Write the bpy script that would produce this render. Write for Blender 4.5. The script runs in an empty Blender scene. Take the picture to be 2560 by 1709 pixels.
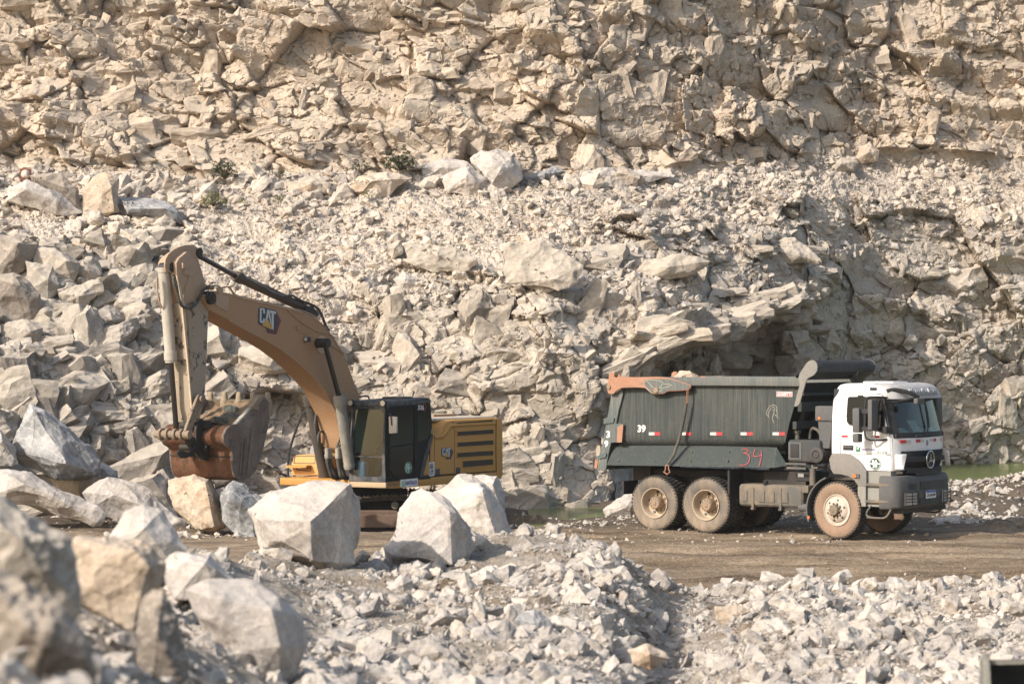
import bpy, bmesh, math, random
import numpy as np
from mathutils import Vector, Matrix
R = math.radians
random.seed(7)
SC = bpy.context.scene
COL = SC.collection

# ------------------------------------------------------------------ camera, sky, sun, exposure
F, HY, CZ = 6490.0, 880.0, 3.86           # focal length in photo pixels, horizon row, camera height
cam_d = bpy.data.cameras.new("camera")
cam_d.sensor_width = 36.0
cam_d.lens = F / 2560.0 * 36.0
cam_d.shift_y = (HY - 854.5) / 2560.0
cam_d.clip_start = 0.5
cam_d.clip_end = 2000.0
cam_d.dof.use_dof = True
cam_d.dof.focus_distance = 56.0
cam_d.dof.aperture_fstop = 2.4
cam = bpy.data.objects.new("camera", cam_d)
COL.objects.link(cam)
cam.location = (0, 0, CZ)
cam.rotation_euler = (R(90), 0, 0)
SC.camera = cam

SUN_EL = R(33)
SUN_AZ = math.atan2(-0.79, -0.61)           # clockwise from +Y
sun_dir = Vector((math.sin(SUN_AZ) * math.cos(SUN_EL), math.cos(SUN_AZ) * math.cos(SUN_EL), math.sin(SUN_EL)))
sd = bpy.data.lights.new("sun", 'SUN')
sd.energy = 3.9
sd.angle = R(0.6)
sd.color = (1.0, 0.935, 0.85)
sun = bpy.data.objects.new("sun", sd)
COL.objects.link(sun)
sun.rotation_euler = (-sun_dir).to_track_quat('-Z', 'Y').to_euler()
sun.location = (-30, -20, 40)

W = bpy.data.worlds.new("World")
SC.world = W
W.use_nodes = True
wn = W.node_tree
bg = wn.nodes["Background"]
sky = wn.nodes.new("ShaderNodeTexSky")
sky.sky_type = 'NISHITA'
sky.sun_disc = False
sky.sun_elevation = SUN_EL
sky.sun_rotation = SUN_AZ
sky.dust_density = 3.0
sky.air_density = 1.2
wn.links.new(sky.outputs[0], bg.inputs[0])
bg.inputs[1].default_value = 0.15
SC.view_settings.view_transform = 'Standard'
SC.view_settings.look = 'None'
SC.view_settings.exposure = 0.42
SC.view_settings.gamma = 1.0

# ------------------------------------------------------------------ projection helpers
def ray(px, py, D):
    """the place a distance D into the scene that the photo shows at (px, py)"""
    return Vector(((px - 1280.0) / F * D, D, CZ + (HY - py) / F * D))

K = 2560.0 / 2349.0
def disp(pts):
    return [(x * K, y * K) for x, y in pts]

# ------------------------------------------------------------------ noise
def _hash(ix, iy, iz):
    h = (ix.astype(np.uint32) * np.uint32(374761393) + iy.astype(np.uint32) * np.uint32(668265263)
         + iz.astype(np.uint32) * np.uint32(2246822519))
    h = (h ^ (h >> np.uint32(13))) * np.uint32(1274126177)
    h = (h ^ (h >> np.uint32(16))) * np.uint32(2654435761)
    h = h ^ (h >> np.uint32(15))
    return (h & np.uint32(0xFFFFFF)).astype(np.float64) / 16777216.0

def vnoise(x, y, z):
    xi, yi, zi = np.floor(x), np.floor(y), np.floor(z)
    fx, fy, fz = x - xi, y - yi, z - zi
    xi, yi, zi = xi.astype(np.int64), yi.astype(np.int64), zi.astype(np.int64)
    fx = fx * fx * (3 - 2 * fx); fy = fy * fy * (3 - 2 * fy); fz = fz * fz * (3 - 2 * fz)
    r = 0
    for dx in (0, 1):
        for dy in (0, 1):
            for dz in (0, 1):
                w = (fx if dx else 1 - fx) * (fy if dy else 1 - fy) * (fz if dz else 1 - fz)
                r = r + w * _hash(xi + dx, yi + dy, zi + dz)
    return r * 2 - 1

def fbm(x, y, z, octv=4, gain=0.5):
    a, s, r = 1.0, 1.0, 0
    for o in range(octv):
        r = r + a * vnoise(x * s + 17.3 * o, y * s + 5.1 * o, z * s + 9.7 * o)
        a *= gain; s *= 2.03
    return r

def blocks(u, v, su, sv, seed, rot=0.0, rotvar=0.45, sharp=(1.3, 5.0), hmin=0.0, reach=1):
    """fractured rock: the highest of many tilted, bevelled polyhedral blocks at each place (unit amplitude) and its block number"""
    c, s = math.cos(rot), math.sin(rot)
    uu, vv = (u * c + v * s) / su, (-u * s + v * c) / sv
    iu, iv = np.floor(uu).astype(np.int64), np.floor(vv).astype(np.int64)
    best = np.full(u.shape, -1e9); bid = np.zeros(u.shape)
    sd_ = np.full(u.shape, seed, dtype=np.int64)
    for a in range(-reach, reach + 1):
        for b in range(-reach, reach + 1):
            ci, cj = iu + a, iv + b
            r = [_hash(ci, cj, sd_ + 101 * k) for k in range(10)]
            dx, dy = uu - (ci + r[0]), vv - (cj + r[1])
            ph = (r[2] - 0.5) * 2 * rotvar
            cp, sp = np.cos(ph), np.sin(ph)
            x, y = dx * cp + dy * sp, -dx * sp + dy * cp
            H = hmin + (1 - hmin) * r[3]
            lo, hi = sharp
            s1 = lo + (hi - lo) * r[6]; s2 = lo + (hi - lo) * r[7]; s3 = lo + (hi - lo) * r[8]
            A, B = 0.42 + 0.4 * r[9], 0.40 + 0.4 * r[4]
            top = H + (r[4] - 0.5) * 1.1 * x + (r[5] - 0.5) * 1.1 * y
            h = np.minimum(top, (A - x) * s1)
            h = np.minimum(h, (A + x) * s3)
            h = np.minimum(h, (B - y) * s2)
            h = np.minimum(h, (B + y) * s1 * 0.9)
            an = r[5] * 6.283
            h = np.minimum(h, (0.52 + 0.25 * r[2] - (x * np.cos(an) + y * np.sin(an))) * s2 * 0.8)
            m = h > best
            best = np.where(m, h, best)
            bid = np.where(m, r[8] * 0.37 + r[9] * 0.63, bid)
    return np.clip(best, -0.35, 1.4), bid

def facets(u, v, su, sv, seed, rot=0.0, tilt=0.8, off=0.35, crack=0.1, cw=0.05):
    """a surface broken into flat tilted faces with steps and cracks between them; height in units of the face size, and the face's number"""
    c, s = math.cos(rot), math.sin(rot)
    uu, vv = (u * c + v * s) / su, (-u * s + v * c) / sv
    iu, iv = np.floor(uu).astype(np.int64), np.floor(vv).astype(np.int64)
    f1 = np.full(u.shape, 1e9); f2 = np.full(u.shape, 1e9); h = np.zeros(u.shape); fid = np.zeros(u.shape); fid2 = np.zeros(u.shape)
    sd_ = np.full(u.shape, seed, dtype=np.int64)
    for a in (-1, 0, 1):
        for b in (-1, 0, 1):
            ci, cj = iu + a, iv + b
            r = [_hash(ci, cj, sd_ + 101 * k) for k in range(8)]
            dx, dy = uu - (ci + r[0]), vv - (cj + r[1])
            an = (r[7] - 0.5) * 0.5
            ex, ey = dx * np.cos(an) + dy * np.sin(an), -dx * np.sin(an) + dy * np.cos(an)
            d = np.maximum(np.abs(ex) * 1.05, np.abs(ey)) * 0.8 + 0.2 * np.hypot(dx, dy)
            hh = (r[2] - 0.5) * 2 * off + (r[3] - 0.5) * 2 * tilt * dx + (r[4] - 0.5) * 2 * tilt * dy
            m = d < f1
            f2 = np.where(m, f1, np.minimum(f2, d)); f1 = np.where(m, d, f1)
            h = np.where(m, hh, h); fid = np.where(m, r[5], fid); fid2 = np.where(m, r[6], fid2)
    return h - crack * np.exp(-(f2 - f1) / cw), fid, fid2

def chips3(co, cell, seed, tilt=0.8, off=0.3):
    """broken flat chips over a solid: height of the facet nearest each point, in units of the chip size"""
    q = co / cell; iq = np.floor(q).astype(np.int64)
    h = np.full(len(co), 1e9)
    for a in (-1, 0, 1):
        for b in (-1, 0, 1):
            for c in (-1, 0, 1):
                ci = iq + np.array([a, b, c])
                k = [_hash(ci[:, 0] + 31 * seed, ci[:, 1] + 57 * j, ci[:, 2] + 11 * j) for j in range(7)]
                d = q - (ci + np.stack(k[:3], 1)); dd = np.sqrt((d ** 2).sum(1))
                hh = (k[3] - .5) * 2 * off + tilt * 2 * ((k[4] - .5) * d[:, 0] + (k[5] - .5) * d[:, 1] + (k[6] - .5) * d[:, 2])
                h = np.minimum(h, hh + 2.2 * np.maximum(0, dd - .42))
    return h

# ------------------------------------------------------------------ objects
def mesh_np(name, co, faces, mat=None, smooth=False, attrs=None):
    """co (n,3); faces (m,k) of one size"""
    me = bpy.data.meshes.new(name)
    n, m, k = len(co), len(faces), faces.shape[1]
    me.vertices.add(n)
    me.vertices.foreach_set("co", np.ascontiguousarray(co, dtype=np.float32).ravel())
    me.loops.add(m * k)
    me.loops.foreach_set("vertex_index", np.ascontiguousarray(faces, dtype=np.int32).ravel())
    me.polygons.add(m)
    me.polygons.foreach_set("loop_start", np.arange(0, m * k, k, dtype=np.int32))
    me.polygons.foreach_set("use_smooth", np.full(m, smooth, dtype=bool))
    for an, av in (attrs or {}).items():
        at = me.attributes.new(an, 'FLOAT', 'POINT')
        at.data.foreach_set("value", np.ascontiguousarray(av, dtype=np.float32).ravel())
    me.update(calc_edges=True)
    me.validate()
    if mat: me.materials.append(mat)
    return me

def link(name, me, parent=None, loc=None):
    o = bpy.data.objects.new(name, me)
    COL.objects.link(o)
    if parent: o.parent = parent
    if loc is not None: o.location = loc
    return o

def tag(o, label=None, cat=None, group=None, kind=None):
    if label: o["label"] = label
    if cat: o["category"] = cat
    if group: o["group"] = group
    if kind: o["kind"] = kind
    return o

def grid_faces(nr, nc):
    i = np.arange(nr - 1)[:, None] * nc + np.arange(nc - 1)[None, :]
    i = i.ravel()
    return np.stack([i, i + 1, i + nc + 1, i + nc], 1)

# ------------------------------------------------------------------ materials
class M:
    def __init__(s, name):
        s.m = bpy.data.materials.new(name); s.m.use_nodes = True
        s.t = s.m.node_tree; s.p = s.t.nodes["Principled BSDF"]
        s.out = s.t.nodes["Material Output"]
    def n(s, ty, **kw):
        nd = s.t.nodes.new("ShaderNode" + ty)
        for k, v in kw.items():
            if k.startswith("i_"):
                key = k[2:]
                nd.inputs[int(key) if key.isdigit() else key].default_value = v
            else: setattr(nd, k, v)
        return nd
    def l(s, a, b): s.t.links.new(a, b)
    def coord(s, kind="Object"):
        return s.n("TexCoord").outputs[kind]
    def noise(s, vec, scale, detail=6, rough=0.6, dist=0.0):
        nd = s.n("TexNoise"); nd.inputs["Scale"].default_value = scale; nd.inputs["Detail"].default_value = detail
        nd.inputs["Roughness"].default_value = rough; nd.inputs["Distortion"].default_value = dist
        s.l(vec, nd.inputs["Vector"]); return nd.outputs["Fac"]
    def scaled(s, vec, sc, rot=(0, 0, 0)):
        nd = s.n("Mapping"); nd.inputs["Scale"].default_value = sc; nd.inputs["Rotation"].default_value = rot
        s.l(vec, nd.inputs["Vector"]); return nd.outputs[0]
    def ramp(s, fac, stops):
        nd = s.n("ValToRGB"); cr = nd.color_ramp
        while len(cr.elements) < len(stops): cr.elements.new(0.5)
        for e, (p, c) in zip(cr.elements, stops):
            e.position = p; e.color = (*c, 1) if len(c) == 3 else c
        s.l(fac, nd.inputs[0]); return nd.outputs[0]
    def val(s, fac, lo, hi, a=0.0, b=1.0):
        nd = s.n("MapRange"); nd.inputs[1].default_value = lo; nd.inputs[2].default_value = hi
        nd.inputs[3].default_value = a; nd.inputs[4].default_value = b
        s.l(fac, nd.inputs[0]); return nd.outputs[0]
    def mix(s, fac, a, b, mode='MIX'):
        nd = s.n("Mix", data_type='RGBA', blend_type=mode)
        for sock, v in ((nd.inputs[0], fac), (nd.inputs[6], a), (nd.inputs[7], b)):
            if isinstance(v, (int, float)): sock.default_value = v
            elif isinstance(v, (tuple, list)): sock.default_value = (*v, 1) if len(v) == 3 else v
            else: s.l(v, sock)
        return nd.outputs[2]
    def math(s, op, a, b=0.5, clamp=False):
        nd = s.n("Math", operation=op, use_clamp=clamp)
        for sock, v in ((nd.inputs[0], a), (nd.inputs[1], b)):
            if isinstance(v, (int, float)): sock.default_value = v
            else: s.l(v, sock)
        return nd.outputs[0]
    def bump(s, h, strength=0.4, dist=0.03, prev=None):
        nd = s.n("Bump"); nd.inputs["Strength"].default_value = strength; nd.inputs["Distance"].default_value = dist
        s.l(h, nd.inputs["Height"])
        if prev is not None: s.l(prev, nd.inputs["Normal"])
        return nd.outputs[0]
    def done(s, color=None, rough=0.9, normal=None, metal=0.0, spec=None):
        if color is not None:
            if isinstance(color, (tuple, list)): s.p.inputs["Base Color"].default_value = (*color[:3], 1)
            else: s.l(color, s.p.inputs["Base Color"])
        if isinstance(rough, (int, float)): s.p.inputs["Roughness"].default_value = rough
        else: s.l(rough, s.p.inputs["Roughness"])
        s.p.inputs["Metallic"].default_value = metal
        if spec is not None: s.p.inputs["Specular IOR Level"].default_value = spec
        if normal is not None: s.l(normal, s.p.inputs["Normal"])
        return s.m

def rock_mat(name, dark, mid, light, dust=(0.5, 0.42, 0.33), dust_amt=0.5, scale=1.0, stain=(0.36, 0.22, 0.11), stain_amt=0.3,
             tint=0.4, bump=0.5, bscale=1.0, veins=0.0):
    m = M(name)
    pos = m.n("NewGeometry").outputs["Position"]
    n1 = m.noise(pos, 0.55 * scale, 9, 0.66, 0.3)
    c = m.ramp(n1, [(0.30, dark), (0.5, mid), (0.72, light)])
    n2 = m.noise(pos, 9.0 * scale, 8, 0.78)
    c = m.mix(1.0, c, m.ramp(n2, [(0.28, (0.70, 0.70, 0.71)), (0.72, (1.26, 1.25, 1.24))]), 'MULTIPLY')
    n9 = m.noise(pos, 46.0, 3, 0.8)
    c = m.mix(1.0, c, m.ramp(n9, [(0.3, (0.84, 0.84, 0.84)), (0.7, (1.13, 1.13, 1.13))]), 'MULTIPLY')
    if tint:
        at = m.n("Attribute", attribute_name="tint").outputs["Fac"]
        c = m.mix(1.0, c, m.ramp(at, [(0.0, (1 - tint * 1.0, 1 - tint * 0.98, 1 - tint * 0.9)), (0.55, (1, 1, 1)), (1.0, (1 + tint * 0.5, 1 + tint * 0.42, 1 + tint * 0.3))]), 'MULTIPLY')
    if stain_amt:
        n3 = m.noise(m.scaled(pos, (1, 1, 0.45)), 0.42 * scale, 7, 0.7, 0.6)
        c = m.mix(m.val(n3, 0.54, 0.72, 0.0, stain_amt), c, stain)
    if veins:
        wv = m.n("TexWave", wave_type='BANDS', bands_direction='DIAGONAL'); wv.inputs["Scale"].default_value = 1.3 * scale
        wv.inputs["Distortion"].default_value = 9.0; wv.inputs["Detail"].default_value = 5.0
        m.l(pos, wv.inputs["Vector"])
        c = m.mix(m.val(wv.outputs["Fac"], 0.82, 1.0, 0.0, veins), c, tuple(min(1, x * 1.45) for x in light))
    if dust_amt:
        nz = m.n("SeparateXYZ"); m.l(m.n("NewGeometry").outputs["Normal"], nz.inputs[0])
        f = m.math('ADD', nz.outputs[2], m.val(n2, 0.2, 0.8, -0.3, 0.3))
        c = m.mix(m.val(f, 0.25, 0.8, 0.0, dust_amt), c, dust)
    b1 = m.noise(pos, 5.0 * bscale, 10, 0.72)
    b2 = m.noise(m.scaled(pos, (1.0, 1.0, 2.2), (0.3, 0.5, 0)), 1.6 * bscale, 6, 0.6, 0.8)
    nm = m.bump(b2, bump * 0.5, 0.06)
    nm = m.bump(b1, bump, 0.03, nm)
    return m.done(c, 0.93, nm, spec=0.25)

MR_UP = rock_mat("rock_upper", (0.32, 0.262, 0.205), (0.42, 0.35, 0.275), (0.50, 0.422, 0.338), dust=(0.51, 0.42, 0.32), dust_amt=0.7, stain=(0.46, 0.32, 0.20), stain_amt=0.35, tint=0.26)
MR_LOW = rock_mat("rock_lower", (0.25, 0.215, 0.17), (0.375, 0.325, 0.265), (0.49, 0.43, 0.36), dust=(0.52, 0.445, 0.36), dust_amt=0.55, stain=(0.36, 0.25, 0.14), stain_amt=0.22, tint=0.3)
MR_SLIDE = rock_mat("rock_slide", (0.20, 0.175, 0.14), (0.31, 0.275, 0.23), (0.44, 0.39, 0.335), dust=(0.5, 0.43, 0.35), dust_amt=0.6, stain=(0.36, 0.25, 0.14), stain_amt=0.25, tint=0.4)
MR_SLOPE = rock_mat("rock_debris_bed", (0.33, 0.28, 0.225), (0.45, 0.385, 0.315), (0.54, 0.465, 0.385), dust=(0.52, 0.445, 0.365), dust_amt=0.5, stain=(0.46, 0.32, 0.2), stain_amt=0.25, tint=0.2, bump=0.8, bscale=2.2)
MR_RUB = rock_mat("rock_rubble", (0.27, 0.24, 0.21), (0.41, 0.37, 0.325), (0.54, 0.49, 0.435), dust=(0.52, 0.46, 0.395), dust_amt=0.3, stain=(0.48, 0.34, 0.21), stain_amt=0.3, tint=0.36, bump=0.3, bscale=2.0)
MR_RUBS = rock_mat("slope_rubble", (0.33, 0.28, 0.23), (0.46, 0.40, 0.335), (0.56, 0.495, 0.42), dust=(0.53, 0.455, 0.375), dust_amt=0.35, stain=(0.46, 0.33, 0.22), stain_amt=0.3, tint=0.34, bump=0.3, bscale=2.0)
MR_BOUL = rock_mat("rock_boulder", (0.28, 0.25, 0.225), (0.42, 0.38, 0.34), (0.56, 0.515, 0.465), dust=(0.62, 0.545, 0.465), dust_amt=0.25, stain=(0.50, 0.36, 0.22), stain_amt=0.28, tint=0.0, bump=0.5, bscale=2.4, veins=0.07, scale=1.6)
MR_WARM = rock_mat("rock_boulder_ochre", (0.30, 0.235, 0.17), (0.44, 0.355, 0.27), (0.56, 0.48, 0.39), dust_amt=0.2, dust=(0.56, 0.48, 0.4), stain=(0.47, 0.26, 0.115), stain_amt=0.75, tint=0.0, bump=0.5, bscale=2.4, veins=0.05, scale=1.9)
MR_BLUE = rock_mat("rock_boulder_bluish", (0.155, 0.16, 0.165), (0.265, 0.267, 0.268), (0.43, 0.415, 0.395), dust_amt=0.12, dust=(0.5, 0.46, 0.41), stain=(0.48, 0.40, 0.30), stain_amt=0.5, tint=0.0, bump=0.5, bscale=2.4, veins=0.3, scale=1.6)
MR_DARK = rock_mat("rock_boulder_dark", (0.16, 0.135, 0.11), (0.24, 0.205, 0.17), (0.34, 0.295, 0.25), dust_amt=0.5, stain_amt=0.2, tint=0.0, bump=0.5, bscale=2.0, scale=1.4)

def ground_mat():
    m = M("dirt_road")
    pos = m.n("NewGeometry").outputs["Position"]
    n1 = m.noise(m.scaled(pos, (0.16, 1.0, 1.0), (0, 0, 0.10)), 1.5, 7, 0.65, 0.4)
    c = m.ramp(n1, [(0.34, (0.10, 0.071, 0.044)), (0.5, (0.235, 0.172, 0.112)), (0.66, (0.36, 0.275, 0.19))])
    n2 = m.noise(pos, 14.0, 5, 0.75)
    c = m.mix(1.0, c, m.ramp(n2, [(0.3, (0.6, 0.6, 0.6)), (0.7, (1.35, 1.35, 1.35))]), 'MULTIPLY')
    n3 = m.noise(pos, 0.35, 4, 0.6)
    c = m.mix(m.val(n3, 0.55, 0.75, 0.0, 0.55), c, (0.32, 0.27, 0.21))
    # damp soil in the low places by the pool
    sx = m.n("SeparateXYZ"); m.l(pos, sx.inputs[0])
    wet = m.math('ADD', sx.outputs[1], m.val(n3, 0.3, 0.7, -2.0, 2.0))
    c = m.mix(m.val(wet, 55.5, 59.0, 0.0, 0.72), c, (0.07, 0.057, 0.044))
    c = m.mix(m.math('MULTIPLY', m.n("Attribute", attribute_name="rut").outputs["Fac"], 0.62), c, (0.085, 0.06, 0.038))
    vo = m.n("TexVoronoi", feature='F1'); vo.inputs["Scale"].default_value = 16.0; m.l(pos, vo.inputs["Vector"])
    c = m.mix(m.val(vo.outputs["Distance"], 0.12, 0.30, 0.55, 0.0), c, (0.42, 0.36, 0.29))
    h = m.math('ADD', n2, m.math('MULTIPLY', n1, 1.6))
    nm = m.bump(h, 0.9, 0.05)
    return m.done(c, 0.95, nm, spec=0.2)
M_GROUND = ground_mat()

def mound_mat():
    m = M("loose_soil")
    pos = m.n("NewGeometry").outputs["Position"]
    n1 = m.noise(pos, 0.8, 8, 0.68, 0.4)
    c = m.ramp(n1, [(0.34, (0.22, 0.16, 0.10)), (0.46, (0.34, 0.285, 0.225)), (0.64, (0.46, 0.41, 0.355))])
    n2 = m.noise(pos, 16.0, 6, 0.75)
    c = m.mix(1.0, c, m.ramp(n2, [(0.3, (0.7, 0.7, 0.7)), (0.7, (1.25, 1.25, 1.25))]), 'MULTIPLY')
    nm = m.bump(n2, 0.9, 0.06)
    return m.done(c, 0.95, nm, spec=0.2)
M_MOUND = mound_mat()
# ------------------------------------------------------------------ the quarry wall: lower face, rubble slope on the bench, upper face
def sstep(x, a, b):
    t = np.clip((x - a) / (b - a), 0, 1); return t * t * (3 - 2 * t)

SX_, SY_ = 2.4, 2.3
PX = np.arange(-460, 3010, SX_); PY = np.arange(-300, 1450, SY_)
GX, GY = np.meshgrid(PX, PY)
rows = [-300, 0, 200, 380, 430, 500, 560, 640, 720, 800, 900, 1000, 1200, 1320, 1450]
tabs = {-460: [82, 80.5, 79.5, 78, 77, 74, 72.5, 70.5, 68.5, 66.5, 64.5, 63, 61.5, 61, 60.5],
        0:    [83, 81.5, 80.5, 79, 78, 75, 73.5, 71, 69, 67, 65.3, 64, 62.5, 62, 61.5],
        420:  [83.5, 82, 81, 79.6, 78.8, 76.2, 74.4, 72.4, 70.6, 69, 67.4, 66.4, 65, 64.2, 63.6],
        900:  [84, 82.4, 81.3, 80, 79.2, 76.8, 75, 73, 71.4, 70.2, 69.2, 68.6, 67.6, 67, 66.5],
        1400: [84.5, 83, 82, 80.8, 80, 77.4, 75.6, 73.2, 71.6, 70.6, 69.6, 69, 67.8, 67.2, 66.6],
        1700: [86.5, 85, 84, 82.8, 82, 79.2, 77.4, 75, 73.2, 72.2, 71.4, 70.9, 70, 69.5, 69],
        2000: [90, 88.5, 87.5, 86, 85.4, 83, 81.6, 80, 79, 78.6, 78.2, 78, 77.5, 77.2, 77],
        2160: [92, 90.5, 89.5, 88, 87.6, 86, 85.2, 84.4, 83.8, 83.5, 83.2, 83, 82.6, 82.4, 82],
        2560: [93.5, 92, 91, 89.6, 89.2, 87.8, 87, 86.2, 85.6, 85.3, 85, 84.8, 84.5, 84.3, 84],
        3010: [93.5, 92, 91, 89.6, 89.2, 87.8, 87, 86.2, 85.6, 85.3, 85, 84.8, 84.5, 84.3, 84]}
kx = sorted(tabs)
cols = np.array([np.interp(PY, rows, tabs[k]) for k in kx])
D0 = np.empty_like(GX)
for j in range(len(PY)): D0[j] = np.interp(PX, kx, cols[:, j])
def blur(a, n, ax):
    k = np.hanning(n + 2)[1:-1]; k /= k.sum()
    p = np.pad(a, [(n // 2, n // 2) if i == ax else (0, 0) for i in range(2)], mode='edge')
    return np.apply_along_axis(lambda r: np.convolve(r, k, 'valid'), ax, p)
D0 = blur(blur(D0, 81, 1), 19, 0)
DU = D0.copy()
# the hollow under the overhang behind the truck: the wall steps back below the lip
wob = 26 * fbm(GX / 90, GY / 90, GX * 0 + 3.3, 3)
jag = 46 * (_hash(np.floor(GX / 47 + 0.3 * fbm(GX / 60, GY / 60, GX * 0, 2)).astype(np.int64), np.zeros(GX.shape, np.int64), np.full(GX.shape, 7)) - 0.5)
lip = np.interp(PX, [1500, 1560, 1640, 1760, 1880, 1960, 2080], [1010, 935, 880, 842, 800, 782, 790])[None, :] + wob * 0.5 + jag
hol = sstep(GX + wob * 0.8, 1525, 1580) * (1 - sstep(GX + wob, 1900, 2060))
D0 += (3.5 * sstep(GY - lip, 0, 9) + 0.9 * sstep(GY - lip - 60 - wob - jag, 0, 10)) * hol * (1 - sstep(GY, 1120, 1240) * 0.6)
D0 -= 0.8 * np.exp(-((GY - lip + 20) / 30) ** 2) * hol
lip2 = np.interp(PX, [860, 990, 1060, 1330, 1420], [690, 660, 672, 690, 720])[None, :] + wob * 0.4
D0 += 0.5 * sstep(GY - lip2, 0, 12) * sstep(GX, 930, 1000) * (1 - sstep(GX, 1180, 1230)) * (1 - sstep(GY, 700, 790))

crest = np.interp(PX, [-460, 0, 270, 545, 870, 1300, 1635, 1850, 1960, 2180, 2560, 3010], [418, 415, 430, 438, 430, 436, 424, 418, 398, 381, 398, 400])[None, :] + wob * 0.35
toe = np.interp(PX, [-460, 0, 420, 700, 1000, 1300, 1600, 1900, 2200, 2560, 3010], [690, 720, 800, 800, 740, 650, 545, 500, 520, 540, 540])[None, :] + wob * 1.4
S_up = 1 - sstep(GY, crest - 10, crest + 10)            # 1 on the upper face
S_lo = sstep(GY, toe - 55, toe + 30)                     # 1 on the lower face
S_sl = np.clip(1 - S_up - S_lo, 0, 1)

X0 = (GX - 1280) / F * D0; Y0 = D0.copy(); Z0 = CZ + (HY - GY) / F * D0
U = X0 + 0.5 * (DU - 75)
V = np.zeros_like(Z0)
dv = np.hypot(np.diff(Y0, axis=0) * 0.55, np.diff(Z0, axis=0))
V[1:] = -np.cumsum(np.minimum(dv, 0.25), axis=0)
w1 = 0.13 * fbm(U * 0.9, V * 0.9, U * 0 + 1.7, 3)
w2 = 0.13 * fbm(U * 0.9, V * 0.9, U * 0 + 8.2, 3)
UW, VW = U + w1, V + w2
F1u, idU, q1 = facets(UW, VW, 2.4, 1.7, 11, rot=-0.06, tilt=0.55, off=0.28, crack=0.10, cw=0.03)
F2u, idm, q2 = facets(U + w1 * 0.7, V + w2 * 0.7, 0.95, 0.66, 23, rot=0.08, tilt=0.75, off=0.24, crack=0.12, cw=0.04)
F3u, ids, q3 = facets(U + w1 * 0.4, V + w2 * 0.4, 0.40, 0.27, 37, rot=-0.1, tilt=0.85, off=0.25, crack=0.12, cw=0.05)
F4u, idt, q4 = facets(U, V, 0.17, 0.12, 41, tilt=0.8, off=0.25, crack=0.0)
F1l, idL, p1 = facets(UW + 40, VW, 3.2, 2.2, 53, rot=0.16, tilt=0.5, off=0.28, crack=0.10, cw=0.03)
F2l, idml, p2 = facets(U + 40 + w1 * 0.7, V + w2 * 0.7, 1.25, 0.85, 59, rot=0.2, tilt=0.7, off=0.24, crack=0.12, cw=0.04)
bigU, ib1 = blocks(UW, VW, 1.9, 1.3, 111, rot=-0.05, sharp=(1.5, 7.0))
medU, ib2 = blocks(U + w1 * 0.4, V + w2 * 0.4, 0.8, 0.5, 123, rot=0.1, rotvar=0.6, sharp=(1.5, 7.0))
frac = fbm(U * 1.3, V * 1.3, U * 0 + 4.4, 6, 0.55)
mod = 0.5 + 0.5 * np.clip(fbm(U * 0.25, V * 0.25, U * 0 + 12.1, 3) * 1.4, -1, 1)    # how broken the rock is
strata = vnoise(U * 0.12, (V + 0.14 * U + 0.15 * w1) * 1.9, U * 0 + 2.0)
k2 = 0.25 + 0.75 * q1; k3 = (0.12 + 0.88 * q2 ** 1.5) * (0.4 + 0.8 * mod); k4 = (0.1 + 0.9 * q3) * (0.25 + mod)
l2 = 0.25 + 0.75 * p1; l3 = (0.12 + 0.88 * p2 ** 1.5) * (0.4 + 0.8 * mod)
upD = 1.3 * F1u + 0.7 * k2 * F2u + 0.32 * k3 * F3u + 0.06 * k4 * F4u + 0.45 * np.clip(bigU, 0, 2) * (q1 > 0.35) + 0.15 * np.clip(medU, 0, 2) * mod + 0.035 * frac + 0.16 * strata
loD = 1.7 * F1l + 0.8 * l2 * F2l + 0.32 * l3 * F3u + 0.06 * k4 * F4u + 0.6 * np.clip(bigU, 0, 2) * (p1 > 0.4) + 0.15 * np.clip(medU, 0, 2) * mod + 0.04 * frac + 0.12 * strata
slD = 0.16 * np.clip(F2l, -0.1, 1) + 0.12 * k3 * F3u + 0.05 * F4u + 0.16 * frac
DD = upD * S_up + loD * S_lo + slD * S_sl
TINT = np.where(S_up > 0.5, 0.3 * idU + 0.4 * idm + 0.3 * ids, np.where(S_sl > 0.5, 0.5 + 0.3 * (ids - 0.5), 0.3 * idL + 0.4 * idml + 0.3 * ids))
def soft(a):
    p = np.pad(a, 1, mode='edge'); a = (p[:-2, 1:-1] + 2 * p[1:-1, 1:-1] + p[2:, 1:-1]) / 4
    p = np.pad(a, 1, mode='edge'); return (p[1:-1, :-2] + 2 * p[1:-1, 1:-1] + p[1:-1, 2:]) / 4
nx = -0.14 - 0 * S_sl; ny = -(S_up + S_lo) * 0.98 - S_sl * 0.45; nz = 0.08 * (S_up + S_lo) + 0.85 * S_sl
X1, Y1, Z1 = X0 + nx * DD, Y0 + ny * DD, Z0 + nz * DD
CO = np.stack([X1, Y1, Z1], -1)
nr, nc = GX.shape
FCS = grid_faces(nr, nc)
qs = FCS[:, 0]
zone = np.where(S_up.ravel()[qs] > 0.5, 0, np.where(S_lo.ravel()[qs] > 0.5, 2, 1))
flat = CO.reshape(-1, 3); tnt = TINT.ravel()
for z, (nm, mt) in enumerate((("upper_cliff", MR_UP), ("rubble_slope", MR_SLOPE), ("lower_cliff", MR_LOW))):
    fz = FCS[zone == z]
    used, inv = np.unique(fz.ravel(), return_inverse=True)
    me = mesh_np(nm, flat[used], inv.reshape(-1, 4)[:, ::-1], mt, False, {"tint": tnt[used]})
    tag(link(nm, me), kind="structure")

def wall_at(px, py):
    """the point of the finished wall behind pixel (px, py) before relief shifts it"""
    i = int(np.clip(round((px - PX[0]) / SX_), 0, nc - 1)); j = int(np.clip(round((py - PY[0]) / SY_), 0, nr - 1))
    return Vector(CO[j, i])

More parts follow.
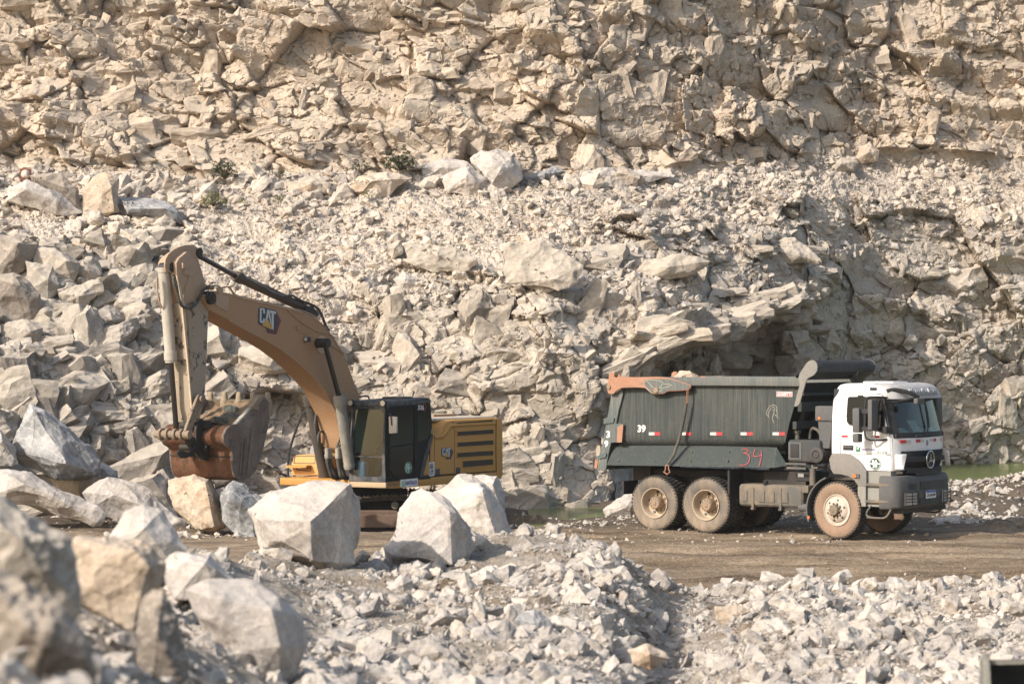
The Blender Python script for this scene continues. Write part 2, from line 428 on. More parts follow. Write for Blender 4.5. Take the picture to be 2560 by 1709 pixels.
# ------------------------------------------------------------------ ground sheet and the pool
xs = np.unique(np.concatenate([np.linspace(-130, -14, 30), np.arange(-14, 22, 0.11), np.linspace(22, 140, 30)]))
ys = np.unique(np.concatenate([np.linspace(-40, 36, 20), np.arange(36, 66, 0.11), np.arange(66, 100, 0.3), np.linspace(100, 190, 10)]))
QX, QY = np.meshgrid(xs, ys)
zg = 0.05 * fbm(QX * 0.5, QY * 0.5, QX * 0, 3) + 0.022 * fbm(QX * 3, QY * 3, QX * 0 + 2, 3)
road = sstep(QY, 38, 42) * (1 - sstep(QY, 54, 57)) * sstep(QX, -4, 2)
yr = QY + 0.10 * QX
zg += road * (0.075 * vnoise(QX * 0.12, yr * 2.3, QX * 0 + 5) + 0.05 * vnoise(QX * 0.3, yr * 5.5, QX * 0 + 9))
WATER_Z = -0.15
pl = np.exp(-(((QX - 1.5) / 1.7) ** 2 + ((QY - 64.4) / 1.9) ** 2))
pr = sstep(QX - 0.10 * (QY - 75), 11.6, 12.6) * sstep(QY + 0.6 * fbm(QX * .5, QY * .5, QX * 0, 2), 71.5, 73.0)
zg += 0.36 * sstep(QY, 61, 69.5) * sstep(QX, 7.5, 10.5)
zg += -0.8 * pl * (1) - 0.7 * pr
# churned mud and gravel heaps behind the truck
zg += 0.30 * np.exp(-(((QX - 0.1) / 1.1) ** 2 + ((QY - 61.6) / 0.9) ** 2)) * (1 + 0.8 * fbm(QX * 1.6, QY * 1.6, QX * 0 + 1, 4))
zg += 0.16 * np.exp(-(((QX - 3.2) / 1.0) ** 2 + ((QY - 62.0) / 0.8) ** 2)) * (1 + 0.9 * fbm(QX * 1.6, QY * 1.6, QX * 0 + 1, 4))
zg += 0.42 * np.exp(-(((QX - 14.1) / 1.1) ** 2 + ((QY - 69.0) / 1.3) ** 2)) * (1 + .3 * fbm(QX * 2, QY * 2, QX * 0, 3))
zg += 0.20 * np.exp(-(((QX - 11.6) / 2.4) ** 2 + ((QY - 64.5) / 1.6) ** 2)) * (1 + 0.9 * fbm(QX * 1.4, QY * 1.4, QX * 0 + 1, 4))
zg += 0.30 * np.exp(-(((QX - 11.7) / 1.3) ** 2 + ((QY - 56.5) / 0.8) ** 2)) * (1 + 0.9 * fbm(QX * 2, QY * 2, QX * 0 + 1, 4))
zg += -0.40 * np.exp(-(np.clip(np.hypot((QX + 3.3) / 1.25, QY - 60.6) - 2.4, 0, 9) / 1.2) ** 2)
rut = np.zeros_like(QX)
for y0, cv, ph, w in ((43.2, .010, 4, .26), (45.4, .010, 4, .26), (46.6, .004, 9, .22), (48.6, .004, 9, .22), (44.4, -.006, 12, .2), (50.4, .006, 6, .24), (51.9, .002, 2, .22), (47.5, .012, 8, .2)):
    yc = y0 - .10 * QX + cv * (QX - ph) ** 2 + .12 * vnoise(QX * .25, QX * 0 + y0, QX * 0)
    g = np.exp(-((QY - yc) / w) ** 2) * np.clip(.55 + .9 * vnoise(QX * .35, QX * 0 + y0 * 3, QX * 0 + 2), 0, 1) * (QX > -3)
    rut = np.maximum(rut, g); zg -= .055 * g * (1 + .5 * np.sign(np.sin(QX * 26))) - .03 * np.exp(-((np.abs(QY - yc) - 2 * w) / (.5 * w)) ** 2) * (QX > -3)
gme = mesh_np("ground", np.stack([QX, QY, zg], -1).reshape(-1, 3), grid_faces(*QX.shape), M_GROUND, True, {"rut": rut})
tag(link("ground", gme), kind="structure")
def ground_z(x, y):
    i = int(np.clip(np.searchsorted(xs, x), 0, len(xs) - 1)); j = int(np.clip(np.searchsorted(ys, y), 0, len(ys) - 1))
    return float(zg[j, i])

mw = M("pool_water")
wp = mw.n("NewGeometry").outputs["Position"]
mw.done(mw.ramp(mw.noise(wp, 0.8, 4, 0.6), [(0.35, (0.085, 0.115, 0.02)), (0.65, (0.15, 0.18, 0.045))]), 0.2, mw.bump(mw.noise(mw.scaled(wp, (1, 3, 1)), 5.0, 3), 0.12, 0.02), spec=0.4)
wco = np.array([[0.4, 59, WATER_Z], [5, 59, WATER_Z], [5, 110, WATER_Z], [0.4, 110, WATER_Z]], float)
tag(link("water", mesh_np("water", wco, np.array([[0, 1, 2, 3]]), mw.m)), kind="structure")
wc2 = np.array([[10.5, 71, 0.29], [60, 71, 0.29], [60, 100, 0.29], [10.5, 100, 0.29]], float)
tag(link("water", mesh_np("water", wc2, np.array([[0, 1, 2, 3]]), mw.m)), kind="structure")

# ------------------------------------------------------------------ spoil heap in the foreground
FT = {-500: [(6, 1900), (8, 1780), (11, 1640), (15, 1520), (20, 1440), (26, 1405), (31, 1480)],
      0:    [(7, 1900), (9, 1780), (12, 1660), (16, 1530), (22, 1440), (27, 1405), (31, 1480)],
      300:  [(9, 1880), (12, 1740), (16, 1620), (22, 1480), (26, 1405), (31, 1480)],
      520:  [(13, 1820), (18, 1690), (22, 1570), (26, 1440), (29, 1365), (33.5, 1480)],
      640:  [(14.5, 1820), (20, 1700), (25, 1570), (29, 1455), (33, 1372), (37, 1490)],
      760:  [(16, 1820), (22, 1700), (27, 1570), (31, 1455), (35.5, 1398), (39, 1520)],
      1000: [(18, 1820), (24, 1700), (28, 1585), (32, 1470), (36, 1405), (40, 1366), (44, 1470)],
      1384: [(18, 1840), (24, 1720), (28, 1595), (33, 1440), (37, 1345), (39, 1326), (43.5, 1480)],
      1500: [(19, 1840), (25, 1722), (29, 1580), (33, 1440), (36.5, 1352), (40, 1500)],
      1570: [(19, 1850), (25, 1760), (29, 1660), (33, 1500), (36, 1398), (39.5, 1530)],
      1660: [(20, 1850), (26, 1800), (30, 1720), (34, 1580), (36.5, 1452), (39, 1540)],
      1750: [(21, 1840), (26, 1780), (30, 1690), (34, 1570), (37, 1492), (39, 1560)],
      1860: [(22, 1820), (27, 1720), (31, 1610), (35, 1510), (38, 1462), (41, 1540)],
      2000: [(22, 1820), (27, 1715), (31, 1590), (35, 1485), (38, 1446), (41.5, 1530)],
      2150: [(22, 1820), (27, 1715), (32, 1580), (36, 1500), (38, 1480), (41, 1540)],
      2300: [(22, 1820), (27, 1715), (32, 1580), (36.5, 1500), (39, 1470), (42, 1540)],
      2450: [(22, 1820), (27, 1715), (32, 1575), (37, 1482), (39.5, 1455), (43, 1520)],
      3060: [(22, 1820), (27, 1715), (32, 1575), (37, 1482), (39.5, 1455), (43, 1520)]}
fk = sorted(FT)
FPX = np.arange(-500, 3900, 5.0)
FD = np.exp(np.linspace(math.log(6.0), math.log(45.0), 620))
zt = np.array([np.interp(FD, [d for d, _ in FT[k]], [CZ + (HY - p) / F * d for d, p in FT[k]]) for k in fk])
for n_, k in enumerate(fk):
    dl = FT[k][-1][0]
    zt[n_] = np.where(FD > dl, zt[n_] - (FD - dl) * 0.6, zt[n_])
FZ = np.empty((len(FD), len(FPX)))
for j in range(len(FD)): FZ[j] = np.interp(FPX, fk, zt[:, j])
FZ = blur(blur(FZ, 25, 1), 9, 0)
MX = (FPX[None, :] - 1280) / F * FD[:, None]; MY = np.repeat(FD[:, None], len(FPX), 1)
bm_, _ = blocks(MX, MY, 0.55, 0.5, 71, rotvar=0.8, sharp=(0.8, 2.0))
bs_, _ = blocks(MX, MY, 0.16, 0.15, 73, rotvar=0.8, sharp=(0.8, 2.0))
FZ += 0.10 * fbm(MX * 0.8, MY * 0.8, MX * 0, 4) + 0.07 * np.clip(bm_, -0.2, 1) + 0.03 * bs_ + 0.02 * fbm(MX * 9, MY * 9, MX * 0, 3)
mme = mesh_np("spoil_heap", np.stack([MX, MY, FZ], -1).reshape(-1, 3), grid_faces(*FZ.shape), M_MOUND, False)
tag(link("mound", mme), kind="structure")
def mound_at(px, D):
    i = int(np.clip(round((px + 500) / 5.0), 0, len(FPX) - 1)); j = int(np.clip(np.searchsorted(FD, D), 0, len(FD) - 1))
    return Vector((MX[j, i], MY[j, i], FZ[j, i]))
FPY = HY - (FZ - CZ) * F / MY          # the row each place of the heap shows at
# ------------------------------------------------------------------ loose rock
rng = np.random.default_rng(5)

def hull_mesh(pts):
    bm = bmesh.new()
    for p in pts: bm.verts.new(p)
    r = bmesh.ops.convex_hull(bm, input=bm.verts)
    junk = [g for g in set(r["geom_interior"] + r["geom_unused"]) if isinstance(g, bmesh.types.BMVert)]
    if junk: bmesh.ops.delete(bm, geom=junk, context='VERTS')
    bmesh.ops.triangulate(bm, faces=bm.faces)
    bmesh.ops.recalc_face_normals(bm, faces=bm.faces)
    return bm

def refine(bm, L, maxf=14000):
    for _ in range(9):
        es = [e for e in bm.edges if e.calc_length() > L]
        if not es or len(bm.faces) > maxf: break
        bmesh.ops.subdivide_edges(bm, edges=es, cuts=1)
        bmesh.ops.triangulate(bm, faces=[f for f in bm.faces if len(f.verts) > 3])

def to_np(bm):
    bm.verts.ensure_lookup_table(); bm.normal_update()
    for i, v in enumerate(bm.verts): v.index = i
    co = np.array([v.co[:] for v in bm.verts]); no = np.array([v.normal[:] for v in bm.verts])
    fc = np.array([[v.index for v in f.verts] for f in bm.faces], dtype=np.int64)
    return co, no, fc

def roughen(co, no, size, seed, amp=0.05):
    k = 1.6 / size; sd = int(abs(seed) * 13) % 977
    w = co + 0.04 * size * np.stack([vnoise(co[:, 0] * k * 2 + j * 9, co[:, 1] * k * 2, co[:, 2] * k * 2 + sd) for j in range(3)], 1)
    n = fbm(co[:, 0] * k + sd * .71, co[:, 1] * k, co[:, 2] * k + sd, 2) * amp * 0.8 * size
    n += chips3(w, size * 0.34, sd, 0.75, 0.28) * size * amp * 1.5
    n += chips3(w, size * 0.13, sd + 5, 0.8, 0.3) * size * amp * 0.55 * (0.3 + np.clip(vnoise(co[:, 0] * k, co[:, 1] * k + 3, co[:, 2] * k), 0, 1) * 1.6)
    n += fbm(co[:, 0] * k * 9 + sd, co[:, 1] * k * 9 + 3, co[:, 2] * k * 9, 4) * amp * 0.14 * size
    return co + no * n[:, None]

def rand_rock(seed, n=15, detail=False):
    r = np.random.default_rng(seed)
    p = r.normal(size=(n, 3)); p /= np.linalg.norm(p, axis=1)[:, None]
    p = np.sign(p) * np.abs(p) ** 0.75
    p *= np.array([1.0, r.uniform(0.6, 0.95), r.uniform(0.3, 0.72)]) * r.uniform(0.8, 1.0, size=(n, 1))
    bm = hull_mesh(p.tolist())
    if detail: refine(bm, 0.26, 900)
    co, no, fc = to_np(bm); bm.free()
    if detail: co = roughen(co, no, 1.0, seed, 0.06)
    return co * 0.55, fc
T_SMALL = [rand_rock(100 + i, int(9 + i % 6)) for i in range(36)]
T_BIG = [rand_rock(300 + i, int(11 + i % 7), True) for i in range(24)]

def rot_mats(n, flat=0.6):
    yaw = rng.uniform(0, 6.283, n); a = rng.normal(0, 1 - flat, n) * 1.2; b = rng.normal(0, 1 - flat, n) * 1.2
    cy, sy, ca, sa, cb, sb = np.cos(yaw), np.sin(yaw), np.cos(a), np.sin(a), np.cos(b), np.sin(b)
    Rz = np.zeros((n, 3, 3)); Rz[:, 0, 0] = cy; Rz[:, 0, 1] = -sy; Rz[:, 1, 0] = sy; Rz[:, 1, 1] = cy; Rz[:, 2, 2] = 1
    Rx = np.zeros((n, 3, 3)); Rx[:, 0, 0] = 1; Rx[:, 1, 1] = ca; Rx[:, 1, 2] = -sa; Rx[:, 2, 1] = sa; Rx[:, 2, 2] = ca
    Ry = np.zeros((n, 3, 3)); Ry[:, 1, 1] = 1; Ry[:, 0, 0] = cb; Ry[:, 0, 2] = sb; Ry[:, 2, 0] = -sb; Ry[:, 2, 2] = cb
    return Rx @ Ry @ Rz

def merge_rocks(name, pos, size, mats, tint, templates, mat):
    cs, fs, ts, off = [], [], [], 0
    pick = rng.integers(0, len(templates), len(pos))
    for t, (co, fc) in enumerate(templates):
        ii = np.nonzero(pick == t)[0]
        if not len(ii): continue
        c = np.einsum('nij,vj->nvi', mats[ii], co) * size[ii][:, None, None] + pos[ii][:, None, :]
        cs.append(c.reshape(-1, 3))
        fs.append((fc[None] + (np.arange(len(ii)) * len(co))[:, None, None] + off).reshape(-1, 3))
        ts.append(np.repeat(tint[ii], len(co))); off += len(ii) * len(co)
    return mesh_np(name, np.concatenate(cs), np.concatenate(fs), mat, False, {"tint": np.concatenate(ts)})

def place_stones(pos, size, n_single, name, label, cat, group, stuff_name, mat, flat=0.6, sink=0.12):
    """the stones that show largest become things; the gravel too small and too many to count is one mass"""
    n = len(pos); pos = pos.copy(); pos[:, 2] -= size * sink * 0.5 - size * 0.12
    rm = rot_mats(n, flat); tint = np.clip(rng.normal(0.55, 0.24, n), 0, 1)
    app = size / pos[:, 1]; order = np.argsort(-app)
    for q in order[:n_single]:
        co, fc = T_BIG[int(rng.integers(0, len(T_BIG)))]
        c = (co @ rm[q].T) * size[q]
        zb = c[:, 2].min()
        me = mesh_np(name, c - np.array([0, 0, zb]), fc, mat, False, {"tint": np.full(len(c), tint[q])})
        tag(link(name, me, None, (pos[q][0], pos[q][1], pos[q][2] + zb)), label, cat, group)
    rest = order[n_single:]
    big = rest[:int(len(rest) * 0.07)]; sml = rest[int(len(rest) * 0.07):]
    for part, tm in ((big, T_BIG), (sml, T_SMALL)):
        if len(part):
            me = merge_rocks(stuff_name, pos[part], size[part], rm[part], tint[part], tm, mat)
            tag(link(stuff_name, me), None, None, None, "stuff")

def powersize(n, lo, hi, k):
    return np.clip(lo * rng.uniform(0, 1, n) ** (-1.0 / k), lo, hi)

def sample_wall(n, px0, px1, f_top, f_bot, dens=None):
    px = rng.uniform(px0, px1, n); t = rng.uniform(0, 1, n)
    top, bot = np.interp(px, *f_top), np.interp(px, *f_bot)
    py = top + (bot - top) * t
    if dens is not None:
        keep = rng.uniform(0, 1, n) < dens(px, py); px, py = px[keep], py[keep]
    i = np.clip(np.round((px - PX[0]) / SX_).astype(int), 0, nc - 1); j = np.clip(np.round((py - PY[0]) / SY_).astype(int), 0, nr - 1)
    return CO[j, i], px, py

# ------------------------------------------------------------------ the walls' own broken blocks, set into the faces
def block(seed, cuts=4, detail=False):
    r = np.random.default_rng(seed)
    c = np.array([[x, y, z] for x in (-1, 1) for y in (-1, 1) for z in (-1, 1)], float)
    c += r.uniform(-.34, .34, c.shape)
    bm = hull_mesh(c.tolist())
    for _ in range(cuts):
        n = r.normal(size=3); n[1] = -abs(n[1]) if r.random() < .7 else n[1]; n /= np.linalg.norm(n)
        g = bm.verts[:] + bm.edges[:] + bm.faces[:]
        res = bmesh.ops.bisect_plane(bm, geom=g, plane_co=(n * r.uniform(.72, 1.05)).tolist(), plane_no=n.tolist(), clear_outer=True)
        es = [e for e in res["geom_cut"] if isinstance(e, bmesh.types.BMEdge)]
        if es: bmesh.ops.contextual_create(bm, geom=es)
    bmesh.ops.triangulate(bm, faces=bm.faces); bmesh.ops.recalc_face_normals(bm, faces=bm.faces)
    if detail: refine(bm, 0.24, 1500)
    co, no, fc = to_np(bm); bm.free()
    if detail: co = roughen(co, no, 2.0, seed, 0.042)
    return co * .5, fc
T_BLK = [block(700 + i, 3 + i % 4) for i in range(40)]
T_BLKD = [block(800 + i, 3 + i % 4, True) for i in range(26)]
def set_blocks(name, n, px0, px1, ftop, fbot, lo, hi, k, mat, dip, asp=(1.0, .62), out=(-.30, .12), var=.22, dens=None, turn=.3):
    P, px, py = sample_wall(n, px0, px1, ftop, fbot, dens); n = len(P)
    S = powersize(n, lo, hi, k)
    a = dip + rng.normal(0, var, n) + np.where(rng.uniform(0, 1, n) < turn, math.pi / 2 * .9, 0)     # turned in the face: beds and cross joints
    yw = rng.normal(0, var * 1.3, n) + .08; tl = rng.normal(-.05, var * 1.1, n)
    ca, sa, cy, sy, ct_, st = np.cos(a), np.sin(a), np.cos(yw), np.sin(yw), np.cos(tl), np.sin(tl)
    Z, O = np.zeros(n), np.ones(n)
    Ry = np.stack([np.stack([ca, Z, -sa], -1), np.stack([Z, O, Z], -1), np.stack([sa, Z, ca], -1)], 1)
    Rz = np.stack([np.stack([cy, -sy, Z], -1), np.stack([sy, cy, Z], -1), np.stack([Z, Z, O], -1)], 1)
    Rx = np.stack([np.stack([O, Z, Z], -1), np.stack([Z, ct_, -st], -1), np.stack([Z, st, ct_], -1)], 1)
    sc = np.zeros((n, 3, 3)); sc[:, 0, 0] = rng.uniform(.8, 1.35, n) * asp[0]; sc[:, 1, 1] = rng.uniform(.5, .9, n); sc[:, 2, 2] = rng.uniform(.6, 1.3, n) * asp[1]
    mats = Rx @ Rz @ Ry @ sc
    pos = P.copy(); pos[:, 1] -= S * rng.uniform(out[0], out[1], n); pos[:, 0] -= .0
    tint = np.clip(rng.normal(.5, .2, n), 0, 1)
    big = S > .42
    for m_, tm in ((big, T_BLKD), (~big, T_BLK)):
        if m_.any(): tag(link(name, merge_rocks(name, pos[m_], S[m_], mats[m_], tint[m_], tm, mat)), kind="structure")

ct = ([-460, 0, 270, 545, 870, 1300, 1635, 1850, 1960, 2180, 2560, 3010], [418, 420, 436, 444, 438, 444, 432, 424, 404, 388, 404, 406])
uc = ([-460, 3010], [-300, -300]); ub = (ct[0], [v - 6 for v in ct[1]])
vor = lambda f, t: (lambda x, y: .35 + .65 * (vnoise(x / f, y / f, x * 0 + t) > -.2))
set_blocks("upper_cliff", 3400, -440, 2990, uc, ub, .16, 1.15, 1.85, MR_UP, .05, out=(-.40, -.24), var=.16, dens=vor(150, 2))
set_blocks("upper_cliff", 4500, -440, 2990, uc, ub, .08, .34, 1.9, MR_UP, -.05, out=(-.32, -.02), var=.3, dens=vor(70, 4))
lt = ([-460, 0, 420, 700, 1000, 1300, 1600, 1900, 2200, 2560, 3010], [760, 780, 850, 850, 790, 700, 590, 560, 560, 600, 600]); lb_ = ([-460, 3010], [1330, 1330])
set_blocks("lower_cliff", 2200, -440, 520, lt, lb_, .18, 1.5, 1.5, MR_SLIDE, .35, out=(-.38, -.12), var=.2)
set_blocks("lower_cliff", 2100, 480, 2990, lt, lb_, .18, 1.3, 1.7, MR_LOW, .12, out=(-.40, -.22), var=.16, dens=vor(170, 5))
set_blocks("lower_cliff", 4200, -440, 2990, lt, lb_, .08, .36, 1.9, MR_LOW, .12, out=(-.32, -.02), var=.3, dens=vor(70, 7))
# beds jutting over the hollow
lx = [1500, 1560, 1640, 1760, 1880, 1960, 2080]; ly = [985, 915, 865, 828, 785, 765, 770]
set_blocks("lower_cliff", 150, 1510, 2040, (lx, [v - 34 for v in ly]), (lx, [v + 8 for v in ly]), .35, 1.15, 1.7, MR_LOW, .22, asp=(1.2, .55), out=(-.05, .38), var=.13, turn=.06)
set_blocks("lower_cliff", 260, 1560, 2080, (lx, ly), ([1500, 2080], [1010, 1000]), .25, 1.0, 1.6, MR_LOW, .1, out=(-.34, -.02), var=.3)
# rubble spread over the slope under the upper cliff
P, px, py = sample_wall(60000, -300, 2860, ct, ([-460, 0, 420, 700, 1000, 1300, 1600, 1900, 2200, 2560, 3010], [760, 800, 870, 870, 800, 700, 600, 560, 570, 620, 620]),
                        lambda x, y: 0.25 + 0.75 * (vnoise(x / 110, y / 60, x * 0 + 1) > -0.25))
S = powersize(len(P), 0.05, 0.5, 2.05) * np.where(px < 480, 1.5, 1.0)
place_stones(P, S, 70, "stone", "pale angular stone lying loose on the rubble slope below the upper cliff", "stone", "loose stones on the rubble slope", "rubble", MR_RUBS, 0.62)
# the row of larger blocks along the foot of the upper cliff
P, px, py = sample_wall(230, -100, 1700, ([-460, 0, 300, 900, 1700], [438, 440, 448, 446, 436]), ([-460, 0, 300, 900, 1300, 1700], [520, 530, 510, 498, 480, 462]))
S = powersize(len(P), 0.3, 1.0, 2.2)
place_stones(P, S, 60, "rock", "mid-sized pale block in the row of fallen rocks along the foot of the upper cliff", "rock", "fallen blocks along the cliff foot", "rubble", MR_RUBS, 0.55)
# big slabs of the slide on the left
P, px, py = sample_wall(620, -100, 470, ([-460, 500], [560, 600]), ([-460, 0, 200, 500], [960, 960, 900, 760]))
S = powersize(len(P), 0.26, 1.25, 1.6)
place_stones(P, S, 45, "rock", "grey-brown angular block in the rock slide left of the excavator arm", "rock", "blocks in the rock slide on the left", "rubble", MR_SLIDE, 0.6)
# shelves of the lower face on the right
P, px, py = sample_wall(2600, 1450, 2800, ([1400, 1700, 2000, 2800], [640, 560, 540, 560]), ([1400, 1560, 1900, 2000, 2300, 2800], [860, 830, 760, 820, 900, 860]),
                        lambda x, y: 0.9 * (vnoise(x / 90, y / 26, x * 0 + 6) > 0.05))
S = powersize(len(P), 0.09, 0.5, 1.7)
place_stones(P, S, 0, "stone", "", "", "", "rubble", MR_RUB, 0.65)

# foreground heap: stones spread evenly over what shows of it
def sample_mound(n, px0, px1, d0, d1, dens):
    px = rng.uniform(px0, px1, n); D = np.exp(rng.uniform(math.log(d0), math.log(d1), n))
    keep = rng.uniform(0, 1, n) < dens(px, D); px, D = px[keep], D[keep]
    i = np.clip(np.round((px + 500) / 5.0).astype(int), 0, len(FPX) - 1); j = np.clip(np.searchsorted(FD, D), 0, len(FD) - 1)
    return np.stack([MX[j, i], MY[j, i], FZ[j, i]], -1), px, FPY[j, i]
def dens_f(px, D):
    i = np.clip(np.round((px + 500) / 5.0).astype(int), 0, len(FPX) - 1); j = np.clip(np.searchsorted(FD, D), 0, len(FD) - 1)
    r = FPY[j, i]
    soil = ((px > 980) & (px < 1460) & (r < 1412)) | ((px < 900) & (px > 560) & (r < 1600)) | ((px > 1780) & (px < 2330) & (r < 1462))
    return np.clip(np.where(soil, 0.22, 0.66) + 0.55 * vnoise(px / 120, D / 1.3, px * 0 + 3), 0.03, 1.0)
P, px, py = sample_mound(130000, 420, 2700, 19.5, 41.5, dens_f)
S = powersize(len(P), 0.028, 0.42, 1.85)
place_stones(P, S, 95, "stone", "pale grey angular stone lying loose on the spoil heap in the foreground", "stone", "loose stones on the foreground heap", "gravel", MR_RUB, 0.5, 0.2)
P, px, py = sample_mound(2600, -200, 640, 9, 29, lambda a, b: a * 0 + 1)
S = powersize(len(P), 0.03, 0.26, 1.7)
place_stones(P, S, 12, "stone", "out-of-focus pale stone among the large blurred boulders in the left corner", "stone", "blurred stones in the left corner", "gravel", MR_RUB, 0.5, 0.2)

# stones on the floor of the pit
def sample_floor(n, px0, px1, r0, r1):
    px = rng.uniform(px0, px1, n); py = rng.uniform(r0, r1, n)
    D = CZ * F / (py - HY); x = (px - 1280) / F * D
    return np.array([[a, b, ground_z(a, b)] for a, b in zip(x, D)]).reshape(-1, 3)
P = np.concatenate([sample_floor(420, 2330, 2640, 1245, 1312), sample_floor(260, 2330, 2640, 1225, 1250), sample_floor(700, 1250, 2300, 1275, 1312),
                    sample_floor(500, 1330, 2340, 1312, 1362), sample_floor(260, 1400, 2640, 1362, 1480), sample_floor(160, 420, 640, 1300, 1345), sample_floor(200, 80, 700, 1270, 1350)])
S = np.concatenate([powersize(420, 0.08, 0.42, 1.7), powersize(260, 0.08, 0.34, 1.7), powersize(700, 0.05, 0.24, 1.9), powersize(500, 0.03, 0.16, 2.0), powersize(260, 0.02, 0.07, 2.4), powersize(160, 0.06, 0.26, 1.6), powersize(200, 0.05, 0.3, 1.6)])
place_stones(P, S, 18, "stone", "grey stone on the pit floor", "stone", "stones strewn on the pit floor", "gravel", MR_RUB, 0.55, 0.25)

# ------------------------------------------------------------------ boulders, each shaped after its own outline
def boulder(outline, D, thick, ridge, mat, label, cat="boulder", lean=0.25, amp=0.04, name="boulder", back=0.72):
    o = disp(outline); cx = sum(p[0] for p in o) / len(o); cy = sum(p[1] for p in o) / len(o)
    y0 = max(p[1] for p in o); y1 = min(p[1] for p in o)
    if D > 64.5: D = wall_at(cx, y0 - 6).y - 0.30          # bedded on the slope
    pts = []
    for k, (x, y) in enumerate(o):                       # the rim leans back towards the top
        d = D + lean * thick * (y0 - y) / max(1, y0 - y1)
        pts.append(ray(x, y, d))
        pts.append(ray(cx + (x - cx) * back, cy + (y - cy) * back + (y0 - cy) * 0.12, D + thick * (0.9 + 0.2 * math.sin(k * 2.1))))
    for x, y, dd in ridge: pts.append(ray(x * K, y * K, D - dd * thick))
    bm = hull_mesh(pts)
    w = (max(p[0] for p in o) - min(p[0] for p in o)) / F * D
    refine(bm, max(5.5 / F * D, w / 75), 22000)
    co, no, fc = to_np(bm); bm.free()
    co = roughen(co, no, w, len(label) + D, amp)
    base = np.array([co[:, 0].mean(), co[:, 1].mean(), co[:, 2].min()])
    me = mesh_np(name, co - base, fc, mat, False, {"tint": np.full(len(co), 0.55)})
    return tag(link(name, me, None, tuple(base)), label, cat, None, "thing")

B = boulder
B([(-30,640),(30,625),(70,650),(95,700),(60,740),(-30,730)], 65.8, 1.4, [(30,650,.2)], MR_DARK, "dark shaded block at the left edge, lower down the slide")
B([(60,600),(120,612),(140,660),(110,690),(60,668)], 66.2, 1.0, [(110,640,.2)], MR_SLIDE, "flat-fronted grey block right under the olive-grey one in the slide")
B([(0,745),(50,728),(98,752),(90,792),(20,800)], 65.0, 1.0, [(70,760,.2)], MR_SLIDE, "square grey block at the left edge beneath the dark shaded block")
B([(568,1168),(620,1140),(700,1107),(745,1096),(800,1112),(834,1140),(826,1210),(812,1290),(765,1312),(735,1308),(600,1250),(578,1200)], 33.2, 1.4, [(712,1195,.35),(716,1292,.30),(800,1114,-.1),(590,1190,.10)], MR_BOUL, "largest pale boulder, sunlit on the left and shaded on the right, before the excavator cab", lean=.5)
B([(965,1117),(1000,1130),(1040,1165),(1080,1210),(1090,1262),(1062,1300),(1010,1304),(960,1291),(905,1285),(885,1255),(900,1222),(925,1170),(945,1130)], 35.0, 1.2, [(1030,1178,.25),(1036,1294,.30),(905,1270,.12),(985,1228,.22)], MR_BOUL, "pointed pale boulder with a bluish foot, right of the largest one by the excavator", lean=.5)
B([(1000,1132),(1050,1092),(1080,1094),(1106,1112),(1142,1160),(1174,1217),(1170,1254),(1150,1257),(1090,1247),(1050,1240),(1010,1200)], 39.2, 1.2, [(1105,1130,.25),(1140,1240,.2)], MR_BOUL, "tall pale boulder leaning behind the pointed one, below the excavator's engine cover", lean=.5)
B([(1085,1092),(1140,1090),(1160,1130),(1156,1185),(1125,1180),(1095,1130)], 41.0, 0.9, [(1130,1110,.2)], MR_BOUL, "small pale boulder peeping out rightmost behind the two big boulders at the excavator's rear")
B([(385,1100),(430,1087),(482,1095),(506,1140),(512,1202),(497,1210),(450,1211),(400,1165),(388,1130)], 55.5, 1.2, [(470,1110,.3),(490,1205,.3),(440,1150,.15)], MR_WARM, "ochre-stained cracked boulder below the excavator bucket", lean=.5)
B([(505,1128),(535,1100),(560,1104),(612,1155),(600,1198),(580,1230),(530,1216),(510,1196)], 54.8, 1.1, [(525,1140,.25),(580,1170,.2)], MR_BLUE, "grey-green boulder with a sloping banded top, right of the ochre boulder")
B([(188,1130),(230,1105),(300,1107),(352,1130),(388,1165),(428,1205),(416,1242),(300,1203),(206,1165)], 57.5, 1.5, [(260,1135,.15),(330,1160,.2)], MR_BOUL, "broad rounded pale boulder left of the ochre boulder")
B([(26,1022),(70,930),(118,945),(165,990),(217,1040),(227,1060),(222,1086),(130,1090),(80,1062),(35,1042)], 58.6, 2.0, [(150,1060,.30),(78,940,.12),(70,1040,.2)], MR_BLUE, "huge tilted boulder with a slate-blue upper face at the left edge", lean=.6)
B([(-40,1076),(0,1079),(60,1085),(122,1110),(182,1140),(236,1180),(226,1197),(150,1182),(60,1162),(-40,1140)], 56.5, 1.5, [(60,1110,.2),(160,1160,.15)], MR_BOUL, "long low pale boulder lying under the slate-blue one")
B([(110,1096),(190,1090),(216,1108),(182,1142),(140,1124)], 59.5, 1.0, [(180,1105,.2)], MR_WARM, "flat brownish rock wedged beneath the slate-blue boulder", "rock")
B([(200,1076),(235,1060),(268,1080),(269,1106),(225,1106)], 61.0, 0.8, [(235,1075,.2)], MR_BLUE, "small bluish-grey rock right of the slate-blue boulder", "rock")
B([(-30,980),(0,985),(35,1030),(40,1062),(0,1066),(-30,1060)], 58.0, 1.2, [(5,1010,.2)], MR_BLUE, "dark bluish boulder cut by the left edge of the picture")
B([(590,1136),(640,1125),(700,1142),(700,1160),(600,1160)], 60.5, 0.8, [(640,1135,.15)], MR_BOUL, "low pale rock just behind the largest boulder", "rock")
B([(1383,1170),(1440,1130),(1500,1125),(1520,1180),(1440,1186),(1390,1184)], 61.5, 1.4, [(1440,1160,.2)], MR_BOUL, "pale boulder with a shaded underside behind the truck's rearmost wheel", amp=.05)
